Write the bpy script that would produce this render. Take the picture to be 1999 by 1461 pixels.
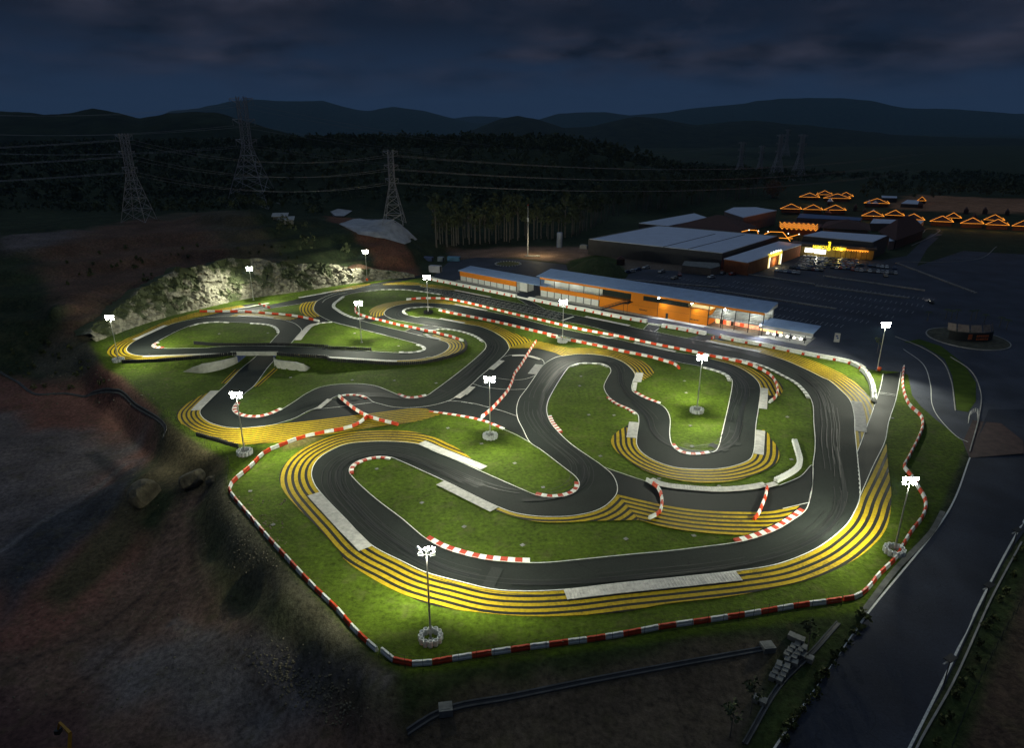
import bpy, math, random
import numpy as np
from mathutils import Vector, Matrix
from mathutils.geometry import delaunay_2d_cdt

random.seed(7); np.random.seed(7)
SC = bpy.context.scene
COL = SC.collection
R = math.radians
for o in list(bpy.data.objects): bpy.data.objects.remove(o)

# ------------------------------------------------------------------ camera
H0, FPX, CX, CY, TH = 70.0, 1333.0, 999.5, 730.5, R(20)
cam = bpy.data.cameras.new('camera'); camo = bpy.data.objects.new('camera', cam); COL.objects.link(camo)
camo.location = (0, 0, H0); camo.rotation_euler = (R(70), 0, 0)
cam.sensor_width = 36; cam.lens = 36 * FPX / 1999.0; cam.clip_start = 1; cam.clip_end = 60000
SC.camera = camo

# ------------------------------------------------------------------ world: dusk sky with clouds
w = bpy.data.worlds.new('World'); SC.world = w; w.use_nodes = True
nt = w.node_tree; nt.nodes.clear(); N = nt.nodes.new; L = nt.links.new
out = N('ShaderNodeOutputWorld'); bg = N('ShaderNodeBackground'); L(bg.outputs[0], out.inputs[0])
sky = N('ShaderNodeTexSky'); sky.sky_type = 'NISHITA'; sky.sun_disc = False
sky.sun_elevation = R(-3); sky.sun_rotation = R(200)
tc = N('ShaderNodeTexCoord'); sx = N('ShaderNodeSeparateXYZ'); L(tc.outputs['Generated'], sx.inputs[0])
ramp = N('ShaderNodeValToRGB'); L(sx.outputs['Z'], ramp.inputs[0])
cr_ = ramp.color_ramp; cr_.elements[0].position = 0.0; cr_.elements[0].color = (0.017, 0.033, 0.072, 1)
cr_.elements[1].position = 1.0; cr_.elements[1].color = (0.005, 0.008, 0.018, 1)
e_ = cr_.elements.new(0.055); e_.color = (0.0145, 0.029, 0.064, 1)
e_ = cr_.elements.new(0.125); e_.color = (0.0075, 0.013, 0.027, 1)
# clouds: planar projection of the view direction on a cloud deck
zc = N('ShaderNodeMath'); zc.operation = 'MAXIMUM'; L(sx.outputs['Z'], zc.inputs[0]); zc.inputs[1].default_value = 0.02
za = N('ShaderNodeMath'); za.operation = 'ADD'; L(zc.outputs[0], za.inputs[0]); za.inputs[1].default_value = 0.22
dx = N('ShaderNodeMath'); dx.operation = 'DIVIDE'; L(sx.outputs['X'], dx.inputs[0]); L(za.outputs[0], dx.inputs[1])
dy = N('ShaderNodeMath'); dy.operation = 'DIVIDE'; L(sx.outputs['Y'], dy.inputs[0]); L(za.outputs[0], dy.inputs[1])
cb = N('ShaderNodeCombineXYZ'); L(dx.outputs[0], cb.inputs[0]); L(dy.outputs[0], cb.inputs[1])
n1 = N('ShaderNodeTexNoise'); n1.inputs['Scale'].default_value = 1.15; n1.inputs['Detail'].default_value = 7
n1.inputs['Roughness'].default_value = 0.55; n1.inputs['Distortion'].default_value = 0.25
mp = N('ShaderNodeMapping'); mp.inputs['Location'].default_value = (3.1, 1.7, 0); L(cb.outputs[0], mp.inputs[0]); L(mp.outputs[0], n1.inputs['Vector'])
cr2 = N('ShaderNodeValToRGB'); L(n1.outputs['Fac'], cr2.inputs[0])
cr2.color_ramp.elements[0].position = 0.43; cr2.color_ramp.elements[0].color = (0, 0, 0, 1)
cr2.color_ramp.elements[1].position = 0.60; cr2.color_ramp.elements[1].color = (1, 1, 1, 1)
elv = N('ShaderNodeMapRange'); L(sx.outputs['Z'], elv.inputs[0]); elv.inputs[1].default_value = 0.03; elv.inputs[2].default_value = 0.085
cm = N('ShaderNodeMath'); cm.operation = 'MULTIPLY'; L(cr2.outputs[0], cm.inputs[0]); L(elv.outputs[0], cm.inputs[1])
n2 = N('ShaderNodeTexNoise'); n2.inputs['Scale'].default_value = 3.0; n2.inputs['Detail'].default_value = 6; L(mp.outputs[0], n2.inputs['Vector'])
cr3 = N('ShaderNodeValToRGB'); L(n2.outputs['Fac'], cr3.inputs[0])
cr3.color_ramp.elements[0].position = 0.35; cr3.color_ramp.elements[0].color = (0.0055, 0.0085, 0.0165, 1)
cr3.color_ramp.elements[1].position = 0.75; cr3.color_ramp.elements[1].color = (0.036, 0.038, 0.060, 1)
mx = N('ShaderNodeMix'); mx.data_type = 'RGBA'; L(cm.outputs[0], mx.inputs['Factor']); L(ramp.outputs[0], mx.inputs['A']); L(cr3.outputs[0], mx.inputs['B'])
sm = N('ShaderNodeVectorMath'); sm.operation = 'SCALE'; L(sky.outputs[0], sm.inputs[0]); sm.inputs['Scale'].default_value = 0.02
ad = N('ShaderNodeVectorMath'); ad.operation = 'ADD'; L(mx.outputs['Result'], ad.inputs[0]); L(sm.outputs[0], ad.inputs[1])
L(ad.outputs[0], bg.inputs['Color']); bg.inputs['Strength'].default_value = 1.0

# ------------------------------------------------------------------ last daylight: one weak soft sun lamp
sl = bpy.data.lights.new('sun', 'SUN'); sl.energy = 0.42; sl.angle = R(90); sl.color = (0.55, 0.74, 1)
so = bpy.data.objects.new('sun', sl); COL.objects.link(so); so.rotation_euler = (R(25), 0, R(200))

vs = SC.view_settings
vs.view_transform = 'Standard'; vs.look = 'None'; vs.exposure = 0; vs.gamma = 1; vs.use_curve_mapping = False
SC.cycles.use_denoising = True; SC.cycles.max_bounces = 4; SC.cycles.diffuse_bounces = 2; SC.cycles.glossy_bounces = 2
SC.cycles.volume_bounces = 0; SC.cycles.sample_clamp_indirect = 3; SC.cycles.sample_clamp_direct = 0
SC.cycles.use_light_tree = True

# ------------------------------------------------------------------ materials
MATS = {}
def mat(name, col, rough=0.8, metal=0.0, var=0.15, scale=0.6, bump=0.0, bscale=4.0, emit=None, estr=0.0, spec=0.3, detail=5):
    if name in MATS: return MATS[name]
    m = bpy.data.materials.new(name); m.use_nodes = True; t = m.node_tree; b = t.nodes['Principled BSDF']
    b.inputs['Roughness'].default_value = rough; b.inputs['Metallic'].default_value = metal
    b.inputs['Specular IOR Level'].default_value = spec
    if var > 0:
        g = t.nodes.new('ShaderNodeNewGeometry'); n = t.nodes.new('ShaderNodeTexNoise')
        n.inputs['Scale'].default_value = scale; n.inputs['Detail'].default_value = detail; t.links.new(g.outputs['Position'], n.inputs['Vector'])
        mr = t.nodes.new('ShaderNodeMapRange'); t.links.new(n.outputs['Fac'], mr.inputs[0])
        mr.inputs[1].default_value = 0.3; mr.inputs[2].default_value = 0.7; mr.inputs[3].default_value = 1 - var; mr.inputs[4].default_value = 1 + var
        vm = t.nodes.new('ShaderNodeVectorMath'); vm.operation = 'SCALE'; vm.inputs[0].default_value = col[:3]
        t.links.new(mr.outputs[0], vm.inputs['Scale']); t.links.new(vm.outputs[0], b.inputs['Base Color'])
    else:
        b.inputs['Base Color'].default_value = (*col[:3], 1)
    if bump > 0:
        g = t.nodes.new('ShaderNodeNewGeometry'); n = t.nodes.new('ShaderNodeTexNoise')
        n.inputs['Scale'].default_value = bscale; n.inputs['Detail'].default_value = 6; t.links.new(g.outputs['Position'], n.inputs['Vector'])
        bp = t.nodes.new('ShaderNodeBump'); bp.inputs['Distance'].default_value = bump; t.links.new(n.outputs['Fac'], bp.inputs['Height'])
        t.links.new(bp.outputs[0], b.inputs['Normal'])
    if emit:
        b.inputs['Emission Color'].default_value = (*emit, 1); b.inputs['Emission Strength'].default_value = estr
    MATS[name] = m
    return m

def asphalt_mat(name, col, lo=0.42):
    """asphalt with rubbered darker streaks, grey worn patches and seams"""
    m = bpy.data.materials.new(name); m.use_nodes = True; t = m.node_tree; b = t.nodes['Principled BSDF']; n_ = t.nodes.new; l = t.links.new
    g = n_('ShaderNodeNewGeometry')
    a = n_('ShaderNodeTexNoise'); a.inputs['Scale'].default_value = 0.09; a.inputs['Detail'].default_value = 4; l(g.outputs['Position'], a.inputs['Vector'])
    c = n_('ShaderNodeTexNoise'); c.inputs['Scale'].default_value = 3.5; c.inputs['Detail'].default_value = 8; c.inputs['Roughness'].default_value = 0.7; l(g.outputs['Position'], c.inputs['Vector'])
    mr = n_('ShaderNodeMapRange'); l(a.outputs['Fac'], mr.inputs[0]); mr.inputs[1].default_value = 0.3; mr.inputs[2].default_value = 0.7; mr.inputs[3].default_value = 0.7; mr.inputs[4].default_value = 1.35
    m2 = n_('ShaderNodeMapRange'); l(c.outputs['Fac'], m2.inputs[0]); m2.inputs[1].default_value = 0.3; m2.inputs[2].default_value = 0.7; m2.inputs[3].default_value = 0.75; m2.inputs[4].default_value = 1.25
    mm = n_('ShaderNodeMath'); mm.operation = 'MULTIPLY'; l(mr.outputs[0], mm.inputs[0]); l(m2.outputs[0], mm.inputs[1])
    # cracks / seams
    v = n_('ShaderNodeTexVoronoi'); v.feature = 'DISTANCE_TO_EDGE'; v.inputs['Scale'].default_value = 0.045
    d = n_('ShaderNodeTexNoise'); d.inputs['Scale'].default_value = 0.25; l(g.outputs['Position'], d.inputs['Vector'])
    ds = n_('ShaderNodeVectorMath'); ds.operation = 'SCALE'; l(d.outputs['Color'], ds.inputs[0]); ds.inputs['Scale'].default_value = 6
    da = n_('ShaderNodeVectorMath'); l(g.outputs['Position'], da.inputs[0]); l(ds.outputs[0], da.inputs[1]); l(da.outputs[0], v.inputs['Vector'])
    m3 = n_('ShaderNodeMapRange'); l(v.outputs['Distance'], m3.inputs[0]); m3.inputs[1].default_value = 0.0; m3.inputs[2].default_value = 0.004; m3.inputs[3].default_value = 0.7; m3.inputs[4].default_value = 1.0
    m4 = n_('ShaderNodeMath'); m4.operation = 'MULTIPLY'; l(mm.outputs[0], m4.inputs[0]); l(m3.outputs[0], m4.inputs[1])
    vm = n_('ShaderNodeVectorMath'); vm.operation = 'SCALE'; vm.inputs[0].default_value = col; l(m4.outputs[0], vm.inputs['Scale'])
    l(vm.outputs[0], b.inputs['Base Color'])
    r = n_('ShaderNodeMapRange'); l(a.outputs['Fac'], r.inputs[0]); r.inputs[3].default_value = lo; r.inputs[4].default_value = lo + 0.3; l(r.outputs[0], b.inputs['Roughness'])
    b.inputs['Specular IOR Level'].default_value = 0.10
    bp = n_('ShaderNodeBump'); bp.inputs['Distance'].default_value = 0.04; l(c.outputs['Fac'], bp.inputs['Height']); l(bp.outputs[0], b.inputs['Normal'])
    MATS[name] = m
    return m

M_TRACK = asphalt_mat('track_asphalt', (0.0165, 0.0195, 0.0170), 0.65)
M_LINK = asphalt_mat('link_asphalt', (0.012, 0.0135, 0.0125), 0.55)
M_APRON = asphalt_mat('apron_black_paint', (0.012, 0.012, 0.009), 0.5)
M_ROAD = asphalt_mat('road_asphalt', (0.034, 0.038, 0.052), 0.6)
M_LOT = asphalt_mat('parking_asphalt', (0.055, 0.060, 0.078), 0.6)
M_YEL = mat('yellow_track_paint', (0.36, 0.25, 0.009), 0.7, spec=.08, var=0.22, scale=1.7)
_t = M_YEL.node_tree; _b = _t.nodes['Principled BSDF']; _src = _b.inputs['Base Color'].links[0].from_socket
_g = _t.nodes.new('ShaderNodeNewGeometry'); _n = _t.nodes.new('ShaderNodeTexNoise'); _n.inputs['Scale'].default_value = 2.6; _n.inputs['Detail'].default_value = 9; _n.inputs['Roughness'].default_value = .75; _t.links.new(_g.outputs['Position'], _n.inputs['Vector'])
_n2 = _t.nodes.new('ShaderNodeTexNoise'); _n2.inputs['Scale'].default_value = .13; _n2.inputs['Detail'].default_value = 3; _t.links.new(_g.outputs['Position'], _n2.inputs['Vector'])
_ad = _t.nodes.new('ShaderNodeMath'); _ad.operation = 'MULTIPLY_ADD'; _t.links.new(_n2.outputs['Fac'], _ad.inputs[0]); _ad.inputs[1].default_value = .7; _t.links.new(_n.outputs['Fac'], _ad.inputs[2])
_m = _t.nodes.new('ShaderNodeMapRange'); _t.links.new(_ad.outputs[0], _m.inputs[0]); _m.inputs[1].default_value = .90; _m.inputs[2].default_value = 1.12; _m.inputs[3].default_value = 0; _m.inputs[4].default_value = .75
_x = _t.nodes.new('ShaderNodeMix'); _x.data_type = 'RGBA'; _t.links.new(_m.outputs[0], _x.inputs['Factor']); _t.links.new(_src, _x.inputs['A']); _x.inputs['B'].default_value = (.06, .045, .012, 1); _t.links.new(_x.outputs['Result'], _b.inputs['Base Color'])
M_WHITEP = mat('white_line_paint', (0.62, 0.62, 0.58), 0.6, var=0.25, scale=3)
M_KWHITE = mat('kerb_white', (0.72, 0.71, 0.66), 0.6, var=0.15, scale=2)
M_KRED = mat('kerb_red', (0.42, 0.045, 0.02), 0.6, var=0.2, scale=2)
M_RUMBLE = mat('rumble_concrete', (0.46, 0.44, 0.41), 0.8, var=0.22, scale=1.2, bump=0.01)
M_BWHITE = mat('barrier_white', (0.75, 0.75, 0.70), 0.45, var=0.1, scale=1.5)
M_BRED = mat('barrier_red', (0.60, 0.055, 0.012), 0.45, var=0.18, scale=1.5)
M_TYRE = mat('tyre_rubber', (0.018, 0.018, 0.018), 0.75, var=0.3, scale=3)
M_CONC = mat('concrete', (0.40, 0.40, 0.36), 0.85, var=0.18, scale=0.8, bump=0.02)
M_CONCD = mat('weathered_concrete', (0.20, 0.20, 0.18), 0.9, var=0.3, scale=0.7, bump=0.02)
M_STEEL = mat('galvanised_steel', (0.45, 0.45, 0.43), 0.45, metal=0.6, var=0.1)
M_DARKM = mat('dark_metal', (0.03, 0.03, 0.032), 0.5, metal=0.3, var=0.1)

# ------------------------------------------------------------------ pixel traces -> places on the ground
CR = {'A': (180, 500, 3.652), 'B': (600, 500, 3.652), 'C': (1000, 500, 3.652), 'D': (1400, 550, 3.247), 'E': (400, 750, 3.247),
      'F': (900, 800, 3.247), 'G': (1300, 850, 3.247), 'H': (400, 1050, 3.332), 'J': (560, 500, 6.64), 'K': (820, 500, 6.64),
      'L': (900, 640, 6.64), 'M': (340, 560, 6.64), 'N': (180, 600, 6.64), 'O': (320, 720, 6.64), 'P': (330, 800, 10.0),
      'Q': (1200, 540, 4.543), 'R': (1400, 1000, 3.168), 'S': (1480, 440, 6.664), 'T': (1120, 380, 4.165), 'U': (1400, 320, 3.337),
      'V': (1560, 360, 4.554), 'X': (0, 0, 1.0), 'Y': (500, 180, 3.332), 'Z': (0, 500, 2.922), 'W': (0, 900, 2.604)}
CT, ST = math.cos(TH), math.sin(TH)
def at(u, v, z=0.0):
    x = (u - CX) / FPX; y = -(v - CY) / FPX
    t = (z - H0) / (-ST + y * CT)
    return (x * t, (CT + y * ST) * t)
def atY(u, v, Y):
    """point at ground distance Y seen at pixel u,v"""
    x = (u - CX) / FPX; y = -(v - CY) / FPX
    t = Y / (CT + y * ST)
    return (x * t, Y, H0 + (-ST + y * CT) * t)
def ztop(p, v):
    """height of the point above p=(x,y) seen at image row v"""
    k = (CY - v) / FPX; Y = p[1]
    return H0 + Y * (k * CT - ST) / (CT + k * ST)
BX, BW, BH = -79.0, 52.0, 3.2
def ebank(x):
    t = min(1.0, abs(x - BX) / BW)
    return BH * 0.5 * (1 + math.cos(math.pi * t))
def tr(*chunks):
    """chunks (crop, mode, points): mode 0 = at z 0, 'u' = on the raised bridge embankment"""
    res = []
    for k, md, pts in chunks:
        ox, oy, s = CR[k]
        for (a, b) in pts:
            u, v = ox + a / s, oy + b / s
            if md == 'u':
                z = 0
                for _ in range(6): p = at(u, v, z); z = ebank(p[0])
            else: p = at(u, v, float(md))
            res.append(p)
    return res
def T(k, *pts): return tr((k, 0, pts))
def TU(k, *pts): return tr((k, 'u', pts))
def smooth(pts, step=0.8, closed=False):
    P = [np.array(p, float) for p in pts]
    Q = [P[0]]
    for p in P[1:]:
        if np.linalg.norm(p - Q[-1]) > 0.25: Q.append(p)
    P = Q
    if len(P) < 3 and not closed:
        pass
    n = len(P)
    if closed: ext = [P[-1]] + P + [P[0], P[1]]; m = n
    else: ext = [2 * P[0] - P[1]] + P + [2 * P[-1] - P[-2]]; m = n - 1
    outp = []
    for i in range(m):
        p0, p1, p2, p3 = ext[i:i + 4]
        d1 = max(1e-3, np.linalg.norm(p1 - p0) ** .5); d2 = max(1e-3, np.linalg.norm(p2 - p1) ** .5); d3 = max(1e-3, np.linalg.norm(p3 - p2) ** .5)
        m1 = (p1 - p0) / d1 - (p2 - p0) / (d1 + d2) + (p2 - p1) / d2
        m2 = (p2 - p1) / d2 - (p3 - p1) / (d2 + d3) + (p3 - p2) / d3
        m1 *= d2; m2 *= d2
        k = max(1, int(np.linalg.norm(p2 - p1) / step))
        for j in range(k):
            t = j / k
            outp.append((2 * t**3 - 3 * t**2 + 1) * p1 + (t**3 - 2 * t**2 + t) * m1 + (-2 * t**3 + 3 * t**2) * p2 + (t**3 - t**2) * m2)
    if not closed: outp.append(P[-1])
    return [tuple(p) for p in outp]
def resample(c, step):
    c = np.array(c); d = np.r_[0, np.cumsum(np.linalg.norm(np.diff(c, axis=0), axis=1))]
    n = max(1, int(round(d[-1] / step))); s = np.linspace(0, d[-1], n + 1)
    return np.c_[np.interp(s, d, c[:, 0]), np.interp(s, d, c[:, 1])]
def normals(c):
    c = np.array(c); t = np.gradient(c, axis=0); t /= np.maximum(1e-6, np.linalg.norm(t, axis=1))[:, None]
    return np.c_[-t[:, 1], t[:, 0]]
def side_of(c, q):
    """+1 when point q is on the left of curve c"""
    c = np.array(c); i = int(np.argmin(np.linalg.norm(c - np.array(q), axis=1))); n = normals(c)[i]
    return 1 if np.dot(np.array(q) - c[i], n) > 0 else -1
def extend(c, d=4.0):
    c = [np.array(p) for p in c]
    a = c[0] - c[min(3, len(c) - 1)]; a /= np.linalg.norm(a); b = c[-1] - c[max(0, len(c) - 4)]; b /= np.linalg.norm(b)
    return [tuple(c[0] + a * d)] + [tuple(p) for p in c] + [tuple(c[-1] + b * d)]

# ------------------------------------------------------------------ object helpers
def tag(o, label=None, cat=None, group=None, kind=None):
    if label: o['label'] = label
    if cat: o['category'] = cat
    if group: o['group'] = group
    if kind: o['kind'] = kind
    return o
def link(name, me, parent=None, loc=None, rz=None):
    o = bpy.data.objects.new(name, me); COL.objects.link(o)
    if parent: o.parent = parent
    if loc is not None: o.location = loc
    if rz is not None: o.rotation_euler = (0, 0, rz)
    return o
def empty(name, loc=(0, 0, 0), rz=0):
    o = bpy.data.objects.new(name, None); COL.objects.link(o); o.location = loc; o.rotation_euler = (0, 0, rz); o.empty_display_size = 1
    return o
def mesh(name, V, F, m, sm=False):
    me = bpy.data.meshes.new(name); me.from_pydata([tuple(map(float, v)) for v in V], [], F); me.update()
    if m is not None:
        for x in (m if isinstance(m, list) else [m]): me.materials.append(x)
    if sm:
        for p in me.polygons: p.use_smooth = True
    return me
class MB:
    def __init__(s): s.v = []; s.f = []; s.mi = []
    def add(s, V, F, mi=0):
        b = len(s.v); s.v += [tuple(v) for v in V]; s.f += [tuple(b + i for i in f) for f in F]; s.mi += [mi] * len(F); return s
    def box(s, x0, x1, y0, y1, z0, z1, mi=0):
        return s.add([(x0, y0, z0), (x1, y0, z0), (x1, y1, z0), (x0, y1, z0), (x0, y0, z1), (x1, y0, z1), (x1, y1, z1), (x0, y1, z1)],
                     [(0, 3, 2, 1), (4, 5, 6, 7), (0, 1, 5, 4), (1, 2, 6, 5), (2, 3, 7, 6), (3, 0, 4, 7)], mi)
    def bar(s, a, b, r, n=4, r2=None, mi=0, caps=True):
        a = Vector(a); b = Vector(b); d = (b - a)
        if d.length < 1e-6: return s
        d.normalize(); up = Vector((0, 0, 1)) if abs(d.z) < .95 else Vector((1, 0, 0)); x = d.cross(up).normalized(); y = d.cross(x); r2 = r if r2 is None else r2
        V = []
        for (c, rr) in ((a, r), (b, r2)):
            for i in range(n):
                t = 2 * math.pi * (i + .5) / n; V.append(c + x * math.cos(t) * rr + y * math.sin(t) * rr)
        F = [(i, (i + 1) % n, n + (i + 1) % n, n + i) for i in range(n)]
        if caps: F += [tuple(range(n - 1, -1, -1)), tuple(range(n, 2 * n))]
        return s.add(V, F, mi)
    def ring(s, profile, n=12, c=(0, 0, 0), mi=0):
        V = []; k = len(profile)
        for i in range(n):
            t = 2 * math.pi * i / n
            for (r, z) in profile: V.append((c[0] + r * math.cos(t), c[1] + r * math.sin(t), c[2] + z))
        F = []
        for i in range(n):
            j = (i + 1) % n
            for q in range(k - 1): F.append((i * k + q, j * k + q, j * k + q + 1, i * k + q + 1))
        return s.add(V, F, mi)
    def me(s, name, m, sm=False):
        me = mesh(name, s.v, s.f, m, sm)
        if isinstance(m, list): me.polygons.foreach_set('material_index', s.mi)
        return me
    def ob(s, name, m, parent=None, loc=None, rz=None, sm=False): return link(name, s.me(name, m, sm), parent, loc, rz)

def cdt(polys, pick, extra=()):
    """triangulate; keep triangles lying in every polygon index of pick"""
    V = []; F = []
    for p in polys:
        P_ = [tuple(q) for q in p]
        if sum(P_[i - 1][0] * P_[i][1] - P_[i][0] * P_[i - 1][1] for i in range(len(P_))) < 0: P_ = P_[::-1]
        p = P_; b = len(V); V += [Vector(q) for q in p]; F.append(list(range(b, b + len(p))))
    V += [Vector(q) for q in extra]
    vo, eo, fo, vi, ei, fi = delaunay_2d_cdt(V, [], F, 1, 1e-4)
    tris = [f for f, src in zip(fo, fi) if all(k in src for k in pick)]
    used = sorted({i for f in tris for i in f}); mp_ = {a: b for b, a in enumerate(used)}
    vv = [vo[i] for i in used]; ff = []
    for f in tris:
        f = [mp_[i] for i in f]
        ar = sum(vv[f[i]].x * vv[f[(i + 1) % len(f)]].y - vv[f[(i + 1) % len(f)]].x * vv[f[i]].y for i in range(len(f)))
        ff.append(f if ar > 0 else f[::-1])
    return vv, ff
def cdt_band(zp, pa, pb):
    area = lambda P_: sum(P_[i - 1][0] * P_[i][1] - P_[i][0] * P_[i - 1][1] for i in range(len(P_)))
    P_ = [tuple(q) for q in zp]
    if area(P_) < 0: P_ = P_[::-1]
    V = [Vector(q) for q in P_]; F = [list(range(len(P_)))]; b = len(V); n = len(pa)
    V += [Vector(tuple(q)) for q in pa] + [Vector(tuple(q)) for q in pb]
    for i in range(n - 1):
        q = [b + i, b + i + 1, b + n + i + 1, b + n + i]
        c_ = [(V[q[j - 2]] - V[q[j - 3]]).cross(V[q[j - 1]] - V[q[j - 2]]) for j in range(4)]
        if max(c_) > 1e-4 and min(c_) < -1e-4: continue
        if max(abs(x) for x in c_) < 1e-4: continue
        F.append(q if c_[0] + c_[1] + c_[2] + c_[3] > 0 else q[::-1])
    vo, eo, fo, vi, ei, fi = delaunay_2d_cdt(V, [], F, 1, 1e-4)
    tris = [f for f, src in zip(fo, fi) if 0 in src and len(src) > 1]
    used = sorted({i for f in tris for i in f}); mp_ = {a: b for b, a in enumerate(used)}
    vv = [vo[i] for i in used]; ff = []
    for f in tris:
        f = [mp_[i] for i in f]
        ff.append(f if area([tuple(vv[i]) for i in f]) > 0 else f[::-1])
    return vv, ff
def sheet(name, poly, m, z, up=False, parent=None, kind='structure', zf=None, grid=None):
    extra = []
    if up or grid:
        g = grid or 2.0; P = np.array(poly); x0, y0 = P.min(0); x1, y1 = P.max(0)
        if up: x0 = max(x0, BX - BW - 2); x1 = min(x1, BX + BW + 2)
        extra = [(x, y) for x in np.arange(x0 + .37, x1, g) for y in np.arange(y0 + .41, y1, g)]
    v, f = cdt([poly], [0], extra)
    zz = (lambda x, y: z + upf(x, y)) if up is True else (lambda x, y: z + (zf(x, y) if zf else 0))
    if callable(up): zz = lambda x, y: z + up(x, y)
    me = mesh(name, [(p.x, p.y, zz(p.x, p.y)) for p in v], f, m)
    o = link(name, me, parent)
    if parent is None and kind: o['kind'] = kind
    return o
def strip(name, c, o0, o1, m, z, up=False, parent=None, thick=0.0):
    c = np.array(c); n = normals(c); a = c + n * o0; b = c + n * o1; V = []
    for i in range(len(c)):
        za = z + (upf(*a[i]) if up is True else (up(*a[i]) if callable(up) else 0)); zb = z + (upf(*b[i]) if up is True else (up(*b[i]) if callable(up) else 0))
        V += [(a[i][0], a[i][1], za), (b[i][0], b[i][1], zb)]
    F = [(2 * i, 2 * i + 2, 2 * i + 3, 2 * i + 1) if o1 > o0 else (2 * i, 2 * i + 1, 2 * i + 3, 2 * i + 2) for i in range(len(c) - 1)]
    if thick:
        k = len(V); V += [(x, y, q - thick) for x, y, q in V]
        for i in range(len(c) - 1):
            F += [(2 * i, 2 * i + 2, k + 2 * i + 2, k + 2 * i)[::-1], (2 * i + 1, 2 * i + 3, k + 2 * i + 3, k + 2 * i + 1)]
        F += [(0, 1, k + 1, k), (2 * len(c) - 2, 2 * len(c) - 1, k + 2 * len(c) - 1, k + 2 * len(c) - 2)[::-1]]
    return link(name, mesh(name, V, F, m), parent)
# ================================================================== traced edges of the kart circuit
LH1 = tr(('J', 0, [(1250, 372), (1500, 375), (1750, 387)]), ('K', 0, [(0, 397), (250, 430), (440, 452), (900, 542), (1300, 625), (1620, 697)]),
 ('C', 0, [(520, 440), (825, 503), (935, 528), (1040, 548)]), ('Q', 0, [(500, 525), (640, 552), (800, 582), (1280, 680), (1500, 745), (1700, 830), (1850, 905)]),
 ('D', 0, [(700, 625), (780, 690), (840, 755), (868, 850), (872, 950), (885, 1085)]), ('G', 0, [(1228, 400), (1195, 490), (1150, 565), (1060, 650), (960, 720), (820, 785), (680, 830), (440, 868)]),
 ('F', 0, [(1300, 1078), (1000, 1108), (650, 1148), (400, 1158), (200, 1145)]), ('E', 0, [(1620, 1260), (1400, 1200), (1250, 1130), (1060, 1030), (900, 870), (730, 690), (695, 640), (677, 580), (690, 520), (730, 470), (800, 425), (900, 385), (1050, 370), (1200, 370), (1350, 385), (1450, 430), (1600, 492), (1720, 545)]),
 ('F', 0, [(350, 495), (420, 525), (470, 545), (560, 562), (650, 555), (710, 535), (745, 500), (748, 465), (725, 430), (650, 370), (500, 255), (440, 215)]),
 ('L', 0, [(800, 1320), (740, 1200), (720, 1100), (728, 1010), (760, 920), (850, 800), (960, 640), (1070, 490), (1150, 430), (1250, 385), (1320, 373)]),
 ('C', 0, [(480, 703), (600, 708), (700, 725), (780, 755), (840, 800), (875, 850), (860, 900), (852, 945), (865, 975), (950, 1020), (1030, 1050), (1080, 1080), (1110, 1120), (1125, 1170), (1122, 1280), (1135, 1345), (1160, 1380), (1210, 1410), (1280, 1422), (1350, 1420), (1410, 1410), (1450, 1395), (1472, 1360), (1490, 1290), (1568, 915), (1562, 880), (1540, 855), (1480, 825), (1370, 795), (1290, 780), (1190, 762), (1000, 715), (750, 662), (500, 607), (250, 552), (0, 490)]),
 ('K', 0, [(800, 805), (500, 745), (300, 692), (170, 668)]), ('J', 0, [(1820, 660), (1620, 672), (1530, 692), (1495, 735), (1540, 765), (1700, 800)]),
 ('K', 0, [(0, 792), (250, 825), (560, 882), (750, 915), (900, 965), (1020, 1030), (1100, 1090), (1145, 1160), (1155, 1205)]),
 ('L', 0, [(620, 285), (590, 330), (540, 385), (490, 430), (360, 545), (240, 645), (150, 732)]),
 ('B', 0, [(1060, 1010), (1000, 1040), (900, 1068), (800, 1083), (700, 1088), (600, 1080), (520, 1060), (470, 1045), (430, 1015), (400, 1000), (330, 990), (270, 992), (220, 1000), (150, 1035), (60, 1090)]),
 ('O', 0, [(1850, 570), (1700, 650), (1550, 700), (1420, 737), (1200, 765), (1000, 779), (850, 775), (720, 750), (600, 710), (510, 650), (470, 590), (475, 545), (510, 505), (720, 295), (810, 210)]),
 ('M', 0, [(860, 1080), (1040, 930), (1240, 740)]))
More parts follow.
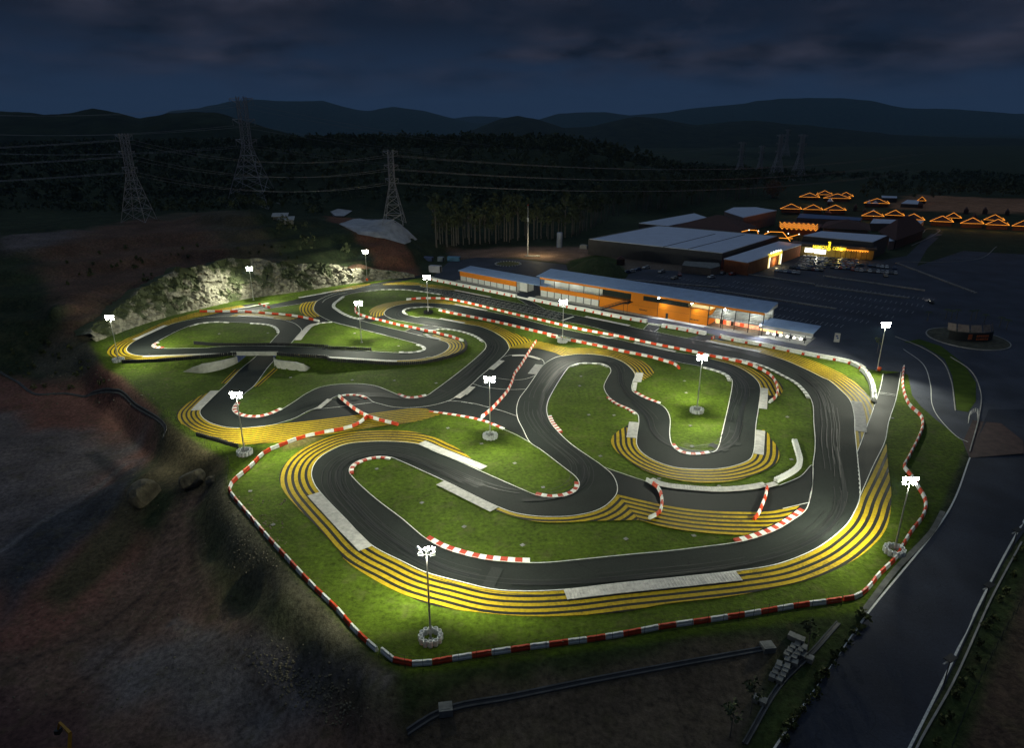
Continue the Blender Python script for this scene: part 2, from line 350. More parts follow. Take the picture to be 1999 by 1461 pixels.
RH1 = tr(('J', 0, [(1200, 440), (1500, 437), (1700, 455), (1992, 500)]), ('K', 0, [(300, 515), (600, 585), (1000, 668), (1500, 778), (1820, 848)]),
 ('C', 0, [(520, 497), (700, 545), (860, 592), (1000, 628)]), ('Q', 0, [(880, 700), (1130, 742), (1330, 800), (1500, 882), (1620, 950), (1700, 1030), (1735, 1085), (1757, 1150)]),
 ('D', 0, [(612, 900), (620, 1000), (618, 1080), (608, 1150), (603, 1300), (585, 1390)]), ('G', 0, [(882, 485), (790, 552), (700, 605), (560, 658), (450, 685), (250, 712), (0, 742)]),
 ('F', 0, [(1100, 922), (800, 952), (560, 975), (440, 978), (200, 962), (0, 920)]), ('E', 0, [(1500, 1040), (1400, 985), (1250, 860), (1080, 730), (950, 610), (915, 560), (930, 520), (980, 490), (1050, 470), (1110, 463), (1180, 470), (1250, 497), (1400, 565), (1520, 620), (1860, 785)]),
 ('F', 0, [(340, 660), (480, 682), (600, 685), (700, 680), (830, 655), (900, 625), (950, 585), (985, 540), (990, 490), (960, 420), (905, 370), (880, 350), (700, 225), (620, 150), (570, 90), (548, 40)]),
 ('C', 0, [(245, 1100), (250, 1060), (265, 1015), (380, 825), (415, 790), (480, 768), (560, 765), (650, 775), (690, 795), (703, 825), (680, 870), (655, 925), (655, 950), (690, 1010), (760, 1060), (830, 1090), (890, 1130), (902, 1180), (888, 1290)]),
 ('F', 0, [(1115, 230), (1150, 280), (1230, 330), (1350, 370), (1500, 383), (1650, 378), (1770, 350), (1830, 320), (1852, 280), (1870, 90)]),
 ('C', 0, [(1755, 1090), (1768, 945), (1750, 900), (1700, 850), (1600, 790), (1400, 735), (1280, 707), (1155, 690), (860, 625), (770, 602), (620, 575), (300, 510)]),
 ('K', 0, [(1200, 790), (850, 717), (440, 637), (250, 622), (0, 612)]), ('J', 0, [(1650, 612), (1450, 642), (1330, 680), (1262, 735), (1275, 775), (1340, 812), (1400, 832), (1700, 885), (1992, 930)]),
 ('K', 0, [(400, 955), (600, 995), (740, 1050), (830, 1115), (855, 1160), (850, 1200), (800, 1260), (570, 1461)]),
 ('B', 0, [(900, 968), (850, 1000), (760, 1017), (700, 1015), (640, 992), (560, 958), (500, 935), (400, 918), (250, 917), (100, 938)]),
 ('O', 0, [(1850, 330), (1700, 430), (1540, 530), (1460, 570), (1350, 610), (1230, 635), (1100, 637), (1000, 620), (930, 590), (892, 555), (890, 520), (930, 455), (1060, 320), (1160, 240)]),
 ('M', 0, [(1210, 1060), (1300, 960), (1530, 725)]))
LH2A = tr(('M', 0, [(1240, 740), (1320, 650), (1362, 600), (1358, 570), (1320, 530), (1250, 500), (1150, 485), (1000, 478), (850, 470), (700, 465), (550, 458), (430, 465), (250, 500), (100, 555), (0, 600)]),
 ('N', 'u', [(850, 440), (785, 480), (770, 508), (800, 530), (880, 540)]))
RH2A = tr(('M', 0, [(1530, 725), (1600, 640), (1645, 590), (1650, 560), (1620, 525), (1560, 482), (1430, 442), (1270, 420), (1000, 400), (800, 392), (600, 392), (350, 410), (250, 425), (0, 480)]),
 ('N', 0, [(980, 245), (580, 430)]), ('N', 'u', [(480, 500), (445, 560), (480, 600), (560, 627), (680, 638)]))
LH2B = tr(('N', 'u', [(880, 540), (1100, 541), (1500, 532)]), ('M', 'u', [(500, 790), (1000, 775), (1400, 780), (1992, 808)]), ('J', 'u', [(500, 1212), (1080, 1242), (1450, 1262)]))
RH2B = tr(('N', 'u', [(680, 638), (1000, 628), (1720, 608)]), ('M', 'u', [(800, 872), (1300, 870), (1480, 878), (1992, 905)]), ('J', 'u', [(540, 1312), (1430, 1362)]))
LH2C = tr(('J', 'u', [(1450, 1262), (1600, 1265), (1720, 1250), (1790, 1225), (1800, 1200), (1760, 1170), (1680, 1140)]), ('J', 0, [(1300, 1040), (900, 940), (590, 858), (430, 780), (370, 735), (350, 700), (360, 640), (400, 585), (640, 480), (900, 420), (1250, 372)]))
RH2C = tr(('J', 'u', [(1430, 1362), (1700, 1345), (1850, 1315)]), ('K', 'u', [(150, 1318), (300, 1260), (375, 1190), (350, 1130), (240, 1092), (60, 1050)]), ('J', 0, [(1520, 985), (1050, 868), (880, 818), (740, 770), (640, 710), (590, 670), (600, 620), (650, 580), (720, 530), (850, 490), (1000, 465), (1200, 440)]))
S_ = {k: smooth(v) for k, v in dict(LH1=LH1, RH1=RH1, LH2A=LH2A, RH2A=RH2A, LH2B=LH2B, RH2B=RH2B, LH2C=LH2C, RH2C=RH2C).items()}

# embankment cross profile: flat over the raised track, grass slopes to both sides
_fr = np.array(smooth(tr(('N', 'u', [(200, 640), (400, 712), (1000, 700), (1500, 655), (1870, 620)]), ('M', 'u', [(800, 890), (1300, 890), (1500, 905), (1992, 945)]),
        ('J', 'u', [(540, 1365), (1000, 1400), (1430, 1420), (1750, 1405)]), ('K', 'u', [(150, 1385), (400, 1330), (600, 1240)])), 2.0))
_bk = np.array(smooth(tr(('N', 'u', [(800, 520), (1300, 470)]), ('M', 'u', [(265, 715), (500, 742), (900, 750), (1400, 745), (1992, 770)]), ('J', 'u', [(500, 1175), (1085, 1215), (1500, 1230), (1760, 1150)])), 2.0))
_o = np.argsort(_fr[:, 0]); _fr = _fr[_o]; _o = np.argsort(_bk[:, 0]); _bk = _bk[_o]
def upf(x, y):
    e = ebank(x)
    if e <= 0.001: return 0.0
    yf = float(np.interp(x, _fr[:, 0], _fr[:, 1])) - 0.8; yb = float(np.interp(x, _bk[:, 0], _bk[:, 1])) + 0.8
    if y < yf: t = (yf - y) / (1.7 * e + 0.5)
    elif y > yb: t = (y - yb) / (2.2 * e + 0.5)
    else: return e
    return e * max(0.0, 1 - t) if t < 1 else 0.0

ground_layer = [0.03]
def nz(d=0.004): ground_layer[0] += d; return ground_layer[0]

# ------------------------------------------------------------------ asphalt sheets
def poly(*parts):
    r = []
    for p in parts: r += [tuple(q) for q in p]
    return r
link_polys = {
 'oval_link': T('M', (250, 415), (560, 345), (760, 308), (1240, 235), (1640, 155), (1992, 95), (1992, 100), (1860, 185), (1640, 225), (1240, 285), (1000, 322), (1150, 345), (1300, 352), (1600, 385), (1880, 385), (1992, 420), (1992, 465), (1880, 478), (1830, 482), (1720, 530), (1530, 725), (1500, 700), (1640, 560), (1600, 500), (1300, 410), (800, 380)),
 'loop_link': T('J', (-60, 600), (170, 555), (480, 492), (860, 432), (1080, 368), (1700, 255), (1760, 268), (1450, 330), (1250, 372), (1250, 385), (900, 430), (640, 490), (400, 592), (0, 640), (-60, 650)),
 's_link': T('J', (870, 812), (1000, 818), (1160, 800), (1250, 770), (1262, 740), (1340, 800), (1530, 850), (1992, 915), (1992, 935), (1860, 975), (1770, 1000), (1770, 1045), (1520, 990), (1050, 875)),
 'centre_link': T('L', (625, 268), (850, 265), (1050, 285), (1200, 322), (1320, 373), (1350, 385), (1150, 440), (1080, 500), (970, 650), (860, 810), (775, 925), (745, 1010), (735, 1100), (755, 1200), (815, 1320), (910, 1461), (850, 1461), (740, 1390), (570, 1310), (400, 1240), (250, 1190), (0, 1140), (-120, 1120), (-420, 1080), (-700, 1040), (-300, 1000), (-5, 860), (150, 720), (360, 530), (540, 370), (600, 290)),
 'left_link': T('E', (430, 262), (700, 232), (1040, 190), (1330, 157), (1520, 185), (1540, 100), (1330, 120), (1080, 110), (1000, 80), (900, 60), (840, 85), (690, 165), (540, 240)),
 'bottom_link': poly(T('F', (895, 360), (940, 382), (1050, 420), (1170, 458), (1260, 490), (1450, 515), (1650, 525), (1850, 510)), T('G', (600, 340), (715, 322), (850, 262), (930, 190), (940, 300), (915, 430), (882, 490), (720, 560), (600, 605), (450, 640)), T('F', (1800, 805), (1400, 770), (1130, 705), (975, 560), (980, 490), (950, 420))),
 'runoff_road': T('D', (1052, 588), (1165, 575), (1160, 640), (1130, 760), (1085, 900), (1065, 1010), (1000, 1180), (940, 1290), (905, 1365), (890, 1220), (882, 1085), (935, 960), (1000, 760)),
 'loop_road': T('J', (1080, 365), (1700, 255), (1820, 240), (1860, 262), (1600, 305), (1250, 378)),
 'pit_exit': T('K', (1270, 560), (1390, 560), (1640, 705), (1620, 715), (1400, 650)),
 'pit_entry': T('C', (970, 488), (1055, 497), (1025, 548), (1005, 555), (935, 535)),
 'pit_entry_right': T('Q', (780, 515), (935, 530), (1000, 560), (860, 600), (800, 590), (640, 548), (700, 535)),
}
roots = {}
rt = empty('race_track'); rt['kind'] = 'structure'; roots['track'] = rt
for k, p in link_polys.items(): sheet('link_asphalt', p, M_LINK, nz(), parent=rt)
sheet('track_surface', poly(S_['LH1'], S_['RH1'][::-1]), M_TRACK, nz(), parent=rt)
sheet('track_surface', poly(S_['LH2A'], S_['RH2A'][::-1]), M_TRACK, nz(), up=True, parent=rt)
sheet('track_surface', poly(S_['LH2C'], S_['RH2C'][::-1]), M_TRACK, nz(), up=True, parent=rt)
sheet('track_surface', poly(S_['LH2B'], S_['RH2B'][::-1]), M_TRACK, nz(), up=True, parent=rt)
M_GRASS = mat('track_grass', (0.050, 0.080, 0.006), 0.9, var=0.28, scale=0.35, bump=0.06, bscale=2.5, spec=0.1, detail=8)
o = sheet('grass_island', T('J', (1065, 868), (1200, 842), (1350, 828), (1560, 858), (1810, 897), (1620, 942), (1525, 983)), M_GRASS, nz(0.02)); 

# ------------------------------------------------------------------ striped aprons
def zone(edge, outer, period, yw=0.58, n=9, up=False, lbl=None, raw=False):
    e = edge if raw else smooth(edge, 1.0); o_ = outer if raw else smooth(outer, 1.5)
    zp = poly(e, o_[::-1])
    sd = 1 if sum(zp[i - 1][0] * zp[i][1] - zp[i][0] * zp[i - 1][1] for i in range(len(zp))) > 0 else -1
    root = empty('runoff_apron'); root['kind'] = 'structure'
    z0 = nz()
    sheet('apron_surface', zp, M_APRON, z0, up=up, parent=root)
    ee = np.array(extend(e, 6.0)); nn = normals(ee)
    zs = z0 + 0.012
    for k in range(n):
        a = period * k + 0.12; b = a + period * yw
        pa = ee + nn * sd * a; pb = ee + nn * sd * b
        v, f = cdt_band(zp, pa, pb)
        if not f: continue
        uz = (lambda x, y: upf(x, y)) if up else (lambda x, y: 0.0)
        link('yellow_stripe', mesh('yellow_stripe', [(p.x, p.y, zs + uz(p.x, p.y)) for p in v], f, M_YEL), root)
    return root
zone(tr(('G', 0, [(1390, 60), (1310, 235), (1228, 400), (1195, 490), (1150, 565), (1060, 650), (960, 720), (820, 785), (680, 830), (440, 868)]), ('F', 0, [(1300, 1078), (1000, 1108), (650, 1148), (400, 1158), (200, 1145)]),
  ('E', 0, [(1620, 1260), (1400, 1200), (1250, 1130), (1060, 1030), (900, 870), (730, 690), (695, 640), (677, 580), (690, 520), (730, 470), (800, 425), (900, 385), (1050, 370), (1200, 370), (1350, 385), (1450, 430), (1600, 492), (1720, 545)])),
  tr(('G', 0, [(1398, 60), (1408, 200), (1425, 330), (1428, 420), (1412, 550), (1370, 640), (1270, 740), (1150, 820), (960, 905), (700, 970), (400, 1028), (0, 1075)]), ('F', 0, [(1000, 1290), (600, 1315), (400, 1315), (200, 1300)]),
  ('H', 0, [(1500, 450), (1300, 378), (1100, 278), (900, 140)]), ('E', 0, [(850, 1062), (700, 900), (600, 800), (505, 690), (472, 610), (488, 540), (540, 475), (640, 400), (800, 332), (950, 302), (1150, 296), (1300, 303), (1450, 338), (1600, 410), (1740, 520)])), 1.36, 0.56, 7)
zone(tr(('E', 0, [(1400, 160), (1330, 157), (1040, 190), (700, 232), (430, 262)]), ('O', 0, [(1200, 767), (1000, 779), (850, 777), (720, 750), (600, 710), (510, 650), (470, 590), (475, 545), (510, 505), (640, 370), (720, 295)])),
  tr(('E', 0, [(1510, 190), (1400, 225), (1300, 248), (1100, 275), (950, 297), (700, 338), (480, 370), (250, 388)]), ('O', 0, [(940, 985), (780, 930), (600, 885), (400, 820), (290, 750), (200, 705), (165, 640), (165, 590), (230, 510), (330, 440), (490, 350), (640, 300)])), 1.12, 0.58, 12)
zone(tr(('M', 0, [(760, 308), (560, 345), (350, 387), (150, 432), (0, 478)]), ('N', 0, [(980, 245), (580, 430)]), ('N', 'u', [(480, 500), (445, 560), (480, 600), (560, 627), (680, 638), (1000, 628), (1720, 608)])),
  tr(('M', 0, [(1110, 213), (800, 253), (550, 293), (330, 328), (150, 373), (0, 415)]), ('N', 0, [(900, 205), (600, 350), (330, 460)]), ('N', 'u', [(230, 510), (190, 560), (200, 610), (270, 655), (400, 692), (560, 702), (800, 696), (1050, 672), (1400, 637), (1700, 613)])), 1.2, 0.58, 8, up=True)
zone(T('M', (720, 390), (800, 392), (1000, 400), (1270, 420), (1430, 442)), T('M', (725, 382), (850, 348), (1100, 348), (1350, 362), (1500, 390), (1600, 415), (1480, 440)), 1.3, 0.5, 6)
zone(T('J', (430, 785), (370, 735), (350, 700), (360, 640), (400, 585)), T('J', (345, 803), (270, 788), (200, 757), (162, 690), (175, 640), (222, 605)), 1.25, 0.58, 6, raw=False)
zone(T('J', (480, 492), (860, 432), (1000, 395), (1080, 375)), T('J', (480, 488), (700, 424), (900, 383), (1080, 362)), 1.1, 0.55, 6)
zone(tr(('J', 0, [(1250, 378), (1500, 378), (1750, 390)]), ('K', 0, [(0, 400), (250, 433), (440, 455), (900, 545)])), tr(('J', 0, [(1250, 366), (1450, 342), (1700, 348)]), ('K', 0, [(0, 362), (265, 385), (600, 465), (905, 535)])), 1.2, 0.5, 6)
zone(tr(('K', 0, [(850, 716), (440, 637), (250, 622), (0, 612)]), ('J', 0, [(1650, 612), (1450, 642), (1330, 680), (1262, 735), (1255, 770)])), tr(('K', 0, [(850, 708), (650, 645), (400, 598), (200, 570), (0, 572)]), ('J', 0, [(1500, 583), (1350, 605), (1200, 640), (1095, 692), (1065, 740), (1085, 772), (1160, 798)])), 1.15, 0.55, 6)
zone(T('K', (330, 841), (560, 882), (750, 915), (900, 965), (1020, 1030), (1100, 1090), (1145, 1160), (1155, 1205)), T('K', (330, 826), (600, 838), (830, 866), (1000, 908), (1200, 998), (1300, 1038), (1440, 1112), (1250, 1160)), 1.13, 0.55, 8)
zone(T('L', (620, 270), (850, 268), (1050, 285), (1200, 323), (1319, 373)), T('L', (620, 262), (780, 215), (910, 182), (1000, 180), (1150, 213), (1385, 266)), 1.05, 0.5, 8)
zone(tr(('L', 0, [(1321, 373), (1500, 350), (1650, 348)]), ('C', 0, [(600, 708), (700, 725), (780, 755), (840, 800), (875, 850), (925, 885)])), tr(('L', 0, [(1388, 266), (1600, 268)]), ('C', 0, [(600, 662), (750, 688), (870, 728), (960, 773), (1012, 820), (1000, 850), (935, 890)])), 1.12, 0.5, 8)
zone(T('F', (1110, 188), (1115, 230), (1150, 280), (1230, 330), (1350, 370), (1500, 383), (1650, 378), (1770, 350), (1830, 320), (1855, 275), (1862, 200), (1866, 135)), tr(('F', 0, [(1058, 102), (1000, 138), (960, 172), (948, 205), (990, 275), (1060, 327), (1150, 385), (1300, 437), (1450, 463), (1600, 468), (1750, 452), (1870, 415)]), ('G', 0, [(648, 220), (700, 180), (720, 130), (698, 65), (655, 15)]), ('D', 0, [(330, 975), (300, 945)])), 1.27, 0.55, 6)
zone(T('Q', (1290, 988), (1260, 930), (1200, 875), (1100, 815), (1000, 775), (850, 737)), T('Q', (1345, 1105), (1440, 1080), (1490, 1020), (1478, 960), (1400, 895), (1250, 838), (1130, 788), (1000, 740), (850, 722)), 1.25, 0.55, 6)
zone(T('F', (245, 627), (340, 662), (480, 684), (600, 687), (700, 682), (830, 657), (900, 627), (950, 587), (990, 542)), T('F', (210, 640), (330, 682), (450, 712), (600, 722), (800, 713), (1000, 708), (1128, 705)), 1.42, 0.55, 8)
zone(tr(('F', 0, [(991, 542), (1130, 575), (1300, 612), (1450, 635), (1650, 650), (1948, 650)]), ('G', 0, [(740, 472), (845, 450)])), tr(('F', 0, [(1130, 705), (1250, 742), (1400, 770), (1600, 792), (1800, 800)]), ('G', 0, [(600, 603), (720, 550), (800, 495), (845, 455)])), 1.42, 0.55, 8)
zone(tr(('Q', 0, [(820, 587), (1280, 683), (1500, 747), (1700, 832), (1850, 907)]), ('D', 0, [(700, 627), (780, 692), (838, 757), (866, 850), (870, 950), (884, 1085)])), tr(('Q', 0, [(860, 562), (1100, 595), (1280, 630)]), ('D', 0, [(400, 438), (560, 488), (700, 545), (830, 610), (920, 685), (985, 765), (990, 790), (940, 930), (890, 1085)])), 1.22, 0.55, 7)
zone(tr(('K', 'u', [(240, 1092), (350, 1130), (375, 1190), (300, 1260), (150, 1318)]), ('J', 'u', [(1700, 1345), (1430, 1364), (1000, 1340), (540, 1312), (0, 1278)])), tr(('K', 'u', [(110, 1008), (250, 1043), (400, 1078), (530, 1120), (592, 1168), (590, 1215), (500, 1282), (300, 1352), (100, 1388)]), ('J', 'u', [(1430, 1390), (1000, 1365), (540, 1328), (0, 1288)])), 1.12, 0.56, 6, up=True)
for e_, o_ in ((T('M', (677, 1262), (860, 1078)), T('M', (610, 1262), (790, 1078))), (T('M', (1025, 1305), (1290, 1062)), T('M', (1090, 1305), (1345, 1080)))):
    zone(e_, o_, 1.15, 0.5, 3)

# ------------------------------------------------------------------ white edge lines
ZL = nz() + 0.03
lines = empty('white_lines'); lines['kind'] = 'structure'
def wline(c, wd=0.17, up=False, z=None): return strip('edge_line', c, -wd / 2, wd / 2, M_WHITEP, z or ZL, up, lines)
wline(S_['LH1']); wline(S_['RH1'])
for k in ('LH2A', 'RH2A', 'LH2B', 'RH2B', 'LH2C', 'RH2C'): wline(S_[k], up=True)
for k, pts in (('L', [(0, 975), (150, 990), (370, 1045), (550, 1095), (718, 1155)]), ('L', [(150, 735), (280, 775), (480, 802), (660, 812), (840, 805)]), ('L', [(480, 665), (650, 685), (800, 680), (900, 655), (975, 620)]),
               ('L', [(540, 387), (660, 362), (840, 362), (1030, 410), (1075, 450), (1075, 480)]), ('B', [(1000, 1040), (1100, 1043), (1180, 1060)]), ('E', [(690, 165), (800, 155), (1070, 120)]),
               ('F', [(905, 370), (1050, 420), (1170, 460)]), ('G', [(740, 472), (910, 432)]), ('G', [(715, 325), (850, 268), (925, 195), (930, 300), (905, 430)]), ('D', [(1052, 588), (1030, 690), (935, 960), (888, 1085)]),
               ('D', [(1165, 575), (1130, 760), (1085, 900), (1065, 1010), (985, 1180), (905, 1365)]), ('D', [(1020, 705), (1130, 722)]), ('D', [(1018, 712), (1128, 730)]), ('K', [(1265, 560), (1400, 640)]), ('K', [(1400, 570), (1620, 695)]),
               ('C', [(968, 490), (935, 525)]), ('C', [(1050, 515), (1010, 545)]), ('J', [(1525, 985), (1620, 940)]), ('J', [(460, 610), (500, 570), (640, 510), (780, 480)]), ('J', [(900, 935 - 0), (590, 858)]),
               ('F', [(440, 215), (350, 165), (270, 130)]), ('M', [(1000, 322), (1240, 285), (1640, 225), (1860, 185)])):
    wline(smooth(T(k, *pts)), 0.14)
# starting grid
grid = empty('starting_grid'); grid['kind'] = 'structure'
ga = T('K', (150, 447), (1700, 793)); gb = T('K', (330, 475), (1700, 745))
def grid_row(p0, p1, n, wd):
    p0 = np.array(p0); p1 = np.array(p1); d = (p1 - p0) / np.linalg.norm(p1 - p0); nn = np.array([-d[1], d[0]])
    strip('grid_line', np.array([p0, p1]) , -0.07, 0.07, M_WHITEP, ZL + 0.004, False, grid)
    for i in range(n):
        c = p0 + (p1 - p0) * i / n
        strip('grid_mark', np.array([c, c + nn * wd]), -0.07, 0.07, M_WHITEP, ZL + 0.006, False, grid)
        strip('grid_mark', np.array([c + nn * wd, c + nn * wd + d * 1.2]), -0.07, 0.07, M_WHITEP, ZL + 0.008, False, grid)
grid_row(T('K', (60, 452))[0], T('K', (1790, 828))[0], 26, 1.3); grid_row(T('K', (60, 432))[0], T('K', (1820, 800))[0], 26, 1.3)
grid_row(T('K', (120, 420))[0], T('K', (1850, 775))[0], 26, 1.3)
strip('finish_line', np.array(T('K', (1840, 843), (1992, 792))), -0.35, 0.35, M_WHITEP, ZL + 0.008, False, grid)

# ------------------------------------------------------------------ kerbs
def rumble(k, md, pts, wd, toward, lbl=None):
    """grey serrated concrete kerb: slab with cross ridges; toward = +1 left of the trace, -1 right"""
    c = np.array(smooth(tr((k, md, pts)), 0.8)); up = (md == 'u')
    root = empty('serrated_kerb'); root['kind'] = 'structure'
    a, b = (0.05, wd) if toward > 0 else (-wd, -0.05)
    strip('kerb_slab', c, a, b, M_RUMBLE, ZL + 0.05, up, root, 0.08)
    r = resample(c, 0.55); n = normals(r); m = MB(); d = 0.13
    t = np.gradient(r, axis=0); t /= np.linalg.norm(t, axis=1)[:, None]
    for i in range(1, len(r) - 1):
        p = r[i] + n[i] * a; q = r[i] + n[i] * b; z = ZL + 0.05 + (upf(*p) if up else 0)
        V = [(*(p - t[i] * d), z), (*(q - t[i] * d), z), (*(q + t[i] * d), z), (*(p + t[i] * d), z), (*p, z + 0.06), (*q, z + 0.06)]
        m.add(V, [(0, 4, 5, 1), (4, 3, 2, 5), (0, 3, 4), (1, 5, 2)])
    g_ = m.ob('kerb_ridges', M_RUMBLE, root); g_['kind'] = 'stuff'
for a in [('M', 0, [(1630, 152), (1992, 88)], 1.5, 1), ('J', 0, [(480, 490), (860, 430)], 1.5, 1), ('K', 0, [(440, 452), (900, 542)], 1.3, 1), ('K', 0, [(440, 637), (850, 717)], 1.3, 1), ('C', 0, [(515, 438), (828, 503)], 1.4, 1),
          ('C', 0, [(620, 577), (700, 592), (775, 578)], 1.2, 1), ('C', 0, [(862, 624), (1155, 690)], 1.4, 1), ('Q', 0, [(800, 582), (1280, 682)], 1.9, 1), ('K', 0, [(245, 825), (560, 882)], 1.4, 1),
          ('C', 0, [(880, 835), (862, 900)], 2.3, 1), ('C', 0, [(862, 905), (850, 965)], 1.2, 1), ('C', 0, [(902, 1195), (886, 1305)], 2.4, -1), ('C', 0, [(1768, 945), (1755, 1090)], 2.1, 1), ('C', 0, [(1738, 1247), (1722, 1415)], 2.1, 1),
          ('D', 0, [(848, 762), (868, 850), (873, 950)], 2.6, 1), ('F', 0, [(1180, 458), (1260, 492), (1450, 517), (1650, 527), (1850, 512), (1948, 494)], 1.9, 1), ('G', 0, [(648, 340), (715, 322)], 1.5, 1), ('F', 0, [(650, 1149), (1000, 1109), (1300, 1079), (1740, 1033)], 2.5, -1),
          ('E', 0, [(730, 692), (900, 870), (1062, 1032)], 2.6, -1), ('E', 0, [(1350, 387), (1450, 430), (1600, 492), (1745, 552)], 2.3, 1), ('E', 0, [(1520, 620), (1860, 787)], 2.3, -1), ('O', 0, [(475, 547), (510, 505), (720, 296)], 2.4, 1),
          ('N', 0, [(580, 431), (980, 245)], 1.7, 1), ('N', 'u', [(680, 638), (1000, 628), (1720, 608)], 1.3, -1), ('M', 0, [(760, 309), (1000, 268), (1240, 222)], 1.4, 1), ('M', 0, [(810, 392), (1000, 400), (1270, 420)], 1.4, 1),
          ('M', 0, [(1560, 700), (1640, 600), (1720, 520), (1780, 492), (1830, 483)], 2.2, -1), ('J', 'u', [(540, 1313), (1000, 1340), (1430, 1364)], 1.3, -1), ('K', 'u', [(40, 1022), (130, 1070), (240, 1094)], 1.4, 1),
          ('L', 0, [(490, 430), (350, 545)], 1.9, 1), ('L', 0, [(110, 770), (0, 868)], 1.8, 1), ('B', 0, [(1150, 940), (1050, 1012)], 1.8, 1), ('L', 0, [(1068, 495), (975, 615)], 2.6, -1), ('L', 0, [(660, 362), (840, 362), (1040, 412)], 1.2, -1), ('E', 0, [(705, 158), (775, 100)], 1.4, -1)]:
    rumble(*a)
_kblk = {}
def rwkerb(k, md, pts, wd, toward, bl=1.25, first=0, lbl=None, cols=None):
    c = resample(smooth(tr((k, md, pts)), 0.6), bl); up = (md == 'u')
    root = empty('painted_kerb'); root['kind'] = 'structure'
    ms = cols or (M_KRED, M_KWHITE); n = normals(c)
    a, b = (0.05, wd) if toward > 0 else (-wd, -0.05); zf = ZL + 0.06
    for i in range(len(c) - 1):
        p = c[i] + n[i] * a; q = c[i] + n[i] * b; r = c[i + 1] + n[i + 1] * b; s = c[i + 1] + n[i + 1] * a
        u = upf(*p) if up else 0; z = zf + u; hi = 0.05; inn = toward > 0
        zi, zo = (z - 0.03, z + hi) if inn else (z + hi, z - 0.03)
        V = [(*p, u), (*q, u), (*r, u), (*s, u), (*p, zi), (*q, zo), (*r, zo), (*s, zi)]
        me = mesh('kerb_block', V, [(4, 5, 6, 7) if True else 0, (0, 1, 5, 4), (1, 2, 6, 5), (2, 3, 7, 6), (3, 0, 4, 7)], ms[(i + first) % 2])
        link('kerb_block', me, root)
GW = (mat('kerb_grey', (0.30, 0.30, 0.27), 0.7), M_KWHITE)
for a in [('E', 0, [(1400, 985), (1500, 1040), (1620, 1080), (1750, 1112), (1948, 1132), (2060, 1136)], 1.0, 1, 1.25), ('E', 0, [(917, 575), (915, 555), (930, 520), (980, 490), (1050, 470), (1110, 463), (1180, 470)], 0.9, -1, 1.2),
          ('G', 0, [(882, 485), (790, 552), (700, 605), (560, 658), (450, 685)], 1.1, -1, 1.15, 0), ('F', 0, [(470, 545), (560, 562), (650, 555), (710, 535), (745, 500), (746, 465)], 0.9, 1, 1.2), ('F', 0, [(549, 45), (570, 90), (620, 150)], 1.0, 1, 0.75, 1),
          ('C', 0, [(865, 975), (950, 1020), (1045, 1056)], 0.8, 1, 0.95), ('C', 0, [(690, 1010), (760, 1060), (830, 1090), (888, 1130)], 0.8, -1, 0.95), ('C', 0, [(1135, 1345), (1160, 1380), (1210, 1410), (1280, 1422), (1350, 1420), (1410, 1410)], 0.8, 1, 1.15),
          ('O', 0, [(940, 450), (895, 510), (892, 555), (930, 590), (1000, 620), (1100, 637), (1230, 635), (1350, 610), (1460, 570), (1540, 530)], 1.0, 1, 1.1), ('B', 0, [(640, 992), (700, 1015), (760, 1017), (850, 1000)], 0.8, 1, 1.25),
          ('L', 0, [(-400, 1085), (-120, 1120), (0, 1140), (250, 1190), (400, 1240), (570, 1312)], 0.8, -1, 1.3), ('B', 0, [(220, 1000), (270, 992), (330, 990), (400, 1000), (430, 1015)], 0.8, -1, 1.1),
          ('C', 0, [(1562, 895), (1540, 855), (1480, 825), (1370, 795)], 1.0, 1, 1.2, 0, None, GW), ('C', 0, [(415, 790), (480, 768), (560, 765), (650, 775), (688, 795)], 0.8, -1, 1.6, 0, None, GW),
          ('Q', 0, [(880, 700), (1130, 742), (1330, 800), (1500, 882), (1620, 950), (1700, 1030), (1735, 1085)], 0.9, -1, 1.2, 0, None, GW), ('J', 0, [(1000, 820), (880, 818), (740, 770), (640, 710), (590, 670), (600, 620), (650, 580), (720, 530)], 1.2, -1, 1.2, 0, None, GW),
          ('J', 0, [(1000, 465), (1200, 440), (1500, 437), (1700, 455), (1992, 500)], 0.8, -1, 1.6, 0, None, GW), ('J', 0, [(1900, 666), (1820, 660), (1620, 672), (1530, 692), (1495, 735), (1540, 765)], 0.9, 1, 1.5, 0, None, GW),
          ('J', 'u', [(1450, 1262), (1600, 1265), (1720, 1250), (1790, 1225), (1800, 1200), (1760, 1170), (1700, 1150)], 0.9, 1, 1.5, 1, None, GW), ('K', 0, [(170, 965), (250, 948), (400, 955), (600, 995), (740, 1050), (830, 1115)], 0.9, -1, 1.2, 0, None, GW),
          ('N', 'u', [(900, 540), (800, 530), (770, 508), (785, 480), (830, 455)], 1.1, -1, 1.1), ('N', 0, [(1250, 252), (1400, 210), (1600, 192), (1780, 198)], 0.8, -1, 2.0, 0, None, GW), ('M', 0, [(1000, 478), (1150, 485), (1250, 500), (1320, 530), (1358, 570), (1362, 600)], 0.9, -1, 1.2, 1, None, GW),
          ('J', 0, [(370, 885), (450, 868), (590, 858)], 0.7, -1, 1.2, 1, None, GW)]:
    rwkerb(*a)
# dotted line across the run-off road
dl = resample(T('D', (888, 1100), (905, 1365)), 1.0)
for i in range(0, len(dl) - 1, 2): strip('dotted_mark', np.array([dl[i], dl[i + 1]]), -0.1, 0.1, M_WHITEP, ZL + 0.01, False, lines)

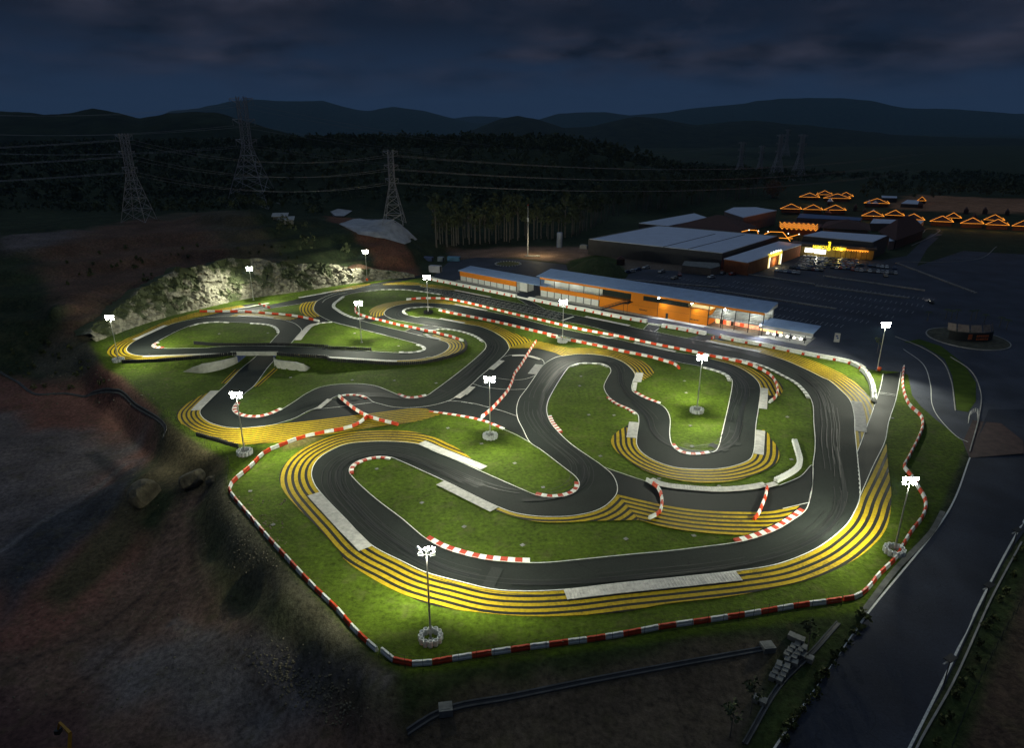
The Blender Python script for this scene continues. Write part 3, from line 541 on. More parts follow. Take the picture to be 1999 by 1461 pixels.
# ------------------------------------------------------------------ rubbered racing line, tyre marks, repair patches
M_RUB = asphalt_mat('rubbered_asphalt', (0.0105, 0.012, 0.012), 0.5); M_MARK = mat('tyre_mark_rubber', (0.006, 0.006, 0.006), .6, var=.3, scale=3); M_PATCH = asphalt_mat('asphalt_repair', (0.023, 0.026, 0.024), .6)
marks = empty('tyre_marks'); marks['kind'] = 'structure'
def midline(l, r, n):
    a = resample(l, max(1.0, 1)); b = np.array(r); m = []
    for p in a[::3]:
        q = b[int(np.argmin(np.linalg.norm(b - p, axis=1)))]; m.append(((p + q) / 2, (q - p) / 2))
    return m
rk = random.Random(4); ml = midline(S_['LH1'], S_['RH1'], 3)
C0 = np.array([m[0] for m in ml]); W0 = np.array([m[1] for m in ml]); k_ = np.ones(9) / 9
lat = np.convolve(np.r_[[rk.uniform(-1, 1) for _ in range(len(C0))]], np.ones(25) / 25, 'same') * 3.5; lat = np.clip(lat, -.5, .5)
C1 = C0 + W0 * lat[:, None]; C1 = np.c_[np.convolve(C1[:, 0], k_, 'valid'), np.convolve(C1[:, 1], k_, 'valid')]
RL = np.array(smooth([tuple(p) for p in C1[:-14]], 1.0))
ZM = ZL - .026
for j in range(0, len(RL) - 40, 37):
    seg = RL[j:j + rk.randint(20, 44)]; o0 = rk.uniform(-1.6, .2); strip('rubber_trace', seg, o0, o0 + rk.uniform(.5, 1.3), M_RUB, ZM, False, marks); ZM += .0001
for i in range(120):
    j = rk.randrange(0, len(RL) - 40); n = rk.randint(8, 30); seg = RL[j:j + n]; o0 = rk.uniform(-2.6, 2.6); d = np.linspace(0, rk.uniform(-1.2, 1.2), n)[:, None] * normals(seg)
    for w_ in (0, 1.15):
        strip('tyre_mark', seg + d, o0 + w_, o0 + w_ + .13, M_MARK, ZM + .0002 * i + .004, False, marks)
for i in range(16):
    j = rk.randrange(20, len(RL) - 30); p = RL[j]; t = RL[j + 1] - p; t /= np.linalg.norm(t); nn = np.array([-t[1], t[0]]); hw = 3.3; ln = rk.uniform(.5, 2.5)
    strip('repair_patch', np.array([p + nn * rk.uniform(-hw, 0), p + nn * rk.uniform(0.5, hw)]), 0, ln, M_PATCH, ZM - .002, False, marks)
# ================================================================== terrain
def seg_dist(P, poly_):
    """signed distance of points P (n,2) to a closed polygon, negative inside"""
    A = np.array(poly_); B = np.roll(A, -1, axis=0); best = np.full(len(P), 1e18); ins = np.zeros(len(P), bool)
    for a, b in zip(A, B):
        ab = b - a; t = np.clip(((P - a) @ ab) / max(1e-9, ab @ ab), 0, 1); d = P - (a + t[:, None] * ab); best = np.minimum(best, (d * d).sum(1))
        c = ((a[1] > P[:, 1]) != (b[1] > P[:, 1])); xx = a[0] + (P[:, 1] - a[1]) * (b[0] - a[0]) / (b[1] - a[1] if b[1] != a[1] else 1e-9); ins ^= c & (P[:, 0] < xx)
    d = np.sqrt(best); return np.where(ins, -d, d)
def sstep(t): t = np.clip(t, 0, 1); return t * t * (3 - 2 * t)
def vnoise(P, s, seed=0):
    """cheap value noise, numpy"""
    rs = np.random.RandomState(seed); T_ = rs.rand(256, 256); q = P / s; i = np.floor(q).astype(int); f = q - i; f = f * f * (3 - 2 * f)
    a = T_[i[:, 0] % 256, i[:, 1] % 256]; b = T_[(i[:, 0] + 1) % 256, i[:, 1] % 256]; c = T_[i[:, 0] % 256, (i[:, 1] + 1) % 256]; d = T_[(i[:, 0] + 1) % 256, (i[:, 1] + 1) % 256]
    return (a * (1 - f[:, 0]) + b * f[:, 0]) * (1 - f[:, 1]) + (c * (1 - f[:, 0]) + d * f[:, 0]) * f[:, 1]
def fbm(P, s, seed=0, o=4):
    r = 0; a = 1; t = 0
    for k in range(o): r = r + a * vnoise(P, s / 2**k, seed + k); t += a; a *= .55
    return r / t
_ctl = [(0, 470, 24), (150, 452, 24), (272, 432, 24), (380, 445, 22), (440, 415, 27), (490, 405, 30), (560, 440, 20), (620, 520, 7), (640, 470, 14), (700, 505, 6), (650, 430, 18), (770, 432, 20), (740, 480, 11), (830, 488, 4), (840, 515, 1), (900, 490, 0), (950, 480, 0), (1000, 478, 0), (1100, 470, 0), (1200, 440, 1),
 (150, 520, 15), (300, 500, 15), (450, 480, 17), (540, 520, 10), (60, 560, 12), (100, 610, 8), (210, 575, 9), (300, 548, 9), (400, 530, 9), (500, 512, 10), (600, 528, 7), (700, 530, 4), (0, 560, 12), (0, 640, 3), (90, 660, 0), (60, 720, -7), (150, 735, -6),
 (0, 770, -9), (150, 780, -9), (230, 770, -8), (250, 800, -9), (300, 860, -9), (100, 850, -10), (0, 950, -10), (200, 950, -10), (290, 925, -6), (380, 950, -5), (350, 1000, -7), (0, 1100, -11), (250, 1100, -11), (420, 1080, -7), (380, 900, -6), (0, 1300, -12), (300, 1300, -12), (500, 1400, -10), (600, 1455, -9),
 (500, 1050, -1.0), (560, 1150, -1.0), (640, 1260, -1.4), (470, 1010, -1), (440, 1040, -4), (480, 1180, -8), (600, 1330, -6), (700, 1370, -5), (790, 1420, -4.5), (900, 1385, -3), (1200, 1320, -2.6), (1500, 1262, -2.2), (1000, 1455, -4), (1400, 1400, -3), (1640, 1230, -1.6), (1560, 1400, -1.8),
 (1700, 1300, -1.2), (1800, 1100, -1.0), (1950, 830, -0.5), (1999, 1200, -1.4), (1900, 1400, -1.6), (1800, 700, 0), (1999, 700, 0), (1900, 580, 0), (1700, 480, 0), (1999, 520, 0), (1800, 450, 0), (1550, 430, 0), (1999, 440, 0), (1850, 470, 0), (1560, 372, 0), (1660, 376, 0), (1800, 405, 0), (1950, 420, 0), (1500, 400, 0), (1900, 395, 1),
 (1600, 390, 0), (1700, 395, 0), (1400, 385, 1), (1490, 368, 6)]
_cw = [(*at(u, v, z), z) for u, v, z in _ctl]
def _rp(u, v, Y, dz=0): p = atY(u, v, Y); return (p[0], p[1], p[2] + dz)
_cw += [_rp(420, 285, 780, -12), _rp(560, 276, 760, -11), _rp(700, 278, 740, -11), _rp(850, 280, 720, -11), _rp(1000, 276, 720, -11), _rp(1150, 280, 720, -11), _rp(1250, 298, 740, -12), _rp(1350, 328, 780, -13), _rp(1460, 352, 850, -13),
        _rp(620, 380, 560, -14), _rp(750, 380, 560, -14), _rp(900, 370, 560, -14), _rp(1050, 370, 560, -14), _rp(1200, 385, 600, -12), _rp(1300, 395, 640, -12),
        _rp(0, 290, 800, -10), _rp(200, 290, 800, -10), _rp(0, 335, 640, -10), _rp(200, 330, 660, -10), _rp(400, 330, 680, -10), _rp(0, 390, 520, -8), _rp(200, 390, 540, -8), _rp(380, 385, 540, -8),
        _rp(1560, 350, 1000, -4), _rp(1700, 360, 1000, -8), _rp(1850, 362, 900, -6), _rp(1999, 372, 850, -6), (-1500, 1500, 20), (0, 1500, -10), (1500, 1500, 0), (-2500, 300, 0), (2500, 300, 0), (-1500, 2500, 0), (1500, 2500, 0), (-200, 20, -12), (200, 20, -3), (0, 10, -6), (600, 300, 0), (700, 700, 4), (-700, 300, 10), (-400, 100, -6), (500, 60, 0), (0, 2500, -10)]
_cw = np.array(_cw)
_d = np.linalg.norm(_cw[:, None, :2] - _cw[None, :, :2], axis=2); _A = np.block([[_d + np.eye(len(_cw)) * 1.0, np.c_[np.ones(len(_cw)), _cw[:, :2]]], [np.c_[np.ones(len(_cw)), _cw[:, :2]].T, np.zeros((3, 3))]])
_wt = np.linalg.solve(_A, np.r_[_cw[:, 2], 0, 0, 0])
def rbf(P):
    o = np.zeros(len(P))
    for i in range(len(_cw)): o += _wt[i] * np.hypot(P[:, 0] - _cw[i, 0], P[:, 1] - _cw[i, 1])
    return o + _wt[-3] + P @ _wt[-2:]
PLAT = [at(*p) for p in [(205, 718), (240, 735), (300, 790), (345, 832), (400, 872), (444, 895), (446, 960), (520, 1050), (600, 1140), (680, 1225), (740, 1290), (800, 1315), (1000, 1290), (1300, 1248), (1600, 1205), (1690, 1190), (1740, 1120), (1830, 1000), (1880, 880), (1930, 800), (2100, 800), (2300, 640), (2300, 500), (1900, 480), (1500, 440), (1200, 455), (1000, 480), (880, 492), (830, 515), (800, 527), (720, 534), (600, 552), (500, 567), (400, 588), (320, 607), (240, 632), (175, 668)]]
WL_BOT = T('M', (120, 1102), (250, 1112), (385, 1118), (560, 1085), (700, 1040), (820, 985)); WR_BOT = T('M', (1305, 985), (1320, 1040), (1400, 1062), (1590, 1085), (1690, 1092), (1765, 1050))
WL_TOP_V = [560 + y / 6.64 for y in (1100, 1045, 1000, 970, 940, 905)]; WR_TOP_V = [560 + y / 6.64 for y in (912, 940, 958, 978, 1005, 1048)]
_pl, _pr = WL_BOT[-1], WR_BOT[0]
_dirr = np.array(T('M', (1240, 740))[0]) - np.array(T('M', (860, 1080))[0]); _dirr /= np.linalg.norm(_dirr)
def _span(p): return (float(np.interp(p[0] + _dirr[0] * 10, _bk[:, 0], _bk[:, 1])) + 0.6 - p[1]) / _dirr[1]
PL_B = tuple(np.array(_pl) + _dirr * _span(_pl)); PR_B = tuple(np.array(_pr) + _dirr * _span(_pr))
print('bridge', _pl, _pr, PL_B, PR_B, _dirr)
PLOW = [tuple(np.array(WL_BOT[0]) + (0, -25))] + [tuple(p) for p in WL_BOT] + [PL_B, tuple(np.array(PL_B) + _dirr * 14 + (-5, 0)), tuple(np.array(PR_B) + _dirr * 14 + (8, 0)), PR_B] + [tuple(p) for p in WR_BOT] + [tuple(np.array(WR_BOT[-1]) + (0, -25))]
ROADX = [(1893, 896), (1851, 1000), (1690, 1205), (1517, 1455), (1480, 1510), (1755, 1510), (1782, 1461), (1846, 1335), (1916, 1183), (1974, 1073), (2010, 1025), (2100, 900), (2100, 800), (1930, 800)]
def hterr(P, detail=True):
    d = seg_dist(P, PLAT); z = rbf(P)
    near = np.where(P[:, 0] < -20, 7.0, 10.0)
    z = z * sstep(d / near)
    if detail:
        am = sstep(d / 15) * np.clip(np.abs(z) / 8 - .2, 0.05, 1.0)
        z = z + am * (fbm(P, 14, 3) - .5) * 2.4
        # terraces in the cut hillside
        tz = (P[:, 0] < -70) & (P[:, 1] > 215) & (z > 3)
        st = 5.5; q = z / st; fr = q - np.floor(q); zt = (np.floor(q) + sstep(np.clip((fr - .25) / .6, 0, 1))) * st
        z = np.where(tz, z * .3 + zt * .7, z)
    e = np.zeros(len(P)); idx = np.where((np.abs(P[:, 0] - BX) < BW) & (P[:, 1] > 180) & (P[:, 1] < 260))[0]
    for i in idx: e[i] = upf(P[i, 0], P[i, 1])
    lo = seg_dist(P[idx], PLOW); e[idx] = np.where(lo < 0.5, 0, e[idx])
    return z + e
def axis(lo, hi, step, a, b, g=1.05):
    m = list(np.arange(lo, hi + 1e-6, step)); x = lo; s = step
    while x > a: s *= g; x -= s; m.insert(0, x)
    x = hi; s = step
    while x < b: s *= g; x += s; m.append(x)
    return np.array(m)
XS = axis(-165, 130, 1.0, -2600, 2600); YS = axis(58, 345, 1.0, 25, 2600, 1.04)
GX, GY = np.meshgrid(XS, YS); PP = np.c_[GX.ravel(), GY.ravel()]
HZ = hterr(PP)
HG = HZ.reshape(GX.shape)
def hat(x, y):
    i = int(np.clip(np.searchsorted(XS, x) - 1, 0, len(XS) - 2)); j = int(np.clip(np.searchsorted(YS, y) - 1, 0, len(YS) - 2))
    a = min(1, max(0, (x - XS[i]) / (XS[i + 1] - XS[i]))); b = min(1, max(0, (y - YS[j]) / (YS[j + 1] - YS[j])))
    return float((HG[j, i] * (1 - a) + HG[j, i + 1] * a) * (1 - b) + (HG[j + 1, i] * (1 - a) + HG[j + 1, i + 1] * a) * b)
def on(u, v, z=0.0):
    """first point of the terrain seen at pixel (u,v)"""
    x = (u - CX) / FPX; y = -(v - CY) / FPX; d = (x, CT + y * ST, -ST + y * CT)
    t = 40.0; st = 1.5; last = t
    while t < 2600:
        if H0 + d[2] * t < hat(d[0] * t, d[1] * t): break
        last = t; t += st; st = max(1.0, t * .01)
    lo, hi = last, t
    for _ in range(12):
        m = (lo + hi) / 2
        if H0 + d[2] * m < hat(d[0] * m, d[1] * m): hi = m
        else: lo = m
    p = (d[0] * hi, d[1] * hi); return (p[0], p[1], hat(*p))
ROADP = [on(*p)[:2] for p in ROADX]
HGR = HG.copy(); _rd = seg_dist(PP, ROADP); HZ = np.where((np.abs(PP[:, 0]) < 400) & (_rd < -.4), HZ - .45, HZ); HG = HZ.reshape(GX.shape)
def hatr(x, y):
    global HG
    k = HG; HG = HGR; r = hat(x, y); HG = k; return r
# ground colours (albedo only): patches painted in order, soft irregular edges
G_ = np.array([0.030, 0.040, 0.018]); COLR = np.tile(G_, (len(PP), 1)) * (0.65 + 0.7 * fbm(PP, 30, 11))[:, None]
wob = (fbm(PP, 9, 21) - .5) * 2
def paint(px, z, col, soft=2.0, wb=3.0, world=None):
    global COLR
    pl = world or [at(u, v, z) for u, v in px]
    d = seg_dist(PP, pl) + wob * wb; k = sstep(.5 - d / (2 * soft))[:, None]
    COLR = COLR * (1 - k) + np.array(col) * k
GR = (0.053, 0.083, 0.006)
paint(None, 0, (0.085, 0.070, 0.045), 6, 6, world=[at(*p, 12) for p in [(60, 520), (380, 440), (560, 500), (800, 520), (800, 545), (560, 585), (320, 625), (120, 600)]])   # cut hillside
paint([(60, 690), (300, 640), (330, 830), (300, 840), (210, 790), (60, 760)], -3, (0.07, 0.065, 0.045), 3, 6)
paint([(0, 745), (250, 770), (330, 840), (320, 880), (230, 960), (300, 1100), (200, 1461), (-300, 1461), (-300, 745)], -9, (0.165, 0.078, 0.058), 4, 6)
paint([(0, 800), (120, 830), (260, 870), (200, 960), (40, 1100), (-200, 1200), (-200, 900)], -9, (0.125, 0.105, 0.10), 6, 9)
paint([(0, 1050), (180, 960), (280, 900), (250, 990), (60, 1120), (0, 1190)], -9, (0.055, 0.055, 0.06), 3, 2)
paint([(330, 1010), (390, 970), (420, 1060), (560, 1250), (760, 1400), (850, 1461), (900, 1560), (-200, 1560), (-200, 1300), (150, 1200), (260, 1080)], -8, (0.150, 0.095, 0.070), 4, 5)
paint([(200, 1250), (420, 1230), (600, 1300), (640, 1400), (450, 1420), (200, 1350)], -9, (0.13, 0.115, 0.11), 5, 6)
paint([(-100, 1330), (150, 1350), (220, 1461), (-100, 1561)], -11, (0.10, 0.055, 0.048), 5, 5)
paint([(400, 960), (445, 955), (600, 1160), (745, 1320), (800, 1420), (700, 1380), (560, 1240), (440, 1120), (410, 1040)], -3, (0.11, 0.10, 0.062), 2.5, 2.5)
paint([(370, 990), (400, 985), (440, 1100), (540, 1210), (600, 1270), (540, 1240), (430, 1140)], -5, (0.10, 0.105, 0.045), 3, 2)
paint([(330, 840), (400, 875), (445, 900), (445, 950), (380, 950), (300, 930), (250, 1010), (100, 1120), (60, 1090), (200, 970), (300, 880)], -4, (0.080, 0.066, 0.036), 2.5, 3)
paint([(740, 1300), (1000, 1300), (1600, 1215), (1500, 1262), (900, 1385), (800, 1430)], -2, (0.030, 0.042, 0.014), 1.5, 1.5)
paint([(800, 1430), (900, 1388), (1200, 1325), (1500, 1270), (1540, 1290), (1500, 1380), (1430, 1500), (780, 1560)], -3, (0.105, 0.08, 0.055), 2, 3)
paint([(1440, 1500), (1500, 1300), (1620, 1210), (1690, 1200), (1600, 1340), (1500, 1500)], -2, (0.035, 0.05, 0.014), 1.5, 2)
paint([(1840, 1461), (1930, 1290), (1996, 1130), (2200, 1100), (2200, 1500)], -1.5, (0.075, 0.05, 0.035), 3, 3)
paint([(1800, 1461), (1850, 1370), (1999, 1050), (2030, 1050), (1960, 1240), (1870, 1461)], -1.5, (0.03, 0.045, 0.013), 1.0, 1)
paint([(880, 490), (1000, 482), (1140, 482), (1180, 500), (1120, 515), (1000, 503), (880, 506)], 0, (0.22, 0.14, 0.10), 5, 4)
paint([(1100, 510), (1200, 500), (1350, 510), (1480, 530), (1300, 545), (1180, 520)], 0, (0.16, 0.12, 0.09), 3, 2)
paint([(1110, 510), (1170, 495), (1210, 510), (1220, 530), (1140, 545), (1110, 530)], 0, (0.04, 0.06, 0.016), 2, 2)
paint([(1740, 560), (1840, 560), (1880, 600), (1960, 620), (1820, 620)], 0, (0.15, 0.11, 0.085), 3, 3)
paint([(1740, 395), (1790, 368), (1999, 378), (2300, 385), (2300, 412), (1900, 405)], 5, (0.34, 0.17, 0.09), 6, 14)
paint([(630, 405), (700, 425), (800, 465), (830, 490), (760, 490), (640, 440)], 14, (0.17, 0.075, 0.045), 3, 3)
paint([(0, 455), (90, 452), (300, 436), (360, 440), (200, 450), (100, 470), (0, 478)], 24, (0.15, 0.12, 0.11), 4, 3)
paint([(80, 500), (280, 445), (380, 448), (440, 480), (300, 510), (120, 560)], 18, (0.13, 0.075, 0.05), 6, 8)
def rut(pts, z, w_, col):
    global COLR
    c = np.array(smooth([at(u, v, z) for u, v in pts], 2.0)); bb = (PP[:, 0] > c[:, 0].min() - 9) & (PP[:, 0] < c[:, 0].max() + 9) & (PP[:, 1] > c[:, 1].min() - 9) & (PP[:, 1] < c[:, 1].max() + 9); ii = np.where(bb)[0]
    d = np.min(np.linalg.norm(PP[ii][:, None] - c[None], axis=2), axis=1); k = sstep(1.3 - d / w_)[:, None] * .8; COLR[ii] = COLR[ii] * (1 - k) + np.array(col) * k
for p_, z_, w_, c_ in (([(375, 965), (345, 1020), (330, 1100), (240, 1200), (100, 1300)], -7, 1.0, (.05, .036, .03)), ([(390, 985), (372, 1040), (380, 1120), (450, 1250), (560, 1380)], -7, .9, (.05, .037, .03)), ([(355, 975), (325, 1030), (300, 1110), (200, 1180), (0, 1270)], -8, .9, (.055, .04, .033)),
    ([(0, 1060), (100, 1000), (180, 950), (240, 910)], -9, 1.2, (.16, .15, .15)), ([(0, 1110), (120, 1040), (210, 970), (260, 920)], -9, 1.6, (.04, .04, .043)), ([(180, 880), (215, 910), (250, 945)], -9, 2.2, (.03, .032, .036)), ([(330, 1180), (480, 1260), (620, 1340), (760, 1400)], -7, 1.2, (.15, .13, .12))):
    rut(p_, z_, w_, c_)
KG = fbm(PP, 6, 5); pin = seg_dist(PP, PLAT)
k = sstep(.5 - (pin - 0.3) / 1.2)[:, None]; k = k * ((PP[:, 1] < 330))[:, None]
COLR = COLR * (1 - k) + np.array(GR) * (0.78 + 0.5 * KG)[:, None] * k
paint([(560, 850), (640, 835), (640, 850), (590, 872), (556, 880)], 0, (0.14, 0.115, 0.04), 1.5, 2.5)

nx, ny = len(XS), len(YS); idx = np.arange(nx * ny).reshape(ny, nx)
F_ = np.c_[idx[:-1, :-1].ravel(), idx[:-1, 1:].ravel(), idx[1:, 1:].ravel(), idx[1:, :-1].ravel()]
me = bpy.data.meshes.new('ground'); me.vertices.add(nx * ny); me.vertices.foreach_set('co', np.c_[PP, HZ].astype(np.float32).ravel())
me.loops.add(F_.size); me.loops.foreach_set('vertex_index', F_.ravel().astype(np.int32)); me.polygons.add(len(F_))
me.polygons.foreach_set('loop_start', (np.arange(len(F_)) * 4).astype(np.int32)); me.update(calc_edges=True)
at_ = me.attributes.new('gcol', 'FLOAT_COLOR', 'POINT'); at_.data.foreach_set('color', np.c_[COLR, np.ones(len(PP))].astype(np.float32).ravel())
me.polygons.foreach_set('use_smooth', np.ones(len(F_), bool))
def ground_mat(name, attr=True, col=(0.05, 0.06, 0.03)):
    m = bpy.data.materials.new(name); m.use_nodes = True; t = m.node_tree; b = t.nodes['Principled BSDF']; n_ = t.nodes.new; l = t.links.new
    g = n_('ShaderNodeNewGeometry'); f1 = n_('ShaderNodeTexNoise'); f1.inputs['Scale'].default_value = 1.1; f1.inputs['Detail'].default_value = 9; f1.inputs['Roughness'].default_value = .68; l(g.outputs['Position'], f1.inputs['Vector'])
    f2 = n_('ShaderNodeTexNoise'); f2.inputs['Scale'].default_value = 0.11; f2.inputs['Detail'].default_value = 5; l(g.outputs['Position'], f2.inputs['Vector'])
    m1 = n_('ShaderNodeMapRange'); l(f1.outputs['Fac'], m1.inputs[0]); m1.inputs[1].default_value = .3; m1.inputs[2].default_value = .7; m1.inputs[3].default_value = .45; m1.inputs[4].default_value = 1.6
    m2 = n_('ShaderNodeMapRange'); l(f2.outputs['Fac'], m2.inputs[0]); m2.inputs[1].default_value = .3; m2.inputs[2].default_value = .7; m2.inputs[3].default_value = .75; m2.inputs[4].default_value = 1.3
    mm = n_('ShaderNodeMath'); mm.operation = 'MULTIPLY'; l(m1.outputs[0], mm.inputs[0]); l(m2.outputs[0], mm.inputs[1])
    vm = n_('ShaderNodeVectorMath'); vm.operation = 'SCALE'; l(mm.outputs[0], vm.inputs['Scale'])
    if attr: a = n_('ShaderNodeAttribute'); a.attribute_name = 'gcol'; l(a.outputs['Color'], vm.inputs[0])
    else: vm.inputs[0].default_value = col
    f3 = n_('ShaderNodeTexNoise'); f3.inputs['Scale'].default_value = .28; f3.inputs['Detail'].default_value = 7; f3.inputs['Roughness'].default_value = .65; l(g.outputs['Position'], f3.inputs['Vector'])
    m3 = n_('ShaderNodeMapRange'); l(f3.outputs['Fac'], m3.inputs[0]); m3.inputs[1].default_value = .52; m3.inputs[2].default_value = .72; m3.inputs[4].default_value = .45
    xx = n_('ShaderNodeMix'); xx.data_type = 'RGBA'; l(m3.outputs[0], xx.inputs['Factor']); l(vm.outputs[0], xx.inputs['A']); xx.inputs['B'].default_value = (.11, .095, .045, 1)
    l(xx.outputs['Result'], b.inputs['Base Color']); b.inputs['Roughness'].default_value = .95; b.inputs['Specular IOR Level'].default_value = .08
    bp = n_('ShaderNodeBump'); bp.inputs['Distance'].default_value = .28; l(f1.outputs['Fac'], bp.inputs['Height']); l(bp.outputs[0], b.inputs['Normal'])
    return m
M_GROUND = ground_mat('ground_soil_and_grass'); me.materials.append(M_GROUND)
o = link('ground', me); o['kind'] = 'structure'
o = sheet('valley_floor', [(-15000, 2400), (15000, 2400), (15000, 14000), (-15000, 14000)], ground_mat('valley', False, (0.02, 0.03, 0.012)), -14)

# ------------------------------------------------------------------ mountain ranges: real hills far behind, cross-sectioned front to back
def hills(name, Y, sil, depth, col, rough=6, seed=1, base=-18, nxs=420):
    sil = np.array(sil, float); u = np.linspace(-500, 2500, nxs); v = np.interp(u, sil[:, 0], sil[:, 1])
    V = []; rows = 14; xs = (u - CX) / FPX
    top = []
    for i in range(nxs): top.append(atY(u[i], v[i], Y))
    top = np.array(top); tp = np.c_[top[:, 0], np.full(nxs, Y)]
    hgt = top[:, 2] + (fbm(tp, rough * 30, seed, 6) - .5) * rough * 2
    allv = []
    for r in range(rows):
        t = r / (rows - 1) * 2 - 1; prof = math.cos(t * math.pi / 2) ** 1.1 if abs(t) < 1 else 0.0
        yy = Y + t * depth; X = top[:, 0] * (yy / Y)
        P_ = np.c_[X, np.full(nxs, yy)]; nz_ = (fbm(P_, rough * 60, seed + 9, 5) - .5) * rough * 6 * (1 - abs(t)) * (0.0 if r == (rows - 1) / 2 else 1)
        allv.append(np.c_[P_, base + (hgt - base) * prof + nz_ * (abs(t) > .05)])
    V = np.concatenate(allv); ii = np.arange(rows * nxs).reshape(rows, nxs)
    F = np.c_[ii[:-1, :-1].ravel(), ii[:-1, 1:].ravel(), ii[1:, 1:].ravel(), ii[1:, :-1].ravel()]
    me = bpy.data.meshes.new(name); me.from_pydata(V.tolist(), [], F.tolist()); me.update(); me.materials.append(mat('forested_slope_%d' % seed, col, .95, var=.45, scale=.02, bump=3, bscale=.05, spec=.05))
    o = link(name, me); o['kind'] = 'structure'
    for p in me.polygons: p.use_smooth = True
    return o
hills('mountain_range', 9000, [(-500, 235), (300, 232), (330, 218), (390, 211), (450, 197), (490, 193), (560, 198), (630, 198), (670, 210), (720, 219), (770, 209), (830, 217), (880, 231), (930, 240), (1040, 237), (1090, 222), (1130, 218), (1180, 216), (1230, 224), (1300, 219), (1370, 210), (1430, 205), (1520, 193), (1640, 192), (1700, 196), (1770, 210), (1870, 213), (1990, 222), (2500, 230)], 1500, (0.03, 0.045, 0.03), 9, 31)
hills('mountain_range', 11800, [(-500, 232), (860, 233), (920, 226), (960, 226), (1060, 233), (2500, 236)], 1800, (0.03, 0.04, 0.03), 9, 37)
hills('forested_hills', 3600, [(-500, 260), (850, 275), (930, 252), (980, 230), (1010, 224), (1050, 231), (1100, 248), (1160, 245), (1240, 229), (1290, 232), (1360, 243), (1420, 237), (1500, 238), (1600, 250), (1750, 262), (1900, 270), (2500, 275)], 900, (0.028, 0.035, 0.020), 5, 41)
hills('forested_hills', 1500, [(-500, 240), (0, 222), (40, 224), (90, 228), (130, 222), (180, 213), (230, 219), (270, 229), (320, 221), (370, 218), (420, 222), (480, 240), (540, 258), (620, 275), (760, 300), (900, 330), (2500, 360)], 420, (0.022, 0.030, 0.014), 4, 43)
hills('forested_hills', 2100, [(-500, 400), (1150, 330), (1300, 312), (1420, 300), (1560, 298), (1700, 310), (1850, 330), (2000, 350), (2500, 350)], 500, (0.022, 0.030, 0.014), 4, 47)

# ------------------------------------------------------------------ the dusk air: one even haze box
hb_ = MB(); hb_.box(-16000, 16000, -300, 14500, -30, 560); hm_ = bpy.data.materials.new('haze_air'); hm_.use_nodes = True; t_ = hm_.node_tree; t_.nodes.clear()
vo_ = t_.nodes.new('ShaderNodeVolumePrincipled'); vo_.inputs['Density'].default_value = 1 / 24000; vo_.inputs['Color'].default_value = (.40, .70, 1, 1); vo_.inputs['Anisotropy'].default_value = .1
ou_ = t_.nodes.new('ShaderNodeOutputMaterial'); t_.links.new(vo_.outputs[0], ou_.inputs['Volume'])
o = hb_.ob('haze', hm_); o['kind'] = 'stuff'; tag(o, 'thin blue dusk haze over the whole valley', 'haze')
# ================================================================== bridge and its wing walls
def wall_run(name, pts, tops, m, th=0.5, base=-0.3, label=None, cat=None):
    """free-standing wall along ground points with a top height for each"""
    c = np.array(pts); n = normals(c); V = []; k = len(c)
    for i in range(k):
        for s_ in (-th / 2, th / 2):
            p = c[i] + n[i] * s_; V += [(p[0], p[1], base), (p[0], p[1], max(base + .05, tops[i]))]
    F = []
    for i in range(k - 1):
        a = 4 * i; b = a + 4; F += [(a, b, b + 1, a + 1), (a + 2, a + 3, b + 3, b + 2), (a + 1, b + 1, b + 3, a + 3)]
    F += [(0, 1, 3, 2), (4 * k - 4, 4 * k - 2, 4 * k - 1, 4 * k - 3)]
    o = link(name, mesh(name, V, F, m)); tag(o, label, cat); return o
br = empty('bridge', (0, 0, 0)); tag(br, 'concrete underpass bridge carrying the upper kart track over the lower one', 'bridge')
for nm, P_, tv in (('wing_wall', WL_BOT, WL_TOP_V), ('wing_wall', WR_BOT, WR_TOP_V)):
    tp = [min(3.3, max(0.05, ztop(p, v))) for p, v in zip(P_, tv)]
    s2 = smooth(P_, 1.0); tps = [float(np.interp(i, [min(range(len(s2)), key=lambda q: (s2[q][0] - p[0])**2 + (s2[q][1] - p[1])**2) for p in P_], tp)) for i in range(len(s2))]
    w_ = wall_run(nm, s2, tps, M_CONC); w_.parent = br
M_BLUEC = mat('blue_painted_concrete', (0.06, 0.09, 0.26), .7, var=.3, scale=.8)
for a, b, m_ in ((_pl, PL_B, M_BLUEC), (_pr, PR_B, M_BLUEC)):
    w_ = wall_run('abutment', [a, b], [2.75, 2.75], m_); w_.parent = br
a0 = np.array(_pl); a1 = np.array(_pr); b0 = np.array(PL_B); b1 = np.array(PR_B)
hx = (a1 - a0) / np.linalg.norm(a1 - a0)
m = MB(); q0 = a0 - hx * 1.5; q1 = a1 + hx * 1.5; q2 = b1 + hx * 1.5; q3 = b0 - hx * 1.5
m.add([(*q, 2.45) for q in (q0, q1, q2, q3)] + [(*q, ebank(q[0]) - .09) for q in (q0, q1, q2, q3)], [(0, 3, 2, 1), (4, 5, 6, 7), (0, 1, 5, 4), (1, 2, 6, 5), (2, 3, 7, 6), (3, 0, 4, 7)])
m.ob('deck', M_CONCD, br)
pp0 = np.array(T('M', (805, 0))[0]); 
w_ = wall_run('parapet', [tuple(q0 - _dirr * .35), tuple(q1 - _dirr * .35)], [3.75, 3.75], M_CONC, .35, 2.5); w_.parent = br
mm_ = MB()
for i in range(11):
    p = q0 + (q1 - q0) * i / 10 - _dirr * .1; mm_.bar((*p, 3.7), (*p, 4.9), .03)
for z_ in (4.3, 4.9): mm_.bar((*(q0 - _dirr * .1), z_), (*(q1 - _dirr * .1), z_), .025)
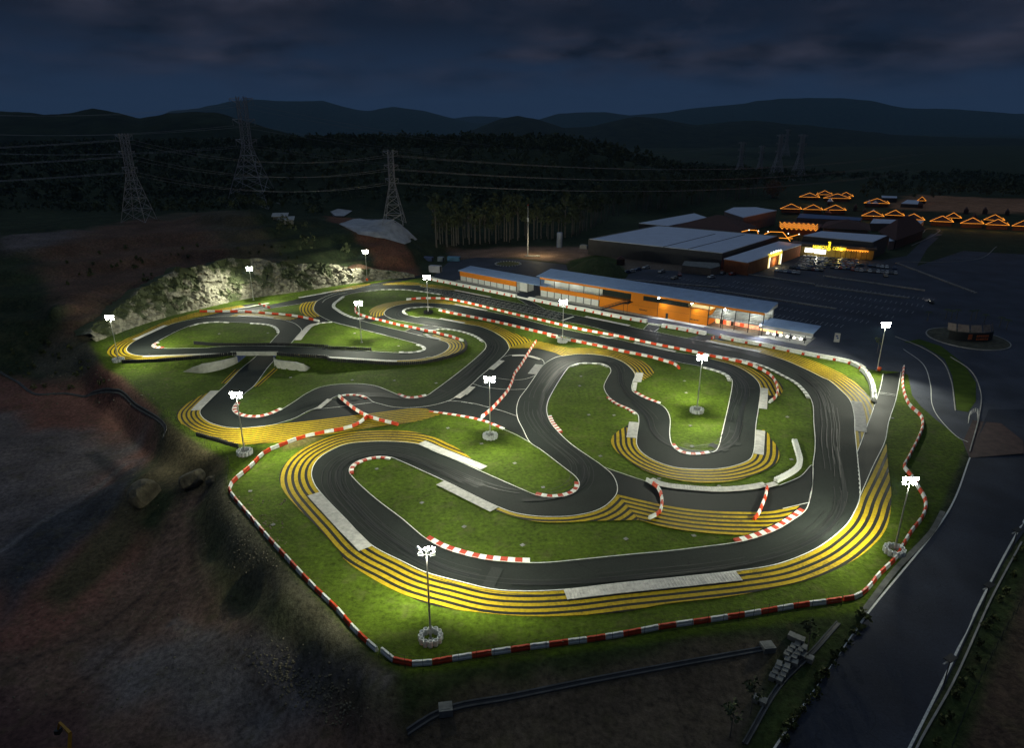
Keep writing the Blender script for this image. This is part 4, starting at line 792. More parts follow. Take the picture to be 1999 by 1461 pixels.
mm_.ob('guard_rail', M_DARKM, br)
mm_ = MB()
for i in range(9):
    p = q3 + (q2 - q3) * i / 8; mm_.bar((*p, 3.1), (*p, 5.0), .03)
for z_ in (4.2, 5.0): mm_.bar((*q3, z_), (*q2, z_), .025)
mm_.ob('guard_rail', M_DARKM, br)
for k_, pl_ in enumerate((WL_BOT, WR_BOT)):
    for p, v in zip(pl_[1:5], (WL_TOP_V if k_ == 0 else WR_TOP_V)[1:5]):
        z_ = min(3.2, ztop(p, v)); MB().bar((p[0], p[1], z_), (p[0], p[1], z_ + 1.1), .03).ob('post', M_DARKM, br)

# ================================================================== red and white plastic barriers
def block_mesh(L_, m, h=0.78, w=0.56):
    key = ('bb', round(L_, 2), m.name, round(h, 2), round(w, 2))
    if key in _kblk: return _kblk[key]
    b = MB(); g = 0.03; l = L_ / 2 - g; prof = [(-w / 2, 0), (-w / 2, h * .35), (-w * .30, h * .55), (-w * .27, h), (w * .27, h), (w * .30, h * .55), (w / 2, h * .35), (w / 2, 0)]
    V = [(-l, y, z) for y, z in prof] + [(l, y, z) for y, z in prof]; n = 8
    F = [(i, n + i, n + (i + 1) % n, (i + 1) % n) for i in range(n)] + [tuple(range(n)), tuple(range(2 * n - 1, n - 1, -1))]
    b.add(V, [f[::-1] for f in F]); b.box(-l * .75, -l * .45, -w * .2, w * .2, h, h + .05); b.box(l * .45, l * .75, -w * .2, w * .2, h, h + .05)
    me = b.me('barrier_block', m); _kblk[key] = me; return me
def barrier(label, pts_w, L_=2.0, first=0, pattern=None, h=0.78, w=0.56, group=None, zf=None, cat='barrier'):
    c = resample(smooth(pts_w, 0.5), L_); root = empty('plastic_barrier', (c[0][0], c[0][1], 0)); tag(root, label, cat, group)
    for i in range(len(c) - 1):
        a, b = c[i], c[i + 1]; mid = (a + b) / 2; d = b - a; ln = float(np.hypot(*d)); z = (zf(*mid) if zf else 0.0) + 0.06
        if pattern: mm = pattern[(i + first) % len(pattern)]
        else: mm = (M_BRED, M_BWHITE)[(i + first) % 2]
        hh_, ww_ = (h * .62, w * .9) if pattern and mm is M_BRED else (h, w)
        if pattern and len(pattern) > 1:
            nn_ = np.array([-d[1], d[0]]) / ln; nn_ = nn_ if nn_[1] > 0 else -nn_; q_ = mid + nn_ * (w * .9)
            link('barrier_block', block_mesh(L_, M_BWHITE, h * 1.05, w * .8), root, (q_[0] - c[0][0], q_[1] - c[0][1], z), math.atan2(d[1], d[0]))
        o = link('barrier_block', block_mesh(L_, mm, hh_, ww_), root, (mid[0] - c[0][0], mid[1] - c[0][1], z), math.atan2(d[1], d[0]) + random.uniform(-.015, .015))
    return root
BG = 'plastic barriers around the kart circuit'
barrier('long red and white plastic barrier along the left lower edge of the circuit', tr(('E', 0, [(1030, 212), (990, 248), (940, 275), (870, 295), (740, 318), (600, 352), (480, 397), (380, 442), (290, 532), (190, 617), (157, 660), (160, 690), (200, 745), (300, 862), (400, 980), (550, 1145), (700, 1305), (860, 1461)]), ('H', 0, [(970, 605), (1080, 710), (1120, 745)])), 2.3, group=BG)
barrier('red and white plastic barrier along the bottom edge of the circuit with fence posts', tr(('H', 0, [(1150, 745), (1200, 795), (1300, 830), (1430, 833), (1560, 810), (1700, 788), (1999, 742)]), ('F', 0, [(948, 1450)]), ('G', 0, [(0, 1223), (200, 1195), (400, 1165), (620, 1130), (820, 1095), (1010, 1070), (1110, 1055)])), 2.75, 1, group=BG)
barrier('red and white plastic barrier curving up the right edge beside the access road', tr(('G', 0, [(1120, 1052), (1200, 1038), (1270, 990), (1340, 903), (1450, 793), (1490, 725), (1550, 623), (1620, 532), (1645, 472), (1640, 412), (1600, 342), (1550, 262), (1510, 212), (1540, 142), (1600, 22)]), ('D', 0, [(1300, 930), (1292, 862), (1220, 792), (1187, 720), (1175, 640), (1183, 545)])), 1.9, 0, group=BG)
barrier('short red and white barrier crossing the yellow stripes left of centre', T('E', (850, 85), (950, 165), (1030, 210), (1120, 240), (1225, 265)), 2.0, 1, group=BG)
barrier('red and white barrier running across the dark asphalt at the centre of the circuit', T('L', (975, 185), (930, 245), (850, 375), (770, 505), (690, 615), (665, 700), (600, 835), (510, 945), (400, 1065), (265, 1180)), 1.6, 0, group=BG)
barrier('long red and white barrier on the near side of the return straight', tr(('K', 0, [(245, 715), (420, 755), (650, 798), (1070, 885), (1500, 990), (1780, 1055)]), ('C', 0, [(250, 572), (360, 598), (600, 645), (800, 690), (1000, 730), (1100, 760), (1160, 780), (1190, 808)])), 2.05, 1, group=BG)
barrier('long red and white barrier between the pit straight and the return straight', tr(('J', 0, [(1550, 575), (1700, 562), (1992, 560)]), ('K', 0, [(400, 575), (600, 615), (900, 685), (1200, 760), (1600, 850)]), ('C', 0, [(300, 486), (500, 532), (700, 568), (800, 588), (1000, 632), (1180, 668), (1290, 690)]), ('Q', 0, [(860, 715), (1000, 745), (1150, 775), (1290, 830), (1380, 885), (1430, 955), (1445, 1015), (1420, 1085), (1370, 1125)])), 2.1, 1, group=BG)
barrier('red and white barrier from the left loop mast to the small yellow striped hairpin', tr(('J', 0, [(900, 665), (885, 705), (900, 740), (950, 770), (1050, 805), (1250, 855), (1450, 905), (1650, 945), (1850, 990)]), ('K', 0, [(150, 990), (270, 1025), (400, 1055), (480, 1085), (560, 1110)])), 2.0, 1, group=BG)
barrier('red and white barrier across the top of the far left oval', T('M', (335, 332), (600, 332), (900, 334), (1200, 356), (1480, 379), (1650, 404), (1880, 459)), 3.1, 0, group=BG)
barrier('very short red and white barrier across the far left link lane', T('M', (1100, 234), (1160, 254), (1240, 284)), 1.8, 0, group=BG)
barrier('curved red and white barrier closing the lower right link lane on its left', T('F', (1175, 455), (1240, 495), (1270, 555), (1272, 605), (1255, 665), (1190, 700)), 1.9, 1, group=BG)
barrier('curved red and white barrier closing the lower right link lane on its right', T('G', (640, 340), (632, 387), (610, 445), (580, 515), (555, 545)), 1.9, 0, group=BG)
PW = [M_BWHITE, M_BWHITE, M_BWHITE, M_BWHITE, M_BRED]
WG = 'white pit wall barriers with red blocks'
barrier('white pit wall barrier with red blocks in front of the left garage', tr(('J', 0, [(1870, 296)]), ('K', 0, [(150, 312), (480, 382), (850, 458), (1150, 520), (1240, 538)])), 0.85, 0, PW, 1.15, 0.9, WG)
barrier('short low white barrier gate between the two pit wall barriers', tr(('K', 0, [(1258, 538), (1400, 570)])), 1.0, 0, [M_BWHITE], 0.6, 0.6, WG)
barrier('white pit wall barrier with red blocks in front of the orange pit building', tr(('K', 0, [(1400, 570), (1630, 618), (1992, 690)]), ('C', 0, [(500, 390), (700, 432), (955, 478)])), 0.85, 0, PW, 1.15, 0.9, WG)
barrier('short white barrier at the pit entry gap below the orange building', tr(('Q', 0, [(295, 425), (405, 442)])), 1.1, 0, [M_BWHITE], 0.6, 0.6, WG)
barrier('white barrier with red blocks behind the small half round grass patch', tr(('Q', 0, [(415, 450), (600, 480), (800, 522)])), 0.8, 2, PW, 1.15, 0.9, WG)
barrier('long white barrier with red blocks below the spectator stand bending down at the right', tr(('Q', 0, [(925, 545)]), ('D', 0, [(100, 378), (270, 408), (440, 445), (620, 480), (830, 522), (930, 572), (972, 625), (997, 700), (1000, 765)])), 0.95, 4, PW, 1.1, 0.8, WG)
barrier('lone red and white block at the pit entry beside the stand barrier', T('Q', (858, 560), (880, 548)), 0.7, 0, None, 0.9, 0.5, WG)

# ------------------------------------------------------------------ tyre walls
def tyre_stack_mesh(m, n=5, key='t'):
    if key in _kblk: return _kblk[key]
    b = MB(); h = 0.2
    for k in range(n): b.ring([(.17, k * h + .01), (.27, k * h + .0), (.31, k * h + .05), (.31, k * h + .15), (.27, k * h + .195), (.17, k * h + .19), (.17, k * h + .01)], 9)
    me = b.me('tyre_stack', m, True); _kblk[key] = me; return me
def tyrewall(label, pts, m, key, rows=1, up=False, n=5, step=0.64):
    c = resample(smooth(pts, .5), step); root = empty('tyre_wall', (c[0][0], c[0][1], 0)); tag(root, label, 'tyre wall'); nn = normals(c)
    for i in range(len(c)):
        for r_ in range(rows):
            p = c[i] + nn[i] * (r_ * .6); z = (upf(*p) if up else 0) + .03
            link('tyre_stack', tyre_stack_mesh(m, n, key), root, (p[0] - c[0][0] + random.uniform(-.03, .03), p[1] - c[0][1] + random.uniform(-.03, .03), z), random.uniform(0, 6))
tyrewall('black tyre wall along the front of the bridge track, left part to the bridge', tr(('N', 'u', [(400, 725), (700, 716), (1100, 692), (1500, 656), (1720, 636)]), ('M', 'u', [(800, 888)])), M_TYRE, 'blk', 1, True)
tyrewall('black tyre wall around the outside of the hairpin right of the bridge', tr(('M', 'u', [(1345, 892), (1500, 905), (1992, 940)]), ('J', 'u', [(540, 1358), (1000, 1393), (1430, 1415), (1750, 1400)]), ('K', 'u', [(150, 1378), (400, 1320), (560, 1250), (605, 1180), (582, 1120)])), M_TYRE, 'blk', 1, True)
tyrewall('black tyre wall on the far side of the bridge track', tr(('M', 'u', [(268, 745), (500, 765), (900, 772), (1400, 768), (1992, 795)]), ('J', 'u', [(500, 1200), (1085, 1228)])), M_TYRE, 'blk', 1, True)
tyrewall('dark tyre wall with white rims at the lower left corner of the striped apron', T('P', (560, 520), (800, 590), (1000, 645), (1200, 710), (1340, 745)), M_TYRE, 'blk', 1)
tyrewall('white painted tyre wall arc on the grass inside the right hand bend', T('G', (805, 45), (830, 130), (838, 172), (822, 215), (765, 255), (692, 292)), M_BWHITE, 'wht', 2, False, 4)

# ================================================================== floodlight masts
M_LAMP = mat('floodlight_lens', (0.9, 0.9, 0.8), .4, var=0, emit=(1.0, 0.96, 0.80), estr=260)
M_HEAD = mat('floodlight_housing', (0.5, 0.5, 0.48), .4, metal=.3, var=0)
M_DRUMT = mat('white_painted_drum', (0.75, 0.76, 0.74), .55, var=.12, scale=3)
def short(t, n=16): return ' '.join(t.split()[:n])
def mast(label, bu, bv, tv, watts, ring=True, lit=True, ball=False, dark_ring=False, yaw=0.0, beams=(0, 90, 180, 270), tilt=58, away=False):
    x, y = at(bu, bv); z = ztop((x, y), tv); hgt = z
    root = empty('floodlight_mast', (x, y, 0)); tag(root, label, 'light mast', 'floodlight masts of the kart circuit')
    m = MB(); m.bar((0, 0, 0), (0, 0, hgt), .17, 8, .08); m.box(-.35, .35, -.35, .35, 0, .12); m.ob('pole', M_STEEL, root)
    m = MB(); m.bar((-1.15, 0, hgt - .05), (1.15, 0, hgt - .05), .06); m.bar((-1.0, 0, hgt - .95), (1.0, 0, hgt - .95), .06); m.bar((0, -.8, hgt - .4), (0, .8, hgt - .4), .05); m.ob('crossarm', M_STEEL, root)
    hm = MB(); hm.box(-.34, .34, -.12, .16, -.27, .27); hm = hm.me('floodlight_head', M_HEAD)
    lm = MB(); lm.box(-.30, .30, -.155, -.123, -.23, .23); lm = lm.me('lens', M_LAMP)
    k = 0
    for (px, py, pz) in ((-1.0, 0, 0), (0, -.25, 0), (1.0, 0, 0), (-.85, .1, -.95), (.85, .1, -.95), (0, .75, -.5)):
        a = yaw + math.atan2(py - .001, px) * 0 + (k * 1.05)
        h = link('floodlight_head', hm, root, (px, py, hgt + pz)); h.rotation_euler = (R(-35), 0, a) if not away else (R(30), 0, math.pi + (k - 3) * .3)
        if away: h.rotation_euler = (R(-35), 0, math.pi + (k - 3) * .3); k += 1
        l_ = link('lens', lm, h)
        if not lit: l_.data = lm
    m = MB(); m.box(-.2, .2, -.25, -.1, 1.1, 1.9); m.ob('switch_box', M_HEAD, root)
    ld = bpy.data.lights.new('floodlight', 'POINT'); ld.energy = watts * .05; ld.color = (0.97, 1.0, 0.80); ld.shadow_soft_size = .4; lo = bpy.data.objects.new('floodlight_spill', ld); COL.objects.link(lo); lo.parent = root; lo.location = (0, 0, hgt - 1.6)
    for az in beams:
        ld = bpy.data.lights.new('floodlight', 'SPOT'); ld.energy = watts; ld.color = (0.97, 1.0, 0.80); ld.shadow_soft_size = .35
        ld.spot_size = R(104); ld.spot_blend = 1.0
        lo = bpy.data.objects.new('floodlight_beam', ld); COL.objects.link(lo); lo.parent = root
        lo.rotation_euler = (R(tilt), 0, R(az)); lo.location = (-math.sin(R(az)) * .6, math.cos(R(az)) * .6, hgt - 1.1)
    if ring or dark_ring:
        rad = 1.45; n = 12; mt = M_TYRE if dark_ring else M_DRUMT
        rr = empty('drum_ring', (x, y, 0)); tag(rr, short(('black tyre ring' if dark_ring else 'ring of white drums') + ' round the foot of the ' + label), 'drums', 'drum rings around the masts')
        for i in range(n):
            t = 2 * math.pi * i / n + .1; b = MB(); key = 'drum' + mt.name
            if key not in _kblk:
                b.ring([(.24, .95), (.34, 1.0), (.36, .97), (.36, .02), (.34, .0)], 12); b.ring([(.24, .95), (.22, .3), (0.01, .3)], 12); _kblk[key] = b.me('drum', mt, False)
            link('drum', _kblk[key], rr, (rad * math.cos(t), rad * math.sin(t), .03))
    if ball:
        b = MB(); b.ring([(.02, 1.5), (.4, 1.4), (.62, 1.05), (.62, .7), (.4, .3), (.25, .1), (.02, .05)], 12)
        o = b.ob('marker_buoy', mat('orange_buoy', (0.75, 0.10, 0.02), .5), None, (x + .1, y - 1.0, .1), sm=True); tag(o, short('orange ball at the foot of the ' + label), 'marker')
    return root
E_M = 52000
mast('unlit looking near mast with its lamps turned away from the camera', 841, 1250, 1072, E_M * .62, beams=(-36, 0, 36), tilt=57, away=True)
mast('lit mast at the lower left corner by the perimeter fence', 478, 887, 768, E_M * .75, beams=(-10, -70, -120, 40), tilt=57)
mast('lit mast on the grass just left of the circuit centre', 957, 855, 738, E_M)
mast('lit mast on the grass inside the right hand loop', 1360, 805, 695, E_M * 1.1)
mast('lit mast at the right edge beside the access road', 1745, 1080, 935, E_M * .75, beams=(25, 62, 92), tilt=54)
mast('lit mast at the upper right corner by the run-off road', 1712, 724, 632, E_M, ring=False, ball=True, beams=(60, 110, 160), tilt=57)
mast('lit mast on the narrow grass in front of the orange pit building', 1098, 668, 588, E_M)
mast('lit mast inside the small hairpin near the left garage', 836, 612, 540, E_M, ring=False, dark_ring=True, beams=(-60, 110, 180))
mast('lit mast on the triangular grass right of the bridge', 706, 669, 590, E_M, ring=False)
mast('lit mast at the foot of the rock cut above the left oval', 495, 586, 523, E_M * .8, ring=False, beams=(86, -86, 145, -145))
mast('lit mast at the far left tip of the left oval', 232, 706, 618, E_M * .8, beams=(-50, -110, 0))
mast('lit mast at the far top by the rocks with an orange ball', 717, 549, 490, E_M * .9, ring=False, ball=True, beams=(60, 130, -130))

# ------------------------------------------------------------------ perimeter fence posts along the bottom barrier
def fence(label, pts, h=1.9, step=2.4, zf=None, rails=(0.95, 1.0), m=M_DARKM, r=.03, cat='fence'):
    c = resample(smooth(pts, 1.0), step); root = empty('perimeter_fence', (0, 0, 0)); tag(root, label, cat)
    for p in c:
        z = zf(*p) if zf else 0; m_ = MB(); m_.bar((0, 0, -.2), (0, 0, h), r); link('post', _kblk.setdefault('post%s%s' % (h, m.name), m_.me('post', m)), root, (p[0], p[1], z))
    b = MB()
    for i in range(len(c) - 1):
        za = zf(*c[i]) if zf else 0; zb = zf(*c[i + 1]) if zf else 0
        for q in rails: b.bar((*c[i], za + h * q - .02), (*c[i + 1], zb + h * q - .02), r * .5, 3)
    o = b.ob('rails', m, root)
    return root
fence('thin dark wire fence behind the bottom barrier', tr(('H', 0, [(1120, 770), (1290, 850), (1430, 860), (1700, 812), (1999, 770)]), ('G', 0, [(0, 1245), (400, 1190), (820, 1120), (1110, 1085)])), 2.2, 2.5, hat, (.05, .5, 1.0))
fence('thin fence along the left edge slope below the circuit', T('X', (240, 735), (330, 812), (400, 868), (445, 900), (446, 958), (560, 1098), (740, 1290)), 1.4, 3.0, hat, (1.0,), M_DARKM, .025)
fence('dark fence at the foot of the rock cut', T('X', (240, 660), (320, 634), (500, 598), (640, 574), (800, 556)), 1.5, 3.0, hat, (.1, .5, 1.0))
# ================================================================== paved areas outside the circuit
def px(k, x, y):
    ox, oy, s = CR[k]; return (ox + x / s, oy + y / s)
_lotp = T('X', (842, 544), (875, 512), (930, 503), (1010, 506), (1105, 517), (1112, 537), (1190, 549), (1255, 525), (1420, 536), (1480, 532), (1560, 500), (1640, 500), (1720, 508), (1770, 500), (1800, 470), (1830, 448), (1842, 455), (1810, 485), (1790, 520), (1880, 490), (2050, 500), (2250, 520), (2250, 800), (1930, 800), (1893, 896)) + \
  T('D', (1600, 1123), (1555, 1010), (1450, 925), (1380, 870), (1290, 790), (1235, 720), (1210, 590), (1165, 575), (1000, 560), (945, 560), (830, 500), (440, 425), (270, 390), (10, 345)) + T('Q', (800, 500), (415, 425), (290, 412)) + T('C', (700, 412), (500, 370)) + T('K', (1992, 655), (1400, 545), (1240, 525), (850, 440), (480, 365), (150, 295))
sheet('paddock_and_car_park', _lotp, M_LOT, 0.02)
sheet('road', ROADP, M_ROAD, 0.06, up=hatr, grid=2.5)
M_KERBST = mat('kerb_stone', (0.30, 0.29, 0.27), .85, var=.2)
def groundline(name, k, pts, w_, m, z=0.16, h=0, lift=True):
    c = smooth([on(*px(k, *q))[:2] for q in pts], 2.0); return strip(name, c, -w_ / 2, w_ / 2, m, z - .08, hatr, None, h)
for i, (k, p, w_, m_, h) in enumerate([('X', [(1893, 896), (1851, 1000), (1690, 1205), (1517, 1455), (1480, 1510)], .28, M_WHITEP, 0), ('X', [(1999, 1020), (1968, 1073), (1911, 1183), (1839, 1335), (1776, 1461), (1750, 1510)], .30, M_WHITEP, 0), ('X', [(1994, 1060), (1935, 1170), (1860, 1335), (1790, 1461), (1770, 1510)], .25, M_KERBST, .15),
    ('R', [(1395, 0), (1325, 130), (1095, 370), (900, 630)], .9, mat('old_channel_concrete', (.12, .12, .11), .9, var=.3), .1), ('D', [(1130, 350), (1300, 420), (1420, 500), (1480, 620), (1510, 820)], .25, M_KERBST, .1), ('D', [(1180, 430), (1300, 520), (1350, 650), (1362, 780), (1400, 860), (1540, 1000), (1590, 1020)], .2, M_WHITEP, 0),
    ('D', [(1480, 480), (1600, 560), (1670, 700), (1660, 850), (1600, 1080)], .25, M_KERBST, .12), ('U', [(1820, 540), (1700, 620), (1500, 640), (1180, 640)], .3, M_KERBST, .12), ('V', [(900, 510), (1100, 430), (1150, 395), (1236, 400), (1200, 450), (1000, 546)], .4, M_KERBST, .12)]):
    o = groundline('road_edge', k, p, w_, m_, .20 if not h else .28, h * 1.5); o['kind'] = 'structure'
o = sheet('verge_grass', T('D', (1180, 385), (1300, 405), (1440, 490), (1490, 600), (1515, 815), (1590, 830), (1640, 760), (1640, 640), (1560, 520), (1420, 410), (1280, 365)), M_GRASS, .06)
o = sheet('red_paving', T('D', (1560, 1010), (1620, 880), (1800, 900), (1940, 1010), (1945, 1090), (1600, 1120)), mat('red_block_paving', (.055, .03, .028), .8, var=.3), .03)
for k_, pts in (('left', [(1050, 532), (1110, 520), (1170, 500), (1215, 512), (1220, 532), (1190, 545)]),): pass
# parking bay lines
def bays(pa, pb, n, ln, label):
    pa = np.array(pa); pb = np.array(pb); d = (pb - pa) / n; u_ = d / np.linalg.norm(d); nn = np.array([-u_[1], u_[0]]); b = MB()
    for i in range(n + 1):
        p = pa + d * i; q = p + nn * ln; w_ = u_ * .06; b.add([(*(p - w_), 0), (*(p + w_), 0), (*(q + w_), 0), (*(q - w_), 0)], [(0, 1, 2, 3)])
    o = b.ob('parking_bay_lines', mat('worn_bay_paint', (.5, .5, .5), .8), None, (0, 0, .035)); o['kind'] = 'structure'
for a, b_, n in (((1210, 570), (1640, 640), 52), ((1230, 558), (1690, 632), 50), ((1250, 548), (1740, 622), 52), ((1280, 540), (1780, 612), 50), ((1430, 552), (1800, 600), 40), ((1520, 548), (1820, 588), 34)):
    bays(at(*a), at(*b_), n, 4.6, '')
M_HEDGE = mat('wheel_stop', (.36, .34, .31), .8, var=.3)
for (k, a, b_, n, lb) in (('U', (0, 830), (780, 950), 46, 'row of pale wheel stops nearest the spectator stand roof'), ('U', (140, 715), (640, 790), 34, 'row of pale wheel stops below the orange lit annex'), ('U', (700, 735), (1360, 830), 36, 'row of wheel stops in the middle of the wide car park'), ('U', (650, 800), (1260, 880), 36, 'row of wheel stops at the near side of the wide car park'), ('U', (1170, 650), (1700, 850), 34, 'row of wheel stops running toward the roundabout'), ('T', (330, 690), (1200, 760), 36, 'row of wheel stops behind the long pit building roof')):
    A_, B_ = np.array(T(k, a)[0]), np.array(T(k, b_)[0]); b = MB(); d = (B_ - A_) / n
    for i in range(n):
        p = A_ + d * i; b.box(p[0] - .55, p[0] + .55, p[1] - .5, p[1] + .5, .02, .55)
    o = b.ob('wheel_stops', M_HEDGE); tag(o, lb, 'wheel stops', kind='stuff')

# ================================================================== helper: vertical facade plane
class Facade:
    def __init__(s, p0, p1):
        s.p0 = np.array(p0); s.d = np.array(p1) - s.p0; s.L = float(np.hypot(*s.d)); s.d /= s.L; s.n = np.array([-s.d[1], s.d[0]]); s.ang = math.atan2(s.d[1], s.d[0])
        if s.n[1] < 0: s.n = -s.n
    def sz(s, k, x, y, off=0.0):
        """position along the facade and height of the point seen at a pixel, on the plane off metres behind it"""
        u, v = px(k, x, y); r = np.array([(u - CX) / FPX, CT - (v - CY) / FPX * ST]); rz_ = -ST - (v - CY) / FPX * CT
        q = s.p0 + s.n * off; t = (q @ s.n) / (r @ s.n); p = r * t; return float((p - s.p0) @ s.d), H0 + rz_ * t
M_ORANGE = mat('orange_cladding', (0.62, 0.185, 0.003), .55, var=.06, scale=.3)
M_ROOF = mat('blue_grey_metal_roof', (0.27, 0.38, 0.58), .5, var=.08, scale=.4)
M_DOORW = mat('white_shutter', (0.55, 0.55, 0.53), .6, var=.06)
M_WALLW = mat('white_render', (0.6, 0.6, 0.57), .7, var=.08)
M_GLASSD = mat('dark_glass', (0.02, 0.025, 0.022), .15, var=0, spec=.6)
M_BLACK = mat('black_panel', (0.015, 0.015, 0.016), .6, var=0)
def seam_roof(b, x0, x1, y0, y1, z0, z1, step=1.2, th=.18):
    """sloping roof sheet with standing seams (y0,z0) front to (y1,z1) back"""
    b.add([(x0, y0, z0), (x1, y0, z0), (x1, y1, z1), (x0, y1, z1), (x0, y0, z0 + th), (x1, y0, z0 + th), (x1, y1, z1 + th), (x0, y1, z1 + th)], [(0, 3, 2, 1), (4, 5, 6, 7), (0, 1, 5, 4), (1, 2, 6, 5), (2, 3, 7, 6), (3, 0, 4, 7)])
    n = int((x1 - x0) / step)
    for i in range(1, n):
        x = x0 + (x1 - x0) * i / n; b.add([(x - .03, y0, z0 + th), (x + .03, y0, z0 + th), (x + .03, y1, z1 + th), (x - .03, y1, z1 + th), (x, y0, z0 + th + .07), (x, y1, z1 + th + .07)], [(0, 4, 5, 3), (1, 2, 5, 4), (0, 1, 4)])

# ---- left garage
F1 = Facade(T('K', (520, 318))[0], T('K', (1245, 462))[0])
g = empty('pit_garage', (*F1.p0, 0), F1.ang); tag(g, 'low orange garage block with a row of white shutter doors and blue roof', 'garage')
hd = F1.sz('K', 520, 257)[1]; ho = F1.sz('K', 515, 195)[1]; L1 = F1.L
MB().box(0, L1, .35, 7, 0, ho).ob('wall', M_WALLW, g)
MB().box(-.1, L1 + .1, .0, .34, hd, ho).ob('orange_band', M_ORANGE, g)
nd = 9
for i in range(nd): 
    x = L1 * i / nd; b = MB(); b.box(x + .15, x + L1 / nd - .15, .2, .345, .05, hd - .03)
    for q in range(1, 8): b.box(x + .15, x + L1 / nd - .15, .17, .2, hd * q / 8 - .03, hd * q / 8)
    b.ob('shutter_door', M_DOORW, g)
for i in range(nd + 1): x = L1 * i / nd; MB().box(x - .13, x + .13, .1, .34, 0, hd - .01).ob('door_post', M_BLACK, g)
b = MB(); b.box(L1 + .12, L1 + 4.4, 2.5, 7, 0, ho - .5); b.ob('end_room', M_WALLW, g)
b = MB(); seam_roof(b, -1.2, L1 + 17, -.1, 8.5, ho + .02, ho + 1.0); b.ob('roof', M_ROOF, g)
for xx in (L1 + 6, L1 + 11, L1 + 16): MB().box(xx - .1, xx + .1, 1.0, 1.2, 0, ho).ob('roof_post', M_DARKM, g)
MB().box(-1, L1 + 2, -2.2, -.02, 0, .16).ob('step', M_CONC, g)

# ---- long orange pit building with stand
F2 = Facade(T('K', (1555, 520))[0], T('C', (1385, 500))[0])
g = empty('pit_building', (*F2.p0, 0), F2.ang); tag(g, 'long two storey orange pit building with blue roof and open spectator stand', 'building')
sz = F2.sz
hA = sz('K', 1560, 452)[1]; hB = sz('K', 1560, 380)[1]; hC = sz('K', 1560, 292)[1]; hT = sz('K', 1560, 275)[1] 
s1 = sz('C', 615, 330)[0]; s2 = sz('C', 845, 330)[0]; s3 = F2.L; s4 = sz('Q', 1300, 560)[0]
hA = 2.7; hB = 4.5; hT = max(7.6, min(9, hT)); hC = hT - .75
D2 = 9.0
MB().box(0, s1, .4, D2, 0, hB - .2).ob('wall', M_WALLW, g)
MB().box(0, s1, 3.2, D2, hB - .19, hT).ob('upper_wall', M_WALLW, g)
MB().box(0, s1, 0, .38, hA, hB).ob('orange_band', M_ORANGE, g)
n8 = 8
for i in range(n8):
    x = s1 * i / n8; b = MB(); b.box(x + .15, x + s1 / n8 - .15, .2, .395, .05, hA - .03)
    for q in range(1, 8): b.box(x + .15, x + s1 / n8 - .15, .17, .2, hA * q / 8 - .03, hA * q / 8)
    b.ob('shutter_door', M_DOORW, g)
for i in range(n8 + 1): x = s1 * i / n8; MB().box(x - .13, x + .13, .1, .39, 0, hA - .01).ob('door_post', M_BLACK, g)
for i in range(5): x = s1 * i / 4; MB().box(x - .09, x + .09, .05, .25, hB + .01, hC).ob('column', M_BLACK, g)
b = MB(); b.box(0, s1, .1, .14, hB + .9, hB + 1.0); [b.box(x, x + .04, .1, .14, hB, hB + .9) for x in np.arange(0, s1, .8)]; b.ob('balcony_rail', M_DARKM, g)
MB().box(-.1, s4, -.22, .3, hC, hT - .01).ob('orange_fascia', M_ORANGE, g)
MB().box(s1 + .01, s2, .5, D2, 0, hB - .2).ob('orange_wall', M_ORANGE, g)
MB().box(s1 + .01, s2, 2.8, D2, hB - .19, hT).ob('dark_glazing', M_GLASSD, g)
b = MB(); b.box(s1, s2, .45, .5, hB + .9, hB + 1.0); b.box(s1, s2, .45, .5, hB + .45, hB + .5); [b.box(x, x + .05, .45, .5, hB - .2, hB + .9) for x in np.arange(s1, s2, 1.0)]; b.ob('balcony_rail', M_DARKM, g)
# stair
b = MB(); x0s, x1s = s1 + 3.5, s2 - .8; ns = 14
for i in range(ns):
    x = x0s + (x1s - x0s) * i / ns; z = hB * (i + 1) / ns; b.box(x, x + (x1s - x0s) / ns, -4.2, -2.6, z - .08, z)
b.bar((x0s, -4.25, 1), (x1s, -4.25, hB + 1), .1); b.bar((x0s, -2.55, 1), (x1s, -2.55, hB + 1), .1); b.bar((x0s, -4.25, .1), (x1s, -4.25, hB), .28); b.bar((x0s, -2.55, .1), (x1s, -2.55, hB), .28)
for i in range(0, ns + 1, 2):
    x = x0s + (x1s - x0s) * i / ns; z = hB * i / ns; b.bar((x, -4.25, z), (x, -4.25, z + 1), .04); b.bar((x, -2.55, z), (x, -2.55, z + 1), .04)
b.box(x1s, x1s + 1.8, -4.3, .45, hB - .15, hB); b.bar((x1s + 1.7, -4.2, 0), (x1s + 1.7, -4.2, hB + 1), .08); b.bar((x1s, -4.2, 0), (x1s, -4.2, hB + 1), .08); b.bar((x1s, -4.2, hB + 1), (x1s + 1.7, -4.2, hB + 1), .05)
o = b.ob('steel_stair', M_BLACK, g)
wz0 = sz('C', 935, 335)[1]; wz1 = sz('C', 935, 297)[1]; ws = sz('C', 932, 310)[0]
MB().box(s2, s3, 0, D2, 0, hC - 1.9).ob('orange_wall', M_ORANGE, g)
MB().box(s2, ws, 0, D2, hC - 1.895, hC - .005).ob('orange_wall', M_ORANGE, g)
MB().box(ws + .01, s3 - 8, .25, D2, hC - 1.895, hC - .005).ob('ribbon_window', M_GLASSD, g)
for x in np.arange(ws + 2, s3 - 8, 2.4): MB().box(x, x + .08, .17, .24, hC - 1.89, hC - .01).ob('window_frame', M_BLACK, g)
M_WARMIN = mat('yellow_interior_glow', (.8, .7, .4), .6, var=.3, scale=.8, emit=(1.0, .82, .38), estr=.55)  # light inside the room put in as the block's own glow
